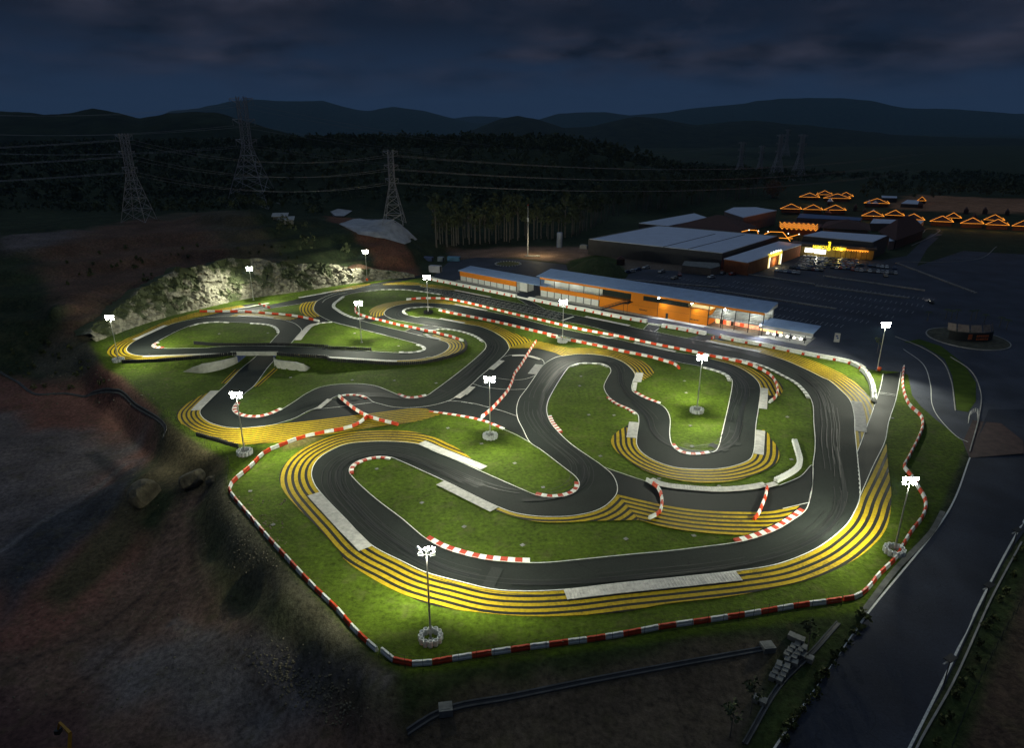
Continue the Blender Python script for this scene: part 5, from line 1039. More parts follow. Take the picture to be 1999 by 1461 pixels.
MB().box(s3 - 7.9, s3, 2.5, D2, hC - 1.895, hC - .005).ob('glowing_room', M_WARMIN, g)
ds = sz('Q', 462, 350)[0]; MB().box(ds - .5, ds + .5, -.05, .0, 0, 2.2).ob('door', M_BLACK, g)
for k_, xx, yy in (('Q', 252, 298), ('Q', 708, 385)):
    s_, z_ = sz(k_, xx, yy); b = MB()      # small dark winged lettering marks on the orange wall
    for i in range(5): b.box(s_ - 1.5 + i * .62, s_ - 1.05 + i * .62, -.04, -.005, z_ - .22 + .05 * (i % 2), z_ + .22)
    b.add([(s_ - 2.0, -.02, z_ + .3), (s_ - 1.5, -.02, z_ - .2), (s_ - 1.5, -.02, z_ + .15)], [(0, 1, 2)]); b.add([(s_ + 2.0, -.02, z_ + .3), (s_ + 1.5, -.02, z_ + .15), (s_ + 1.5, -.02, z_ - .2)], [(0, 1, 2)])
    b.ob('wall_lettering', M_BLACK, g)
hh = hC - 2.0
b = MB()
for q in range(1): b.box(s2, s3, -.03, -.001, hA + .6, hA + .64)
b.ob('panel_joint', M_BLACK, g)
# spectator stand
s5 = sz('Q', 1680, 620)[0]
MB().box(s3 + .01, s4, .3, 10, 3.3, 3.7).ob('stand_floor', M_CONC, g)
MB().box(s3 + .01, s4, 8.6, 10, 3.71, hC).ob('stand_back_wall', M_WALLW, g)
for i in range(6): MB().box(s3 + .3, s4 - .3, 3.2 + i * .9, 8.58, 3.71 + i * .38, 4.08 + i * .38 - .01).ob('terrace_step', M_CONC, g)
for x in np.linspace(s3 + .2, s4 - .2, 5): MB().box(x - .12, x + .12, .2, .44, 0, hC).ob('column', M_BLACK, g)
b = MB(); b.box(s3, s4, .15, .19, 4.6, 4.68); b.box(s3, s4, .15, .19, 4.15, 4.2); [b.box(x, x + .05, .15, .19, 3.7, 4.6) for x in np.arange(s3, s4, 1.1)]; b.ob('stand_rail', M_DARKM, g)
M_FAN = mat('fan_blade_grey', (.08, .09, .09), .5, var=0)
for i in range(4):
    x = s3 + 4 + (s4 - s3 - 6) * i / 4; b = MB()
    for q in range(3):
        t = 2 * math.pi * q / 3 + i; b.add([(x, 4.5, hC - .6), (x + 1.7 * math.cos(t) - .25 * math.sin(t), 4.5 + 1.7 * math.sin(t) + .25 * math.cos(t), hC - .62), (x + 1.7 * math.cos(t) + .25 * math.sin(t), 4.5 + 1.7 * math.sin(t) - .25 * math.cos(t), hC - .58)], [(0, 1, 2)])
    b.bar((x, 4.5, hC - .6), (x, 4.5, hC), .06); b.ob('ceiling_fan', M_FAN, g)
M_SHOP = mat('glowing_shop_interior', (.8, .4, .3), .6, var=.5, scale=.9, emit=(1.0, .36, .18), estr=.75)  # shop lighting put into the display boxes as their own glow
M_SHOPR = mat('red_glowing_display', (.7, .08, .03), .6, var=.3, emit=(1.0, .10, .03), estr=.8)
M_SHOPY = mat('yellow_glowing_display', (.8, .5, .2), .6, var=.3, emit=(1.0, .72, .34), estr=1.0)
M_KARTGLOW = mat('white_kart_glow', (.8, .8, .75), .6, var=.3, emit=(1.0, .97, .88), estr=1.2)  # white glow put into the parked karts, which are no lamps
MB().box(s3 + .02, s5, 7.5, 8.5, 0, 3.29).ob('shop_back_wall', M_WALLW, g)
xs_ = s3 + 1; rn = random.Random(3)
for i, (m_, w_) in enumerate([(M_SHOPY, 1.5), (M_BLACK, 1.2), (M_SHOPR, 1.6), (M_SHOP, 1.6), (M_BLACK, .7), (M_SHOP, 2.4), (M_SHOPR, 1.6), (M_SHOP, 3.0), (M_SHOP, 3.2), (M_SHOPY, 3.0), (M_SHOPY, 2.6), (M_SHOPR, .6), (M_SHOPY, 1.6)]):
    MB().box(xs_, xs_ + w_ - .15, 5.5 + rn.random() * 1.5, 7.4, .1, 2.4 + rn.random() * .6).ob('shop_display', m_, g); xs_ += w_
MB().box(s3, s5 + 1, -2.2, 10, 0, .15).ob('plinth', M_CONCD, g)
# lower canopy on the right
hL = 3.9
b = MB(); seam_roof(b, s4 - 1.2, s5 + 2.5, -.8, 8.0, hL + .2, hL + .9); b.ob('canopy_roof', M_ROOF, g)
MB().box(s4 - 1.2, s5 + 2.5, -.9, -.7, hL - .9, hL + .25).ob('canopy_fascia', mat('grey_fascia', (.3, .3, .31), .6), g)
for x in np.linspace(s4, s5, 4): MB().box(x - .1, x + .1, -.3, -.1, .15, hL).ob('column', M_BLACK, g)
for i, x in enumerate(np.arange(s4 + .5, s5 - 1, 1.15)):
    b = MB(); b.box(x, x + .9, 2.6, 4.0, .2, .7); b.box(x + .1, x + .5, 2.7, 3.6, .7, 1.0); b.ob('parked_kart', (M_KARTGLOW, M_WALLW, M_KARTGLOW, M_BLACK)[i % 4], g)
b = MB(); seam_roof(b, -2.2, s4 + .8, -.08, 11.0, hT + .02, hT + 1.6); b.ob('roof', M_ROOF, g)
tri = MB(); tri.add([(s4 + .82, -1.2, hT + .1), (s4 + .82, 10.9, hT + .1), (s4 + .82, 10.9, hT + 1.5)], [(0, 1, 2)]); tri.ob('roof_end', M_WALLW, g)
MB().box(-1, s3, -2.6, -.06, 0, .14).ob('step', M_CONC, g)
for x, y_, e_, c_ in ((s3 + 6, 4.0, 260, (1, .6, .35)), (s3 + 16, 4.0, 260, (1, .7, .45)), (s4 + 5, 3.0, 420, (1, .95, .85)), (s5 - 3, 3.0, 420, (1, .95, .85)), (s3 + 6, 5.5, 300, (.95, 1, .95)), (s3 + 15, 5.5, 300, (.95, 1, .95)), (s3 - 4, 4, 60, (1, .8, .4))):
    pass
for (x, y_, z_, e_, c_) in ((s3 + 5, 4.0, 2.9, 500, (1, .6, .35)), (s3 + 15, 4.0, 2.9, 500, (1, .7, .45)), (s4 + 4, 3.0, 3.4, 480, (1, .95, .85)), (s5 - 2, 3.0, 3.4, 480, (1, .95, .85)), (s3 + 5, 4.0, hC - .4, 900, (.95, 1, .95)), (s4 - 5, 4.0, hC - .4, 900, (.95, 1, .95)), (6, 2.0, hC - .4, 70, (.95, 1, .95)), (16, 2.0, hC - .4, 70, (.95, 1, .95))):
    ld = bpy.data.lights.new('ceiling_lamp', 'POINT'); ld.energy = e_; ld.color = c_; ld.shadow_soft_size = .25; lo = bpy.data.objects.new('ceiling_lamp', ld); COL.objects.link(lo); lo.parent = g; lo.location = (x, y_, z_)
# little floodlights on posts in front of the stand
M_LAMPS = mat('post_lamp_lens', (.9, .9, .9), .4, var=0, emit=(.95, .97, 1.0), estr=150)
for i, (k_, lx, ly, bx_, by_) in enumerate((('C', 1043, 297, 1045, 470), ('C', 1277, 337, 1280, 510), ('C', 1513, 379, 1513, 540), ('C', 1766, 492, 1766, 580))):
    off = -.6 if i < 2 else -1.4
    s_, z_ = sz(k_, lx, ly, off); z_ = min(z_, hT + .4)
    lp = empty('lamp_post', tuple(F2.p0 + F2.d * s_ + F2.n * off) + (0,)); nm_ = ['first', 'second', 'third', 'fourth'][i]
    tag(lp, ['bright lamp on a pole before the ribbon window of the orange wall', 'bright lamp on a pole at the right end of the ribbon window', 'bright lamp on a pole before the open spectator stand', 'bright lamp on a pole where the low canopy begins'][i], 'lamp', 'bright lamps along the pit building')
    m = MB(); m.bar((0, 0, 0), (0, 0, z_), .07, 6); m.bar((0, 0, z_ - .1), (0, -.4, z_), .05); m.ob('pole', M_DARKM, lp); MB().box(-.28, .28, -.55, -.3, z_ - .2, z_ + .2).ob('lamp_head', M_HEAD, lp)
    MB().box(-.24, .24, -.60, -.555, z_ - .16, z_ + .16).ob('lens', M_LAMPS, lp)
    ld = bpy.data.lights.new('post_lamp', 'SPOT'); ld.energy = 5500; ld.color = (.95, .97, 1); ld.spot_size = R(150); ld.spot_blend = .8; ld.shadow_soft_size = .2; lo = bpy.data.objects.new('post_lamp_beam', ld); COL.objects.link(lo); lo.parent = lp; lo.location = (0, -.75, z_); lo.rotation_euler = (R(45), 0, R(180))
# roof vents
for i, (k_, x_, y_) in enumerate((('Q', 500, 118), ('K', 1335, 265))):
    s_, z_ = sz(k_, x_, y_, 6)
# ------------------------------------------------------------------ mall and village
def prism(name, pxs, z, m_wall, m_roof, parent, base=0, k='T', inset=0.0):
    P_ = [np.array(at(*px(k, *q), z)) for q in pxs]; n = len(P_); ar = sum(P_[i - 1][0] * P_[i][1] - P_[i][0] * P_[i - 1][1] for i in range(n))
    if ar < 0: P_ = P_[::-1]
    b = MB(); b.add([(*p, base) for p in P_] + [(*p, z) for p in P_], [(i, (i + 1) % n, n + (i + 1) % n, n + i) for i in range(n)]); b.ob('wall', m_wall, parent)
    c = sum(P_) / n; b = MB(); Q_ = [c + (p - c) * (1.0 + inset) for p in P_]
    b.add([(*p, z) for p in Q_] + [(*p, z + .35) for p in Q_], [tuple(range(n))[::-1], tuple(range(n, 2 * n))] + [(i, (i + 1) % n, n + (i + 1) % n, n + i) for i in range(n)]); b.ob('roof', m_roof, parent)
    return P_
def hip(name, pxs, z, rise, m_wall, m_roof, parent, base=0, k='T', leds=None, over=.6):
    """hipped roof over a quadrilateral; returns eave corners and ridge ends"""
    P_ = [np.array(at(*px(k, *q), z)) for q in pxs]
    ar = sum(P_[i - 1][0] * P_[i][1] - P_[i][0] * P_[i - 1][1] for i in range(4))
    if ar < 0: P_ = P_[::-1]
    c = sum(P_) / 4; l01 = np.linalg.norm(P_[1] - P_[0]) + np.linalg.norm(P_[3] - P_[2]); l12 = np.linalg.norm(P_[2] - P_[1]) + np.linalg.norm(P_[0] - P_[3])
    if l01 < l12: P_ = P_[1:] + P_[:1]; l01, l12 = l12, l01
    ax = ((P_[1] - P_[0]) + (P_[2] - P_[3])); ax /= np.linalg.norm(ax); h_ = max(0.05, (l01 - l12) / 4)
    r0, r1 = c - ax * h_, c + ax * h_; b = MB(); b.add([(*p, z) for p in P_] + [(*r0, z + rise), (*r1, z + rise)], [(0, 1, 5, 4), (1, 2, 5), (2, 3, 4, 5), (3, 0, 4), (3, 2, 1, 0)]); b.ob('roof', m_roof, parent)
    W_ = [c + (p - c) * .88 for p in P_]; b = MB(); b.add([(*p, base) for p in W_] + [(*p, z - .01) for p in W_], [(i, (i + 1) % 4, 4 + (i + 1) % 4, 4 + i) for i in range(4)]); b.ob('wall', m_wall, parent)
    if leds:
        for (a, b_) in [((*P_[i], z), (*P_[(i + 1) % 4], z)) for i in range(4) if (P_[i] + P_[(i + 1) % 4])[1] / 2 < c[1] + 1] + [((*q_, z), (*r_e, z + rise)) for q_, r_e in ((P_[0], r0), (P_[1], r1), (P_[2], r1), (P_[3], r0)) if q_[1] < c[1] + 1.5]:
            MB().bar((a[0], a[1], a[2] + .15), (b_[0], b_[1], b_[2] + .15), .085, 4).ob('light_strip', leds, parent)
    return P_, r0, r1
M_FASC = mat('dark_grey_cladding', (0.055, 0.055, 0.062), .6, var=.12, scale=.3)
M_MROOF = mat('pale_metal_roof', (0.62, 0.68, 0.80), .5, var=.06, scale=.2)
M_BROOF = mat('brown_roof_tiles', (0.085, 0.035, 0.025), .8, var=.2, scale=.8)
M_PINKW = mat('pinkish_wall', (0.30, 0.20, 0.16), .8, var=.15)
M_LIGHTWALL = mat('orange_light_tinted_wall', (0.34, 0.11, 0.04), .8, var=.2)  # orange light falling on the annex walls is put into their colour
M_LED = mat('orange_light_strip', (1, .5, .1), .5, var=0, emit=(1.0, .34, .03), estr=2.0)
M_LEDY = mat('yellow_sign_light', (1, .8, .1), .5, var=0, emit=(1.0, .78, .03), estr=1.6)
M_LEDW = mat('white_window_light', (1, 1, .9), .5, var=0, emit=(1.0, .99, .90), estr=2.5)
hall = empty('exhibition_hall', (*at(*px('T', 900, 420)), 0)); 
def ptag(o, *a): tag(o, *a); return o
def wroot(name, label, cat):
    o = empty(name, (0, 0, 0)); tag(o, label, cat); return o
bpy.data.objects.remove(hall)
hall = wroot('exhibition_hall', 'largest low hall with wide pale blue roof and dark fascia', 'building')
prism('hall', [(120, 365), (690, 255), (1665, 340), (1210, 480)], 8.5, M_FASC, M_MROOF, hall, inset=-.01)
for a, b_ in (((730, 425), (1150, 320)), ((930, 443), (1390, 325))):
    p, q = at(*px('T', *a), 8.9), at(*px('T', *b_), 8.9); MB().bar((*p, 8.9), (*q, 8.9), .22).ob('roof_gutter', M_FASC, hall)
p, q = at(*px('T', 125, 362), 8.9), at(*px('T', 688, 253), 8.9); MB().bar((*p, 9.0), (*q, 9.0), .3).ob('parapet', M_CONCD, hall)
q2 = at(*px('T', 1660, 338), 8.9); MB().bar((*q, 9.0), (*q2, 9.0), .3).ob('parapet', M_CONCD, hall)
b_ = wroot('rear_shed', 'pale roofed shed behind the left corner of the largest hall', 'building'); prism('s', [(530, 235), (980, 155), (1100, 195), (760, 258)], 9, M_FASC, M_MROOF, b_)
b_ = wroot('brown_roofed_hall', 'big brown hip roofed hall behind the largest hall', 'building'); hip('s', [(770, 262), (1400, 310), (1500, 260), (1080, 195)], 8, 7, M_BROOF, M_BROOF, b_)
b_ = wroot('rear_store', 'pale roofed store with pinkish wall right of the brown hall', 'building'); prism('s', [(1225, 140), (1300, 107), (1480, 105), (1650, 132), (1380, 190)], 10, M_PINKW, M_MROOF, b_)
an = wroot('annex', 'long annex with pale roof and orange lit walls beside the hall', 'building'); PA = prism('s', [(1225, 525), (1665, 385), (1850, 410), (1420, 555)], 6.5, M_LIGHTWALL, M_MROOF, an, inset=.02)
fa = Facade(at(*px('T', 1165, 605)), at(*px('T', 1400, 635)))
for i in range(5):
    s_, z_ = fa.sz('T', 1237 + i * 39, 572 + i * 4); b = MB(); b.ring([(.02, .9), (.35, .6), (.4, .3), (.02, 0)], 8); l_ = b.ob('red_lantern', mat('red_lantern_glow', (.8, .1, .02), .5, var=0, emit=(1, .12, .02), estr=2.5), an, (*(fa.p0 + fa.d * s_ - fa.n * .6), z_))
b_ = wroot('service_block', 'low beige service block between hall and car park', 'building'); prism('s', [(900, 545), (1180, 560), (1190, 585), (1120, 605), (880, 580)], 3.5, mat('beige_wall', (.26, .2, .15), .8), M_CONCD, b_)
b_ = wroot('small_kiosk', 'tiny red roofed kiosk on the bank left of the hall', 'kiosk'); hip('s', [(345, 530), (420, 530), (410, 512), (355, 512)], 3, 1.6, M_BROOF, M_BROOF, b_)
for i, q in enumerate([(80, 440), (180, 455), (240, 462), (300, 470), (430, 485), (520, 490), (600, 505), (740, 520), (800, 528), (860, 530)]):
    p = at(*px('T', *q)); b = MB(); b.box(-2.2, 2.2, -1.1, 1.1, 0, 2.2); b.box(-1.6, 1.6, -.6, .6, 2.2, 2.5); o = b.ob('cooling_unit', mat('unit_grey', (.33, .35, .38), .6), None, (*p, 0), -.4); tag(o, 'grey cooling unit in the row along the front of the largest hall', 'machine', 'cooling units in front of the hall')
# lit arch
fa = Facade(at(1496, 523), at(1530, 511.5)); ar_ = empty('lit_entrance_arch', (*fa.p0, 0), fa.ang); tag(ar_, 'bright yellow and white lit entrance arch on the annex', 'arch')
sA, zA = fa.sz('S', 125, 400); sB, _ = fa.sz('S', 270, 400); zt_ = max(5.0, fa.sz('S', 200, 350)[1])
for s_ in (sA, sB): MB().box(s_ - .75, s_ + .3, -1.2, -.4, 0, zt_ - 1.8).ob('arch_leg', mat('pale_yellow_glow', (.9, .8, .5), .5, var=0, emit=(1, .80, .30), estr=1.0), ar_)
for s_ in (sA, sB): MB().box(s_ + .31, s_ + .85, -1.2, -.4, 0, zt_ - 1.8).ob('arch_leg_light', M_LEDW, ar_)
MB().box(sA - .8, sB + .9, -1.25, -.35, zt_ - 1.79, zt_).ob('arch_header', mat('yellow_header_glow', (.9, .75, .1), .5, var=.4, scale=1.5, emit=(1, .78, .10), estr=.9), ar_)
b = MB()
for i in range(5): c_ = sA + (sB - sA) * (i + .5) / 5; b.box(c_ - .5, c_ + .5, -1.3, -.9, zt_ + .01, zt_ + .5 + .5 * math.sin(math.pi * (i + .5) / 5))
b.ob('arch_crest', M_LEDW, ar_)
# entrance building with sign
en = wroot('mall_entrance_building', 'entrance building with pale roof, dark fascia and glowing yellow sign', 'building')
prism('s', [(580, 140), (820, 80), (1690, 140), (1500, 225)], 9.5, M_FASC, M_MROOF, en, k='S', inset=-.02)
fe = Facade(at(*px('S', 560, 392)), at(*px('S', 1410, 452))); ge = empty('front', (*fe.p0, 0), fe.ang); ge.parent = en
LE = fe.L
MB().box(-2, LE + 3, .4, 9, 0, 5.6).ob('front_wall', mat('olive_wall', (.32, .25, .08), .8, var=.2), ge)
MB().box(-6, LE + 4, -2.5, 9.2, 5.61, 6.6).ob('lower_fascia', M_FASC, ge)
MB().box(-6.1, LE + 4.1, -2.6, -2.45, 6.61, 7.0).ob('fascia_trim', mat('trim_brown', (.25, .18, .14), .7), ge)
for x0_, x1_, y0_, y1_ in ((612, 695, 292, 355), (702, 734, 305, 355), (742, 876, 312, 376)):
    a, z1_ = fe.sz('S', x0_, y0_); b2, z0_ = fe.sz('S', x1_, y1_); MB().box(a, b2, .2, .38, max(.4, z0_), min(5.3, z1_)).ob('lit_window', M_LEDW, ge)
a, z1_ = fe.sz('S', 1010, 340, -2.6); b2, z0_ = fe.sz('S', 1415, 385, -2.6)
for i in range(26):
    s_ = a + (b2 - a) * i / 25; MB().box(s_, s_ + .35, -2.75, -2.62, 5.2 - .5 * (i % 2), 5.6).ob('hanging_light', M_LED, ge)
for i in range(7): s_ = a + (b2 - a) * i / 6; MB().box(s_ - .12, s_ + .12, -2.3, -2.1, 0, 5.6).ob('column', M_BROOF, ge)
def words(txt, s0_, z0_, size, parent, m):
    cu = bpy.data.curves.new('lettering', 'FONT'); cu.body = txt; cu.size = size; cu.extrude = .08; cu.offset = .02; cu.space_character = 1.02
    tmp = bpy.data.objects.new('tmp', cu); COL.objects.link(tmp); bpy.context.view_layer.update(); me_ = bpy.data.meshes.new_from_object(tmp.evaluated_get(bpy.context.evaluated_depsgraph_get())); bpy.data.objects.remove(tmp)
    xs = [v.co.x for v in me_.vertices]; me_.materials.clear(); me_.materials.append(m)
    o = link('sign_lettering', me_, parent, (s0_, -2.8, z0_)); o.rotation_euler = (R(90), 0, 0); return o, max(xs) - min(xs)
a, zt1 = fe.sz('S', 712, 255, -2.8); b2, zb1 = fe.sz('S', 895, 305, -2.8)
o_, w_ = words('MIMOS', a, zb1, (b2 - a) / 3.9, ge, M_LEDY); k_ = (b2 - a) / w_; o_.scale = (k_, max(1.0, (zt1 - zb1) / ((b2 - a) / 3.9 * .72)), 1)
a2, zt2 = fe.sz('S', 972, 280, -2.8); b3, zb2 = fe.sz('S', 1142, 330, -2.8)
o_, w_ = words('COMMY', a2, zb2, (b3 - a2) / 4.1, ge, M_LEDY); k_ = (b3 - a2) / w_; o_.scale = (k_, max(1.0, (zt2 - zb2) / ((b3 - a2) / 4.1 * .72)), 1)
a3, zt3 = fe.sz('S', 935, 213, -2.8); _, zb3 = fe.sz('S', 935, 332, -2.8)
b = MB(); rr_ = .95; nS = 16
for i in range(nS):
    t0, t1 = 2 * math.pi * i / nS, 2 * math.pi * (i + 1) / nS; z0_ = zb3 + rr_
    V = [(a3 + r_ * math.cos(t), y, z0_ + r_ * math.sin(t)) for y in (-2.9, -2.75) for (r_, t) in ((.35, t0), (rr_, t0), (rr_, t1), (.35, t1))]
    b.add(V, [(0, 1, 2, 3), (7, 6, 5, 4), (1, 5, 6, 2), (0, 3, 7, 4)])
b.add([(a3 + x_, y, z_) for y in (-2.9, -2.75) for x_, z_ in ((-.5, zb3 + 1.8), (.5, zb3 + 1.8), (.62, zt3 - .6), (.3, zt3), (-.8, zt3 - .1), (-.9, zt3 - .45), (-.4, zt3 - .7))], [(0, 1, 2, 3, 4, 5, 6), (13, 12, 11, 10, 9, 8, 7)] + [(i, 7 + i, 7 + (i + 1) % 7, (i + 1) % 7) for i in range(7)])
b.ob('sign_emblem', M_LEDY, ge)
for (s_, z_, e_, c_) in ((LE * .25, 4.2, 900, (1, .95, .75)), (LE * .6, 5.0, 700, (1, .75, .2)), (LE * .9, 4, 300, (1, .5, .1))):
    ld = bpy.data.lights.new('entrance_lamp', 'POINT'); ld.energy = e_; ld.color = c_; ld.shadow_soft_size = .5; lo = bpy.data.objects.new('entrance_lamp', ld); COL.objects.link(lo); lo.parent = ge; lo.location = (s_, -3.4, z_)
ld = bpy.data.lights.new('arch_lamp', 'POINT'); ld.energy = 900; ld.color = (1, .8, .4); ld.shadow_soft_size = .5; lo = bpy.data.objects.new('arch_lamp', ld); COL.objects.link(lo); lo.parent = ar_; lo.location = ((sA + sB) / 2, -2.5, 3)
# buildings behind
for args in [('long_blue_roofed_wing', 'long low wing with dark blue roof behind the light garlands', 'V', [(-20, 300), (10, 262), (560, 300), (545, 325)], 5, mat('blue_roof', (.07, .12, .25), .5), M_PINKW), ('pale_roofed_shop', 'pale roofed shop right of the dark roofed house', 'V', [(630, 350), (660, 310), (865, 318), (830, 352)], 5, M_MROOF, M_PINKW),
             ('pale_roofed_shop', 'pale roofed shop behind the big brown pyramid roof', 'V', [(990, 355), (940, 322), (1110, 325), (1080, 355)], 5, M_MROOF, M_PINKW), ('side_shop', 'small pale roofed shop at the right end of the entrance building', 'V', [(800, 510), (800, 470), (865, 478), (850, 505)], 5, M_MROOF, M_PINKW),
             ('hill_shed', 'pale flat roofed shed beside a lit pavilion at the back', 'V', [(905, 172), (960, 140), (1070, 145), (1055, 180)], 3, M_MROOF, M_FASC), ('hill_shed', 'narrow pale roofed shed behind the lit pavilion', 'V', [(740, 122), (730, 102), (870, 108), (870, 124)], 4, M_MROOF, M_FASC)]:
    r_ = wroot(args[0], args[1], 'building'); prism('s', args[3], args[4], args[6], args[5], r_, k=args[2])
r_ = wroot('white_walled_house', 'white walled house with dark hip roofs behind the entrance building', 'building'); hip('s', [(190, 385), (640, 410), (620, 350), (240, 330)], 6, 4, mat('cream_wall', (.35, .28, .2), .8), M_BROOF, r_, k='V')
for i in range(6):
    q = px('V', 250 + i * 60, 412 + i * 3); fv = Facade(at(*px('V', 190, 432)), at(*px('V', 640, 455)))
r_ = wroot('brown_pyramid_hall', 'big dark brown pyramid roof right of the entrance building', 'building'); hip('s', [(700, 420), (860, 500), (1130, 400), (960, 350)], 6, 9, M_BROOF, M_BROOF, r_, k='V')
HUTS = [('V', (0, 112), (185, 117), 60), ('V', (215, 122), (460, 127), 60), ('V', (150, 92), (300, 92), 45), ('V', (345, 105), (485, 108), 40), ('V', (575, 165), (805, 172), 62), ('U', (410, 292), (553, 296), 36), ('U', (558, 297), (690, 300), 36), ('U', (694, 300), (842, 303), 36),
        ('U', (940, 338), (1088, 343), 40), ('U', (1092, 333), (1222, 339), 38), ('V', (910, 305), (1120, 320), 70), ('V', (1160, 328), (1375, 337), 70), ('V', (1290, 298), (1445, 302), 50), ('V', (1430, 347), (1645, 352), 70), ('V', (1655, 358), (1870, 366), 60), ('V', (1640, 315), (1830, 322), 55), ('V', (1890, 370), (2090, 378), 55), ('V', (1050, 145), (1130, 148), 30)]
nth = ['leftmost of the rear cluster', 'right front of the rear cluster', 'left back of the rear cluster', 'right back of the rear cluster', 'standing alone before a pale shed', 'left in the row of three', 'middle in the row of three', 'right in the row of three', 'first in the long right row', 'second in the long right row', 'third in the long right row', 'fourth in the long right row', 'small one behind the long right row', 'fifth in the long right row', 'sixth in the long right row', 'back one near the right edge', 'cut by the right edge of the picture', 'small one by the flat roofed shed']
for (k_, a, b_, dp), lb in zip(HUTS, nth):
    r_ = wroot('pavilion', 'brown roofed pavilion outlined in orange lights, ' + lb, 'pavilion'); r_['group'] = 'pavilions outlined in orange lights'
    hip('s', [a, b_, (b_[0] - dp * .35, b_[1] - dp * .42), (a[0] + dp * .35, a[1] - dp * .42)], 3.2, 3.4, mat('pavilion_wall', (.12, .06, .04), .8), M_BROOF, r_, k=k_, leds=M_LED)
for i, (k_, x_, y_) in enumerate((('V', 90, 150), ('V', 330, 150), ('V', 690, 200), ('U', 560, 315), ('U', 760, 320), ('V', 700, 305), ('V', 1010, 345), ('V', 1260, 360), ('V', 1520, 372), ('V', 1750, 385), ('V', 1980, 395))):
    p_ = at(*px(k_, x_, y_), 3); ld = bpy.data.lights.new('village_fill_light', 'POINT'); ld.energy = 900; ld.color = (1, .5, .15); ld.shadow_soft_size = .4; lo = bpy.data.objects.new('village_fill_light', ld); COL.objects.link(lo); lo.location = (*p_, 5.5)  # added warm point lights without fixtures, brightening the ground around the pavilions
_rv = random.Random(8)
for i in range(16):
    k_, x_, y_ = 'V', _rv.uniform(40, 2000), 0; y_ = _rv.choice([_rv.uniform(150, 205), _rv.uniform(232, 262)]) + max(0, x_ - 700) * .06
    r_ = wroot('village_house', 'low unlit dark roofed house between the outlined pavilions', 'house'); r_['group'] = 'dark houses of the far village'
    w_ = _rv.uniform(35, 70); hip('s', [(x_, y_), (x_ + w_, y_ + 2), (x_ + w_ - 8, y_ - 14), (x_ + 8, y_ - 16)], 3, 2.2, mat('pavilion_wall', (.12, .06, .04), .8), _rv.choice([M_BROOF, M_BROOF, M_MROOF]), r_, k='V')
gr_ = wroot('light_garland_roof', 'low dark roof covered with zigzag orange light garlands', 'garland roof')
prism('s', [(400, 405), (440, 372), (690, 395), (650, 440)], 4, M_BROOF, M_BROOF, gr_, k='U')
for row in range(3):
    pts = []
    for i in range(17):
        x_ = 408 + i * 15.5; y_ = 385 + row * 14 + (10 if i % 2 else -8) + i * .9; pts.append(at(*px('U', x_, y_), 5.2))
    for i in range(16): MB().bar((*pts[i], 5.2), (*pts[i + 1], 5.2), .12).ob('light_string', M_LED, gr_)
gl = wroot('light_string_poles', 'strings of orange lights on poles beside the largest hall', 'light strings')
sp = [(1365, 302), (1425, 288), (1490, 290), (1500, 318)], [(1550, 322), (1600, 302), (1700, 305), (1760, 378)], [(1670, 352), (1780, 358)], [(1740, 350), (1835, 322)]
for line_ in sp:
    P_ = [at(*px('T', *q), 9.3) for q in line_]
    for i in range(len(P_) - 1): MB().bar((*P_[i], 9.3), (*P_[i + 1], 9.3), .14).ob('light_string', M_LED, gl)
for q in ((1425, 288), (1502, 296), (1580, 300), (1745, 316), (1832, 322)):
    p = at(*px('T', *q), 9.6); b = MB(); b.ring([(.02, -.4), (.4, 0), (.02, .4)], 8); b.ob('globe_lamp', M_LEDW, gl, (*p, 9.6)); MB().bar((*p, 0), (*p, 9.2), .1).ob('pole', M_DARKM, gl)

# ------------------------------------------------------------------ cars
def car_mesh(col, i, head=False):
    b = MB(); prof = [(-2.1, .35), (-2.1, .85), (-1.25, .98), (1.9, .95), (2.1, .75), (2.1, .35)]; w_ = .85; n = len(prof)
    V = [(x, -w_, z) for x, z in prof] + [(x, w_, z) for x, z in prof]; b.add(V, [tuple(range(n)), tuple(range(2 * n - 1, n - 1, -1))] + [(i, n + i, n + (i + 1) % n, (i + 1) % n) for i in range(n)], 0)
    b.add([(-1.2, -.8, .97), (1.75, -.8, .95), (1.3, -.62, 1.42), (-.45, -.62, 1.45), (-1.2, .8, .97), (1.75, .8, .95), (1.3, .62, 1.42), (-.45, .62, 1.45)], [(0, 1, 2, 3), (7, 6, 5, 4), (0, 3, 7, 4), (1, 5, 6, 2)], 1)
    b.add([(1.3, -.62, 1.43), (-.45, -.62, 1.46), (1.3, .62, 1.43), (-.45, .62, 1.46)], [(0, 2, 3, 1)], 0)
    for x in (-1.35, 1.35):
        for y in (-.86, .86): b.bar((x, y - .1, .32), (x, y + .1, .32), .32, 8, mi=2)
    if head: b.box(-2.16, -2.11, -.75, -.35, .6, .8, 3); b.box(-2.16, -2.11, .35, .75, .6, .8, 3)
    return b.me('car', [col, M_GLASSD, M_TYRE] + ([M_LEDW] if head else []))
ccols = [('white', (.7, .7, .68)), ('silver', (.38, .39, .41)), ('black', (.02, .02, .022)), ('dark grey', (.09, .09, .1)), ('red', (.3, .03, .02)), ('blue', (.04, .08, .2)), ('beige', (.4, .34, .25))]
cms = [(n_, car_mesh(mat('car_paint_' + n_.replace(' ', '_'), c_, .3, var=0, spec=.6), 0)) for n_, c_ in ccols]
rn = random.Random(11); fd = fe.d; fn = fe.n
def car(p, ang, ci, lab, grp='cars parked before the mall entrance'):
    o = link('parked_car', cms[ci][1], None, (p[0], p[1], .03), ang); tag(o, lab % cms[ci][0], 'car', grp); return o
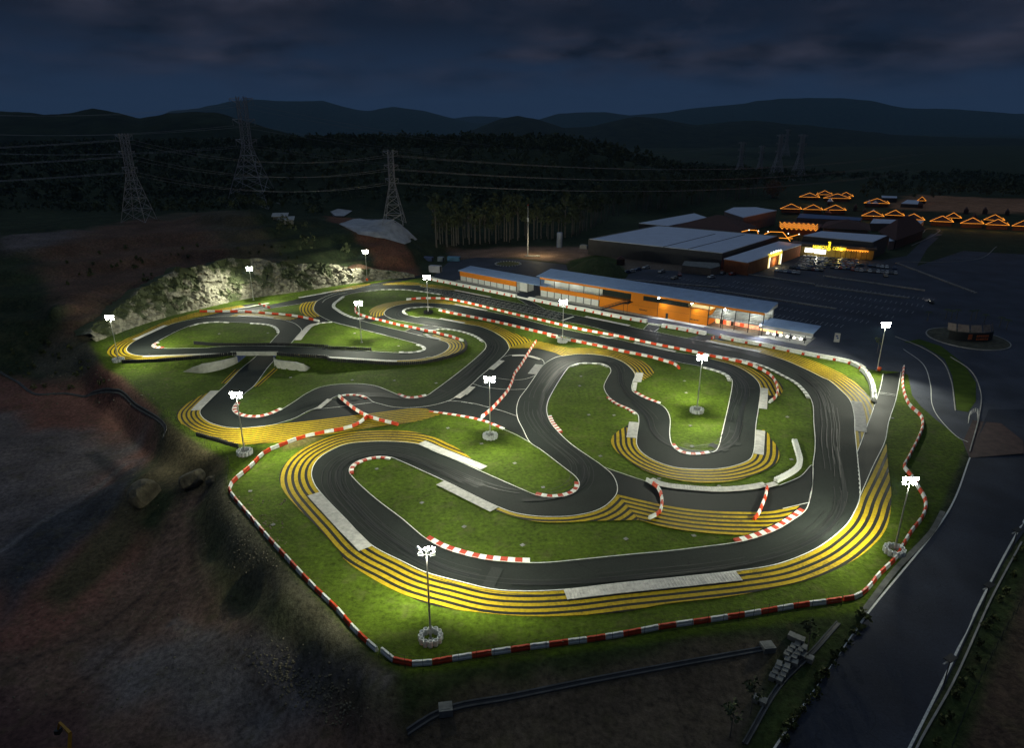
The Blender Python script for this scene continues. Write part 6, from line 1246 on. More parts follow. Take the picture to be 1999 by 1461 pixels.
rows_ = [((600, 425), (1330, 478), 15), ((560, 462), (1320, 515), 16), ((540, 498), (1300, 545), 15), ((500, 535), (1280, 578), 15), ((430, 560), (860, 600), 9), ((1290, 520), (1830, 575), 10), ((1230, 590), (1840, 640), 11), ((1600, 655), (1760, 690), 3)]
fang = math.atan2(fn[1], fn[0])
for a, b_, n in rows_:
    A_, B_ = np.array(at(*px('S', *a))), np.array(at(*px('S', *b_))); 
    for i in range(n):
        if rn.random() < .1: continue
        car(A_ + (B_ - A_) * i / n + np.array([rn.uniform(-.2, .2), rn.uniform(-.3, .3)]), fang + rn.choice([0, math.pi]) + rn.uniform(-.03, .03), rn.choice([0, 0, 1, 1, 2, 3, 2, 4, 5, 6]), 'small %s car in the crowded rows before the lit mall entrance')
A_, B_ = np.array(at(*px('S', 240, 600))), np.array(at(*px('S', 520, 632)))
for i in range(6): car(A_ + (B_ - A_) * i / 5, fang, [0, 1, 0, 5, 0, 1][i], '%s car in the short separate row below the entrance arch', 'cars in the short row below the arch')
for q, ci in (((430, 640), 5), ((470, 632), 0), ((520, 618), 5), ((590, 602), 0)): car(at(*px('T', *q)), .5, ci, '%s car in the group of four left of the service block', 'four cars left of the service block')
for q, ci, lb in (((715, 635), 1, 'lone %s car left in the upper car park'), ((860, 660), 4, '%s car beside the yellowish one in the upper car park'), ((820, 688), 6, '%s car alone in the dark middle of the car park'), ((1118, 680), 0, 'lone %s car in the open middle of the car park'), ((1210, 650), 3, '%s car below the red lanterns'), ((1290, 655), 4, '%s car right below the red lanterns')): 
    o = car(at(*px('T', *q)), .4 + rn.random(), ci, lb); del o['group']
o = link('driving_car', car_mesh(mat('car_paint_dark', (.04, .04, .045), .3, var=0), 0, True), None, (*at(1817, 592), .03), math.atan2(-1, -.35)); tag(o, 'dark car driving toward the roundabout with its headlights on', 'car')
hlo = bpy.data.lights.new('headlight', 'SPOT'); hlo.energy = 900; hlo.color = (1, .85, .6); hlo.spot_size = R(60); ho_ = bpy.data.objects.new('headlight_beam', hlo); COL.objects.link(ho_); ho_.parent = o; ho_.location = (-2.4, 0, .7); ho_.rotation_euler = (0, R(80), 0)

# grassy earth mound behind the pit building
def mound(cu, cv, rx, ry, h, m, seed):
    c = np.array(at(cu, cv)); V = []; n1_, n2_ = 14, 36
    for i in range(n1_ + 1):
        t = i / n1_
        for j in range(n2_):
            a = 2 * math.pi * j / n2_; x, y = c[0] + rx * t * math.cos(a), c[1] + ry * t * math.sin(a); nz_ = float(fbm(np.array([[x, y]]), 8, seed)[0]) - .5
            V.append((x + nz_ * 3 * t, y + nz_ * 3 * t, max(0, h * (1 - t ** 1.4) * (1 + nz_ * .7)) - .02))
    F = [(i * n2_ + j, (i + 1) * n2_ + j, (i + 1) * n2_ + (j + 1) % n2_, i * n2_ + (j + 1) % n2_) for i in range(n1_) for j in range(n2_)]
    o = link('earth_mound', mesh('earth_mound', V, F, m, True)); o['kind'] = 'structure'
mound(1165, 533, 15, 22, 7.5, ground_mat('mound_grass', False, (.045, .058, .02)), 3)
mound(700, 536, 14, 9, 5.0, ground_mat('mound_earth', False, (.13, .075, .05)), 5)
# ================================================================== pylons and wires
M_PYL = mat('pylon_steel', (0.42, 0.40, 0.40), .6, metal=.2, var=0)
def pylon(label, bu, bv, tu, tv, z=None, Y=None, legs=None, arms=3, spread=.18, aw=.16, th=1.0):
    p = on(bu, bv) if Y is None else atY(bu, bv, Y); z0 = max(p[2], hat(p[0], p[1])) if Y else p[2]
    h = ztop((p[0], p[1]), tv) - z0; r = empty('pylon', (p[0], p[1], z0)); tag(r, label, 'pylon', 'power pylons'); w0 = h * spread / 2; w1 = h * .035
    lv = [0, .14, .27, .38, .48, .57, .66, .74, .82, .90, 1.0]; fw = lambda t: w0 * max(0, 1 - t / .55) ** 1.0 + w1 * (1 if t < .9 else 1)
    cs = [(-1, -1), (1, -1), (1, 1), (-1, 1)]; b = MB(); rb = max(.10, h * .0035) * th
    for c_ in cs:
        lg = MB()
        for i in range(len(lv) - 1):
            a0_, a1_ = fw(lv[i]), fw(lv[i + 1]); lg.bar((c_[0] * a0_, c_[1] * a0_, h * lv[i]), (c_[0] * a1_, c_[1] * a1_, h * lv[i + 1]), rb * 1.2, 3, caps=False)
        lg.ob('leg', M_PYL, r)
    for i in range(len(lv) - 1):
        a0_, a1_ = fw(lv[i]), fw(lv[i + 1]); z_, z1_ = h * lv[i], h * lv[i + 1]
        for q in range(4):
            c0, c1 = cs[q], cs[(q + 1) % 4]
            if i > 0: b.bar((c0[0] * a0_, c0[1] * a0_, z_), (c1[0] * a0_, c1[1] * a0_, z_), rb * .8, 3, caps=False)
            b.bar((c0[0] * a0_, c0[1] * a0_, z_), (c1[0] * a1_, c1[1] * a1_, z1_), rb * .7, 3, caps=False); b.bar((c1[0] * a0_, c1[1] * a0_, z_), (c0[0] * a1_, c0[1] * a1_, z1_), rb * .7, 3, caps=False)
    g_ = b.ob('lattice', M_PYL, r); g_['kind'] = 'stuff'
    tips = []
    for k in range(arms):
        t = (.98, .80, .62)[k] if arms == 3 else (.98, .86, .72, .6)[k]; z_ = h * t; wd = h * aw * (1, .95, .9, .85)[k]; m = MB()
        for s_ in (-1, 1):
            for y_ in (-w1, w1): m.bar((s_ * w1, y_, z_), (s_ * wd, 0, z_ + h * .004), rb * .8, 3); m.bar((s_ * w1, y_, z_ - h * .04), (s_ * wd, 0, z_), rb * .7, 3)
            m.bar((s_ * wd, 0, z_), (s_ * wd * .97, 0, z_ - h * .055), rb * .6, 3); tips.append((p[0] + s_ * wd, p[1], z0 + z_ - h * .055))
        m.ob('crossarm', M_PYL, r)
    return tips
t1 = pylon('pylon on the bare plateau at the far left', 272, 432, 248, 260, spread=.22, aw=.10)
t2 = pylon('tallest pylon standing on the dark wooded slope left of centre', 497, 404, 475, 188, spread=.34, aw=.11)
t3 = pylon('pylon above the grey sheeted slope', 770, 438, 763, 292, spread=.22, aw=.10)
PYR = [('leftmost of the five far pylons at the right', 1442, 350, 1446, 277, 1000), ('small second pylon of the far group', 1481, 348, 1487, 284, 1050), ('third and widest pylon of the far group', 1515, 347, 1521, 262, 1000), ('pylon partly hidden behind the far group', 1532, 305, 1538, 252, 1250), ('rightmost pylon of the far group with a thin spire', 1556, 352, 1564, 262, 980)]
tr_ = [pylon(a[0], a[1], a[2], a[3], a[4], Y=a[5], spread=.22, aw=.11, th=1.9) for a in PYR]
def wire(a, b, sag, parent, n=14):
    m = MB(); a = Vector(a); b = Vector(b); pr = None
    for i in range(n + 1):
        t = i / n; q = a.lerp(b, t); q.z -= sag * 4 * t * (1 - t)
        if pr is not None: m.bar(pr, q, .07, 3, caps=False)
        pr = q
    m.ob('wire', M_PYL, parent)
for lb, ta, tb, sg in (('power lines from the far left pylon out of the picture', t1, [(x - 420, y - 60, z + 6) for x, y, z in t1], 9), ('power lines between the far left and the sheeted slope pylon', t1, t3, 7), ('power lines from the sheeted slope pylon toward the right', t3, [(x + 420, y + 240, z - 8) for x, y, z in t3], 10), ('power lines from the tallest pylon toward the right', t2, tr_[0], 22), ('power lines from the tallest pylon out at the left', t2, [(x - 420, y + 60, z + 10) for x, y, z in t2], 12)):
    r_ = empty('power_line', (0, 0, 0)); tag(r_, lb, 'power line')
    for a, b_ in zip(ta, tb): wire(a, b_, sg, r_)
for lb, (u_, v_), tv_ in (('tall slim mast pole on the bare ground behind the left garage', (1030, 501), 400),):
    p = at(u_, v_); h = ztop(p, tv_); r_ = empty('tall_mast', (*p, 0)); tag(r_, lb, 'mast'); MB().bar((0, 0, 0), (0, 0, h), .35, 8, .14).ob('pole', mat('mast_white', (.6, .6, .6), .5), r_); MB().box(-.5, .5, -.4, .4, h * .68, h * .76).ob('equipment', M_HEAD, r_); MB().bar((0, 0, h - .4), (0, 0, h + .3), .25, 6).ob('beacon', M_BRED, r_); MB().box(-1.5, 7, -1, 1, 0, .5).ob('footing', M_CONC, r_)
ld = bpy.data.lights.new('mast_lamp', 'POINT'); ld.energy = 5000; ld.color = (1, .85, .5); ld.shadow_soft_size = .3; lo = bpy.data.objects.new('mast_lamp', ld); COL.objects.link(lo); lo.parent = r_; lo.location = (6, 1, 9)
p = at(1092, 483); b = MB(); b.ring([(0.02, 9), (1.7, 9), (1.75, 8.8), (1.75, 0)], 20); o = b.ob('storage_tank', mat('blue_grey_tank', (.25, .3, .42), .6), None, (*p, 0)); tag(o, 'tall blue grey cylindrical tank near the forest edge', 'tank')
b = MB()
# round planter with white stones
p = at(*px('K', 1140, 105)); rp = empty('round_planter', (*p, 0)); tag(rp, 'round planted island ringed with white stones on the dark yard', 'planter')
b = MB(); b.ring([(.02, .35), (4, .45), (6.2, .2), (6.3, .0)], 24); b.ob('planting', mat('planter_scrub', (.10, .10, .03), .9, var=.6, scale=.8), rp)
for i in range(26): t = 2 * math.pi * i / 26; MB().box(-.42, .42, -.3, .3, 0, .4).ob('stone', M_WALLW, rp, (6.8 * math.cos(t), 6.8 * math.sin(t), 0), t)
# containers near the left end of the pits
for lb, q, s_, c_, a_ in (('blue container left behind the first mast by the pits', (100, 45), (6, 2.4, 2.4), (.07, .1, .22), -.3), ('pale container in the middle of the containers by the pits', (270, 50), (3, 2.4, 2.5), (.3, .36, .42), -.3), ('light blue container at the right end of the containers', (440, 45), (7, 2.5, 2.5), (.10, .25, .42), -.2), ('grey white site cabin in front of the containers', (200, 190), (6, 3, 3.4), (.4, .4, .45), -.35)):
    pp = at(*px('K', q[0], q[1] + 20)); r_ = empty('container', (*pp, 0), a_); tag(r_, lb, 'container'); sx_, sy_, sz_ = s_; b = MB(); b.box(-sx_ / 2, sx_ / 2, -sy_ / 2, sy_ / 2, .1, sz_)
    for i in range(int(sx_ / .5)): x = -sx_ / 2 + .25 + i * .5; b.box(x, x + .2, -sy_ / 2 - .06, -sy_ / 2, .2, sz_ - .1)
    b.ob('shell', mat('container_%s' % lb[:4], c_, .6), r_); MB().box(sx_ / 2, sx_ / 2 + .05, -.9, .9, .2, sz_ - .3).ob('door', M_DARKM, r_)
# pull-up sign board
p = at(*px('Q', 1966, 582)); r_ = empty('sign_board', (*p, 0), -.4); tag(r_, 'tall white sign board standing on the asphalt right of the stand', 'sign'); MB().box(-.9, .9, -.1, .1, 0, 3.2).ob('board', M_WALLW, r_)
b = MB(); b.box(-.45, .2, -.13, -.11, 1.9, 2.4); b.box(-.1, .5, -.13, -.11, 1.2, 1.7); b.ob('blue_print', M_BLUEC, r_)

# ------------------------------------------------------------------ roundabout
p = at(1888, 662); rb_ = empty('roundabout_island', (*p, 0)); tag(rb_, 'oval roundabout island with kerb and planting around the curved sign wall', 'roundabout')
b = MB(); b.ring([(.02, .5), (8, .5), (11, .3), (12, .3)], 32); o = b.ob('planting', mat('island_soil', (.07, .065, .04), .9, var=.5), rb_); o.scale = (1, 1.1, 1)
b = MB(); b.ring([(12, .3), (12.35, .3), (12.35, 0)], 32); o = b.ob('kerb', M_KERBST, rb_); o.scale = (1, 1.1, 1)
sg = empty('sign_wall', (*p, .3)); tag(sg, 'dark curved sign wall with reddish relief lettering and pale sails above', 'sign')
b = MB(); nS = 14
for i in range(nS):
    t0, t1 = R(200 + 140 * i / nS), R(200 + 140 * (i + 1) / nS); b.add([(8 * math.cos(t), 5 * math.sin(t) + y, z) for y in (0, .5) for t in (t0, t1) for z in (0, 3.2)], [(0, 2, 3, 1), (4, 5, 7, 6), (1, 3, 7, 5)])
b.ob('wall', M_BLACK, sg)
for i in range(5):
    t0, t1 = R(195 + 30 * i), R(195 + 30 * i + 26); b = MB(); b.add([(8.3 * math.cos(t0), 5 * math.sin(t0) + .6, 3.3), (8.3 * math.cos(t1), 5 * math.sin(t1) + .6, 3.3), (8 * math.cos(t1), 5 * math.sin(t1) + 1.6, 5.6), (8 * math.cos(t0), 5 * math.sin(t0) + 1.6, 5.6)], [(0, 1, 2, 3)]); b.ob('pale_panel', mat('pale_sail_panel', (.30, .24, .20), .8, var=.3), sg)
M_RLET = mat('red_brown_lettering', (.35, .09, .03), .6, var=.3)
for r__ in range(2):
    for i in range(6): MB().box(-.5 + i * .75, -.5 + i * .75 + .5, -5.25 + .06 * i, -5.1 + .06 * i, 1.9 - r__ * 1.1, 2.6 - r__ * 1.1).ob('letter', M_RLET, sg)
MB().box(-3.2, -1.9, -5.05, -4.9, 1.0, 2.8).ob('emblem', M_RLET, sg)

# ================================================================== trees and shrubs
def leafcloud(n, rx, rz, cz, size, seed, clump=7):
    rs = np.random.RandomState(seed); cc = rs.normal(size=(clump, 3)); cc /= np.linalg.norm(cc, axis=1)[:, None]; cc *= rs.uniform(.35, .85, (clump, 1)); pts = cc[rs.randint(0, clump, n)] + rs.normal(scale=.22, size=(n, 3))
    P_ = pts * [rx, rx, rz] + [0, 0, cz]; V = np.zeros((n, 4, 3)); a = rs.normal(size=(n, 3)); a /= np.linalg.norm(a, axis=1)[:, None]; b = np.cross(a, rs.normal(size=(n, 3))); b /= np.linalg.norm(b, axis=1)[:, None]; s = size * rs.uniform(.6, 1.3, (n, 1))
    V[:, 0] = P_ - a * s; V[:, 1] = P_ - b * s * .6; V[:, 2] = P_ + a * s; V[:, 3] = P_ + b * s * .6
    return V
M_LEAF = mat('dark_foliage', (0.085, 0.10, 0.048), .85, var=.5, scale=.12, spec=.1)
M_LEAF2 = mat('olive_foliage', (0.075, 0.085, 0.03), .85, var=.4, scale=.15, spec=.1)
M_TRUNK = mat('pale_trunk_bark', (0.15, 0.135, 0.115), .85, var=.2)
def proj(x, y, z):
    d = y * CT - (z - H0) * ST; return CX + FPX * x / d, CY - FPX * (y * ST + (z - H0) * CT) / d
def tree_parts(seed, h, rx, leaf=.9, n=110):
    b = MB(); rs = random.Random(seed); b.bar((0, 0, -.5), (0, 0, h * .75), h * .018, 5, h * .008)
    for i in range(4):
        t = rs.uniform(0, 6.28); z0_ = h * rs.uniform(.5, .7); b.bar((0, 0, z0_), (math.cos(t) * rx * .6, math.sin(t) * rx * .6, z0_ + h * .15), h * .008, 4, h * .003)
    V = leafcloud(n, rx, h * .22, h * .80, leaf, seed).reshape(-1, 3); me = mesh('crown', V, [tuple(range(4 * i, 4 * i + 4)) for i in range(len(V) // 4)], M_LEAF)
    return b.me('trunk', M_TRUNK), me
protos = [tree_parts(s, 20 + 3 * (s % 3), 4.2 + .5 * (s % 2), 1.1, 120) for s in range(6)]
rn = random.Random(5); cnt = 0
def tree(p, z, sc, ix, label, group='trees along the forest edge', cat='tree'):
    r_ = empty('forest_tree', (p[0], p[1], z), rn.uniform(0, 6)); r_.scale = (sc, sc, sc); tag(r_, label, cat, group)
    link('trunk', protos[ix][0], r_); link('crown', protos[ix][1], r_)
for i in range(150):
    u_ = 850 + 640 * i / 150 + rn.uniform(-7, 7); v_ = np.interp(u_, [850, 1000, 1130, 1200, 1300, 1400, 1490], [484, 474, 462, 425, 408, 398, 385]) - abs(rn.gauss(0, 9))
    q = on(u_, v_); tree(q, q[2], rn.uniform(.6, 1.2), rn.randrange(6), 'tall thin forest tree with pale bare trunk at the forest edge')
# the forest mass
rs = np.random.RandomState(9); N_ = 9000
cand = np.c_[rs.uniform(-700, 750, N_ * 2), rs.uniform(330, 1150, N_ * 2)]; hz_ = np.array([hat(*c_) for c_ in cand]); keep = []
for i, (x, y) in enumerate(cand):
    u_, v_ = proj(x, y, hz_[i])
    if u_ < -60 or u_ > 2060: continue
    if hz_[i] < 0.8 and y < 440: continue
    ed = np.interp(u_, [-100, 0, 120, 400, 560, 640, 830, 850, 1000, 1130, 1200, 1300, 1400, 1490, 1560, 1620, 2100], [445, 450, 440, 425, 500, 512, 505, 480, 468, 455, 418, 400, 390, 372, 362, 358, 372])
    if u_ > 1680 and 376 < v_ < 398 and rs.rand() < .5: ed = 398
    if 1120 < u_ < 1480: ed -= 4
    if v_ > ed: continue
    if 630 < u_ < 850 and 412 < v_ < 500: continue
    if 0 < u_ < 320 and 425 < v_ < 480: continue
    if 480 < u_ < 600 and 420 < v_ < 450: continue
    if rs.rand() > min(1, (y / 600) ** 1.2 + .15): continue
    keep.append(i)
keep = keep[:7500]
VV = []; TV = []
for i in keep:
    h = rs.uniform(9, 19) * (.55 if cand[i][0] < -60 and cand[i][1] < 520 else 1); n = 34; V = leafcloud(n, h * .26, h * .26, h * .72, h * .085, int(rs.randint(1e9)), 5); V = V + [cand[i][0], cand[i][1], hz_[i]]; VV.append(V.reshape(-1, 3))
VV = np.concatenate(VV); nf = len(VV) // 4
me = bpy.data.meshes.new('forest'); me.vertices.add(len(VV)); me.vertices.foreach_set('co', VV.astype(np.float32).ravel()); me.loops.add(len(VV)); me.loops.foreach_set('vertex_index', np.arange(len(VV), dtype=np.int32)); me.polygons.add(nf); me.polygons.foreach_set('loop_start', (np.arange(nf) * 4).astype(np.int32)); me.update(calc_edges=True); me.materials.append(M_LEAF)
o = link('forest', me); tag(o, 'dark dense forest covering the hills behind the circuit', 'forest', kind='stuff')
# reddish big tree at the far right and single shrubs
q = on(1508, 386); r_ = empty('round_tree', q); tag(r_, 'big round reddish brown tree below the far pylons', 'tree')
MB().bar((0, 0, -.5), (0, 0, 9), .5, 6, .2).ob('trunk', M_TRUNK, r_); V = leafcloud(900, 11, 8, 9, .9, 77, 26).reshape(-1, 3); link('crown', mesh('crown', V, [tuple(range(4 * i, 4 * i + 4)) for i in range(len(V) // 4)], mat('russet_foliage', (.15, .085, .045), .85, var=.4, scale=.3)), r_)
shr = [leafcloud(70, .8, .7, .7, .28, s, 6).reshape(-1, 3) for s in range(3)]; shm = [mesh('shrub', V, [tuple(range(4 * i, 4 * i + 4)) for i in range(len(V) // 4)], M_LEAF2) for V in shr]
def shrub(u_, v_, sc, label, group):
    q = on(u_, v_)
    if seg_dist(np.array([q[:2]]), PLAT)[0] < 1.5 and v_ > 560: return
    o = link('shrub', shm[rn.randrange(3)], None, q, rn.uniform(0, 6)); o.scale = (sc,) * 3; tag(o, label, 'shrub', group)
for i in range(16):
    t = i / 15; shrub(1690 - t * 170 + rn.uniform(-6, 6), 1215 + t * 235 + rn.uniform(-8, 8), rn.uniform(.7, 1.3), 'leafy shrub on the strip left of the dark road', 'shrubs left of the road')
for i in range(15):
    t = i / 14; shrub(1999 - t * 170 + rn.uniform(-4, 4), 1075 + t * 370 + rn.uniform(-8, 8), rn.uniform(.7, 1.2), 'leafy shrub on the strip right of the dark road', 'shrubs right of the road')
for i in range(60): shrub(rn.uniform(20, 330), rn.uniform(640, 760), rn.uniform(.6, 1.3), 'rough shrub on the slope left of the oval', 'shrubs on the left slope')
for i in range(60): shrub(rn.uniform(130, 620), rn.uniform(480, 560), rn.uniform(.6, 1.4), 'rough shrub on the terraced cut above the oval', 'shrubs on the terraced cut')
ysm = [tree_parts(50 + s, 5.5, 1.3, .28, 110) for s in range(2)]
for u_, v_, lb in ((1465, 1395, 'young slender tree beside the lone concrete block'), (1425, 1440, 'young slender tree at the bottom edge left of the road'), (1575, 1275, 'young leafy tree behind the stacked concrete blocks'), (1712, 690, 'slender young tree behind the upper right mast')):
    q = on(u_, v_); r_ = empty('young_tree', q); tag(r_, lb, 'tree'); link('trunk', ysm[0][0], r_); link('crown', ysm[0][1], r_)
for i, (x_, y_) in enumerate([(600, 495), (690, 520), (790, 500), (1040, 520), (1280, 590), (1130, 510), (270, 540), (1560, 640), (1680, 690)]):
    q = at(*px('D', 0, 0)); u_, v_ = 1780 + x_ / 9.13, 560 + (y_ + 90) / 9.13; p = at(u_, v_); r_ = empty('palm_tree', (*p, .2)); tag(r_, 'small dark palm on the roundabout island', 'palm', 'palms on the roundabout')
    MB().bar((0, 0, 0), (0, 0, 3.4), .16, 5, .1).ob('trunk', M_TRUNK, r_); b = MB()
    for q_ in range(9):
        t = q_ * .7; c_, s_ = math.cos(t), math.sin(t); b.add([(0, 0, 3.4), (c_ * .9 - s_ * .2, s_ * .9 + c_ * .2, 3.9), (c_ * 1.8, s_ * 1.8, 3.1), (c_ * .9 + s_ * .2, s_ * .9 - c_ * .2, 3.9)], [(0, 1, 2, 3)])
    b.ob('fronds', M_LEAF, r_)

# ================================================================== rocks
def rockmesh(seed, r, cut=7):
    rs = np.random.RandomState(seed); import bmesh
    bm = bmesh.new(); bmesh.ops.create_icosphere(bm, subdivisions=3, radius=1); dirs = rs.normal(size=(cut, 3)); dirs /= np.linalg.norm(dirs, axis=1)[:, None]; offs = rs.uniform(.55, .9, cut)
    for v in bm.verts:
        c_ = np.array(v.co)
        for d_, o_ in zip(dirs, offs):
            k = c_ @ d_
            if k > o_: c_ = c_ - d_ * (k - o_) * .9
        c_ = c_ * (1 + .05 * math.sin(c_[0] * 9 + seed) * math.cos(c_[1] * 8)); v.co = c_ * r
    me = bpy.data.meshes.new('boulder'); bm.to_mesh(me); bm.free(); me.materials.append(M_ROCK); return me
M_ROCK = mat('pale_rock', (0.15, 0.13, 0.085), .9, var=.5, scale=.5, bump=.25, bscale=1.2, detail=9)
for lb, u_, v_, r__, s_ in (('largest rounded boulder on the left slope', 284, 975, 3.4, 1), ('second large boulder right of the largest one', 378, 945, 2.9, 2), ('small boulder at the foot of the second boulder', 412, 944, 1.2, 3)):
    q = on(u_, v_); o = link('boulder', rockmesh(s_, r__), None, (q[0], q[1], q[2] + r__ * .35)); tag(o, lb, 'boulder')
rm = [rockmesh(20 + s, 1) for s in range(4)]
b = []
def rocks(label, gen, n, s0, s1, name='loose_rocks'):
    V = []; F = []; cnt = 0
    for i in range(n):
        u_, v_ = gen(); q = on(u_, v_); m = rm[rn.randrange(4)]; s_ = rn.uniform(s0, s1); a = rn.uniform(0, 6); c_, sn = math.cos(a), math.sin(a)
        vs_ = m_small; base = len(V); V += [(q[0] + s_ * (x * c_ - y * sn), q[1] + s_ * (x * sn + y * c_), q[2] + s_ * z * .7) for x, y, z in vs_[0]]; F += [tuple(base + k for k in f) for f in vs_[1]]
    o = link(name, mesh(name, V, F, M_ROCK)); tag(o, label, 'rocks', kind='stuff')
import bmesh
bm = bmesh.new(); bmesh.ops.create_icosphere(bm, subdivisions=1, radius=1)
for i, v in enumerate(bm.verts): v.co *= rn.uniform(.7, 1.15)
bm.verts.ensure_lookup_table(); m_small = ([tuple(v.co) for v in bm.verts], [tuple(v.index for v in f.verts) for f in bm.faces]); bm.free()
def g1(): t = rn.random(); return 510 + t * 170 + rn.gauss(0, 22), 1290 + t * 95 + rn.gauss(0, 22)
rocks('scatter of loose grey stones on the dirt at the bottom left', g1, 420, .08, .32)
rocks('loose stones along the fence foot of the left slope', lambda: (rn.uniform(445, 560) * 1.0, rn.uniform(970, 1110)), 200, .08, .3)
rocks('stones strewn over the upper left slope', lambda: (rn.uniform(60, 330), rn.uniform(690, 790)), 90, .12, .5)
rocks('stones strewn over the dark pit floor', lambda: (rn.uniform(0, 500), rn.uniform(900, 1400)), 220, .06, .28)

# rock cut face above the oval: blocky broken rock
def rockface():
    bot = [(192, 668), (240, 650), (320, 623), (400, 603), (495, 583), (570, 573), (640, 562), (700, 554), (760, 547), (810, 542)]; hts = [3, 6.5, 11, 14, 15.5, 14, 10.5, 8, 5, 1.5]
    c = np.array(smooth([at(*p) for p in bot], .5)); d = np.r_[0, np.cumsum(np.linalg.norm(np.diff(c, axis=0), axis=1))]; nn = normals(c); nn = np.where((nn @ np.array([0, 1.0]))[:, None] > 0, nn, -nn)
    n = len(c); rows = 30; hb = np.interp(np.arange(n), np.linspace(0, n - 1, len(hts)), hts) * (.82 + .4 * fbm(np.c_[d, d * 0], 12, 15)); S_g = np.repeat(d[None, :], rows, 0); Tt = np.linspace(0, 1, rows)[:, None]; Zg = Tt * hb[None, :]
    q = np.c_[S_g.ravel(), Zg.ravel()]; rs = np.random.RandomState(4); cells = np.c_[rs.uniform(0, d[-1], 700), rs.uniform(-1, 15, 700)]; amp = rs.uniform(-1.3, 1.3, 700); tl = rs.uniform(-.5, .5, (700, 2))
    dd = ((q[:, None, :] - cells[None]) * [1, 1.3]); dist = (dd ** 2).sum(2); i1 = dist.argmin(1); s_ = np.partition(np.sqrt(dist), 1, axis=1)[:, :2]; edge = np.clip((s_[:, 1] - s_[:, 0]) / .35, 0, 1)
    disp = amp[i1] + (dd[np.arange(len(q)), i1] * tl[i1]).sum(1) - (1 - edge) * .9 + (fbm(q, 5, 8) - .5) * 1.6 + (fbm(q, 22, 12) - .5) * 4
    back = Zg.ravel() * .75; base = np.repeat(c[None], rows, 0).reshape(-1, 2); N2 = np.repeat(nn[None], rows, 0).reshape(-1, 2)
    k = np.clip(Tt * 6, 0, 1).repeat(n, 1).ravel(); XY = base + N2 * (1.0 + back - disp * k * .8)[:, None]; V = np.c_[XY, Zg.ravel() - .2]
    ii = np.arange(rows * n).reshape(rows, n); F = np.c_[ii[:-1, :-1].ravel(), ii[:-1, 1:].ravel(), ii[1:, 1:].ravel(), ii[1:, :-1].ravel()]
    V2 = V.reshape(rows, n, 3)[-1].copy(); V2[:, :2] += nn * 7; V2[:, 2] -= 1.5; V = np.r_[V, V2]; k0 = rows * n; top = ii[-1]
    F = F.tolist() + [(int(top[i]), int(top[i + 1]), k0 + i + 1, k0 + i) for i in range(n - 1)]
    me = mesh('rock_face', V, F, M_ROCKF); at2 = me.attributes.new('veg', 'FLOAT', 'POINT'); vg = np.clip((fbm(q, 7, 33) - .46) * 5 + (Zg.ravel() / 14 - .5) * 1.2, 0, 1); at2.data.foreach_set('value', np.r_[vg, np.ones(n)].astype(np.float32))
    o = link('rock_face', me); o['kind'] = 'structure'
M_ROCKF = bpy.data.materials.new('cut_rock'); M_ROCKF.use_nodes = True; t = M_ROCKF.node_tree; bs = t.nodes['Principled BSDF']
g_ = t.nodes.new('ShaderNodeNewGeometry'); n1 = t.nodes.new('ShaderNodeTexNoise'); n1.inputs['Scale'].default_value = .7; n1.inputs['Detail'].default_value = 10; n1.inputs['Roughness'].default_value = .7; t.links.new(g_.outputs['Position'], n1.inputs['Vector'])
rp = t.nodes.new('ShaderNodeValToRGB'); t.links.new(n1.outputs['Fac'], rp.inputs[0]); rp.color_ramp.elements[0].position = .32; rp.color_ramp.elements[0].color = (.07, .062, .04, 1); rp.color_ramp.elements[1].position = .68; rp.color_ramp.elements[1].color = (.36, .34, .25, 1)
av = t.nodes.new('ShaderNodeAttribute'); av.attribute_name = 'veg'; n2 = t.nodes.new('ShaderNodeTexNoise'); n2.inputs['Scale'].default_value = 1.5; n2.inputs['Detail'].default_value = 6; t.links.new(g_.outputs['Position'], n2.inputs['Vector'])
ma = t.nodes.new('ShaderNodeMath'); ma.operation = 'ADD'; t.links.new(av.outputs['Fac'], ma.inputs[0]); t.links.new(n2.outputs['Fac'], ma.inputs[1]); mr = t.nodes.new('ShaderNodeMapRange'); t.links.new(ma.outputs[0], mr.inputs[0]); mr.inputs[1].default_value = .75; mr.inputs[2].default_value = 1.1
mx_ = t.nodes.new('ShaderNodeMix'); mx_.data_type = 'RGBA'; t.links.new(mr.outputs[0], mx_.inputs['Factor']); t.links.new(rp.outputs[0], mx_.inputs['A']); mx_.inputs['B'].default_value = (.045, .055, .018, 1); t.links.new(mx_.outputs['Result'], bs.inputs['Base Color']); bs.inputs['Roughness'].default_value = .95
bp_ = t.nodes.new('ShaderNodeBump'); bp_.inputs['Distance'].default_value = .5; t.links.new(n1.outputs['Fac'], bp_.inputs['Height']); t.links.new(bp_.outputs[0], bs.inputs['Normal'])
rockface()

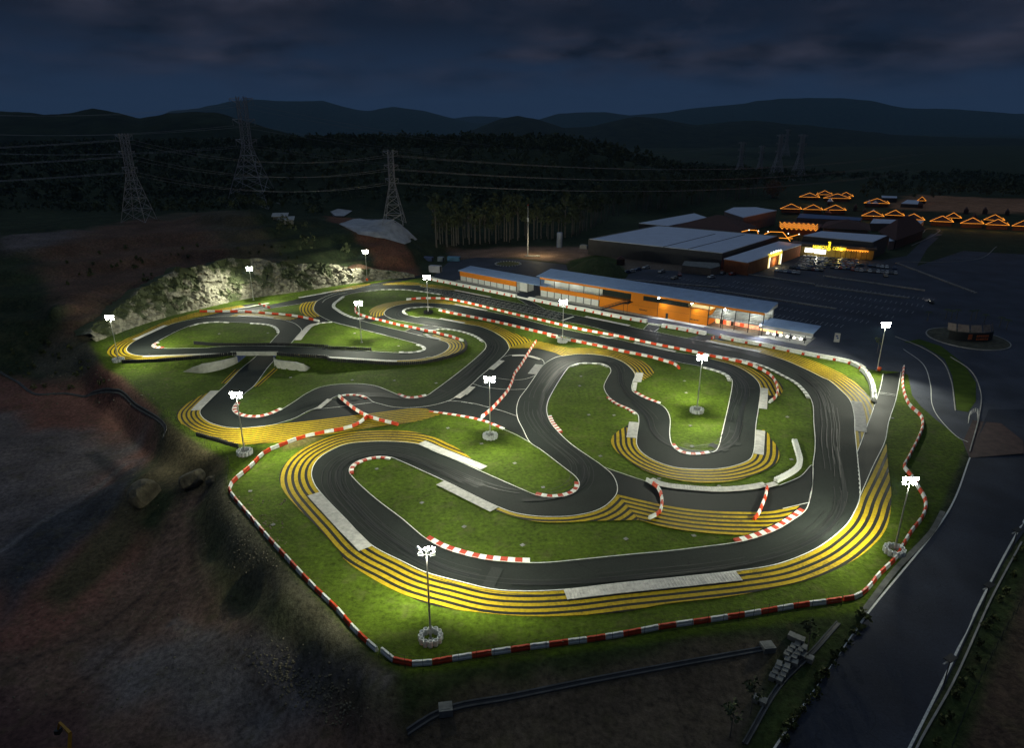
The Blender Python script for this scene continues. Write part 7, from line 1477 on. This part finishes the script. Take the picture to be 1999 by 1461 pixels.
# pale sheeted slope and small roofs up the hill
def draped(name, pxs, m, label, cat, off=.35, grid=3.0, amp=.8):
    P_ = [on(*p)[:2] for p in pxs]; x0_, y0_ = np.array(P_).min(0); x1_, y1_ = np.array(P_).max(0)
    ex = [(x, y) for x in np.arange(x0_ + .3, x1_, grid) for y in np.arange(y0_ + .2, y1_, grid)]; v, f = cdt([P_], [0], ex); A2 = np.array([(p.x, p.y) for p in v]); nz2 = fbm(A2, 9, 6)
    o = link(name, mesh(name, [(p.x, p.y, hat(p.x, p.y) + off + nz2[i] * amp) for i, p in enumerate(v)], f, m)); tag(o, label, cat); return o
M_TARP = mat('grey_geotextile', (.42, .42, .43), .7, var=.25, scale=.25, bump=.4, bscale=.5)
draped('slope_sheet', [(662, 440), (690, 430), (760, 430), (800, 455), (815, 470), (790, 480), (750, 468), (700, 460)], M_TARP, 'pale grey sheeting spread over the slope below the pylon', 'sheeting')
draped('slope_sheet', [(645, 415), (660, 409), (688, 413), (672, 424), (655, 424)], M_TARP, 'small pale rubble patch above the grey sheeted slope', 'sheeting')
for lb, u_, v_ in (('small pale roofed hut on the slope below the tallest pylon', 548, 430), ('second small pale hut roof just beside and below the first', 560, 437)):
    q = on(u_, v_); r_ = empty('hut', q, .2); tag(r_, lb, 'hut'); MB().box(-3.5, 3.5, -2.5, 2.5, 0, 2.2).ob('wall', M_CONCD, r_); b = MB(); seam_roof(b, -4.2, 4.2, -3.2, 3.2, 2.25, 3.4); b.ob('roof', mat('hut_roof', (.42, .42, .4), .6), r_)

# ------------------------------------------------------------------ bottom right: concrete blocks, drains, poles
for i, (x_, y_) in enumerate([(478, 790), (498, 800), (515, 850), (490, 862), (470, 885), (452, 905), (455, 940), (405, 968), (395, 990), (380, 1018), (362, 1045), (552, 915), (262, 1180)]):
    q = on(*px('R', x_, y_)); r_ = link('concrete_block', _kblk.setdefault('cblk', (lambda b: (b.box(-.9, -.15, -.55, .55, 0, .75), b.box(.15, .9, -.55, .55, 0, .75), b.box(-.15, .15, -.3, .3, .15, .5), b.me('concrete_block', M_CONCD))[-1])(MB())), None, (q[0], q[1], q[2]), -.6 + rn.uniform(-.15, .15))
    lb = 'lone pale concrete block beside the young tree' if i == 12 else ('pale concrete block apart at the right of the stacked row' if i == 11 else 'pale concrete block in the row lying beside the drain')
    tag(r_, lb, 'concrete block', 'concrete blocks by the road')
M_DRN = mat('old_drain_concrete', (.11, .11, .105), .9, var=.3)
def drain(label, k, pts, w_=.35, m=M_DRN):
    c = smooth([on(*px(k, *p))[:2] for p in pts], 1.5); r_ = empty('drain', (0, 0, 0)); tag(r_, label, 'drain')
    strip('channel_edge', c, -w_ / 2 - .18, -w_ / 2, m, .24, hat, r_, .4); strip('channel_edge', c, w_ / 2, w_ / 2 + .18, m, .24, hat, r_, .4); strip('channel_bed', c, -w_ / 2, w_ / 2, M_DARKM, .12, hat, r_)
drain('concrete drain along the foot of the grass bank at the bottom', 'X', [(795, 1432), (866, 1390), (1000, 1362), (1200, 1322), (1400, 1285), (1496, 1268)])
drain('concrete drain running beside the road at the lower right', 'R', [(750, 690), (600, 860), (400, 1060), (170, 1440)])
drain('thin concrete drain around the red dirt pit at the left', 'Z', [(0, 662), (100, 720), (200, 790), (400, 790), (640, 772), (780, 860), (930, 960), (945, 1000), (930, 1040)], .3)
for lb, u_, v_ in (('pale square manhole box on the drain at the bottom', 870, 1388), ('pale square manhole box at the right end of the bottom drain', 1498, 1267)):
    q = on(u_, v_); r_ = empty('manhole_box', q, .15); tag(r_, lb, 'manhole'); MB().box(-.9, .9, -.8, .8, -.4, .7).ob('box', M_CONCD, r_); MB().box(-.6, .6, -.5, .5, .7, .74).ob('cover', M_CONCD, r_)
cov = MB(); cov.box(-.36, .36, -.34, .34, 0, .08); cov = cov.me('drain_cover', M_CONCD)
for k_, L_ in (('F', [(390, 862), (1045, 822), (1475, 802), (20, 745), (340, 342), (520, 495), (883, 297), (1455, 105), (1463, 235), (1255, 440), (1635, 487), (130, 218)]), ('E', [(288, 682), (432, 895), (1375, 755), (1090, 540), (1540, 282)]), ('C', [(490, 860), (480, 928), (1228, 893), (1240, 977), (1270, 1213), (1280, 1360), (545, 1135), (725, 1138)]), ('J', [(880, 1003), (1448, 1168)]), ('M', [(585, 612), (1215, 603), (1510, 1180)]), ('D', [(445, 860), (470, 1130), (1110, 868)]), ('B', [(320, 887), (918, 908), (620, 890)])):
    for q in L_: o = link('drain_cover', cov, None, (*T(k_, q)[0], .05), rn.uniform(0, 1)); tag(o, 'small pale concrete drain cover set in the grass', 'drain cover', 'drain covers in the grass')
# road lamp posts at the right edge
for lb, (u_, v_) in (('dark solar lamp post at the right road edge, upper one', (1974, 1078)), ('dark solar lamp post at the right road edge, middle one', (1918, 1190)), ('dark solar lamp post at the right road edge, lowest one', (1842, 1338))):
    q = on(u_, v_); r_ = empty('road_lamp', q, .5); tag(r_, lb, 'lamp post', 'lamp posts along the road'); MB().bar((0, 0, 0), (0, 0, 4.5), .08, 6).ob('pole', M_DARKM, r_); MB().box(-.9, .9, -.5, .5, 4.5, 4.6).ob('solar_panel', M_BLACK, r_); MB().box(-1.6, -.3, -.1, .1, 4.2, 4.3).ob('lamp_arm', M_STEEL, r_)
fence('dark fence on the far side of the road at the lower right', T('X', (2060, 1080), (1999, 1165), (1930, 1290), (1880, 1400), (1850, 1480)), 1.8, 3.0, hat, (.05, .5, 1.0))
fence('white guard rail beside the paved gate at the right', T('D', (1590, 900), (1600, 850), (1640, 830), (1650, 880)), 1.3, 1.0, hat, (.4, .7, 1.0), M_WALLW, .05, 'rail')

# excavator whose yellow boom reaches into the picture at the lower left
q = on(118, 1500); ex_ = empty('excavator', q, .0); tag(ex_, 'yellow excavator with its boom showing at the bottom left corner', 'excavator')
M_EXY = mat('excavator_yellow', (.40, .20, .01), .5, var=.15)
for y_ in (-1.3, 1.3):
    b = MB(); b.box(-2, 2, y_ - .3, y_ + .3, .0, .8); b.ob('track', M_TYRE, ex_)
MB().box(-2.3, 1.6, -1.3, 1.3, .9, 2.1).ob('body', M_EXY, ex_); MB().box(-.2, 1.5, -1.3, -.2, 2.1, 3.1).ob('cab', M_GLASSD, ex_)
zt = 3.2; b = MB(); b.bar((1.4, .3, 1.8), (1.0, 2.0, 4.0), .3, 4, .26); b.bar((1.0, 2.0, 4.0), (-1.2, 3.4, 4.4), .27, 4, .2); b.ob('boom', M_EXY, ex_); MB().bar((-1.2, 3.4, 4.4), (-1.9, 3.6, 3.0), .2, 4, .16).ob('arm', M_EXY, ex_); MB().box(-2.3, -1.6, 3.2, 4.0, 2.3, 3.0).ob('bucket', M_DARKM, ex_)
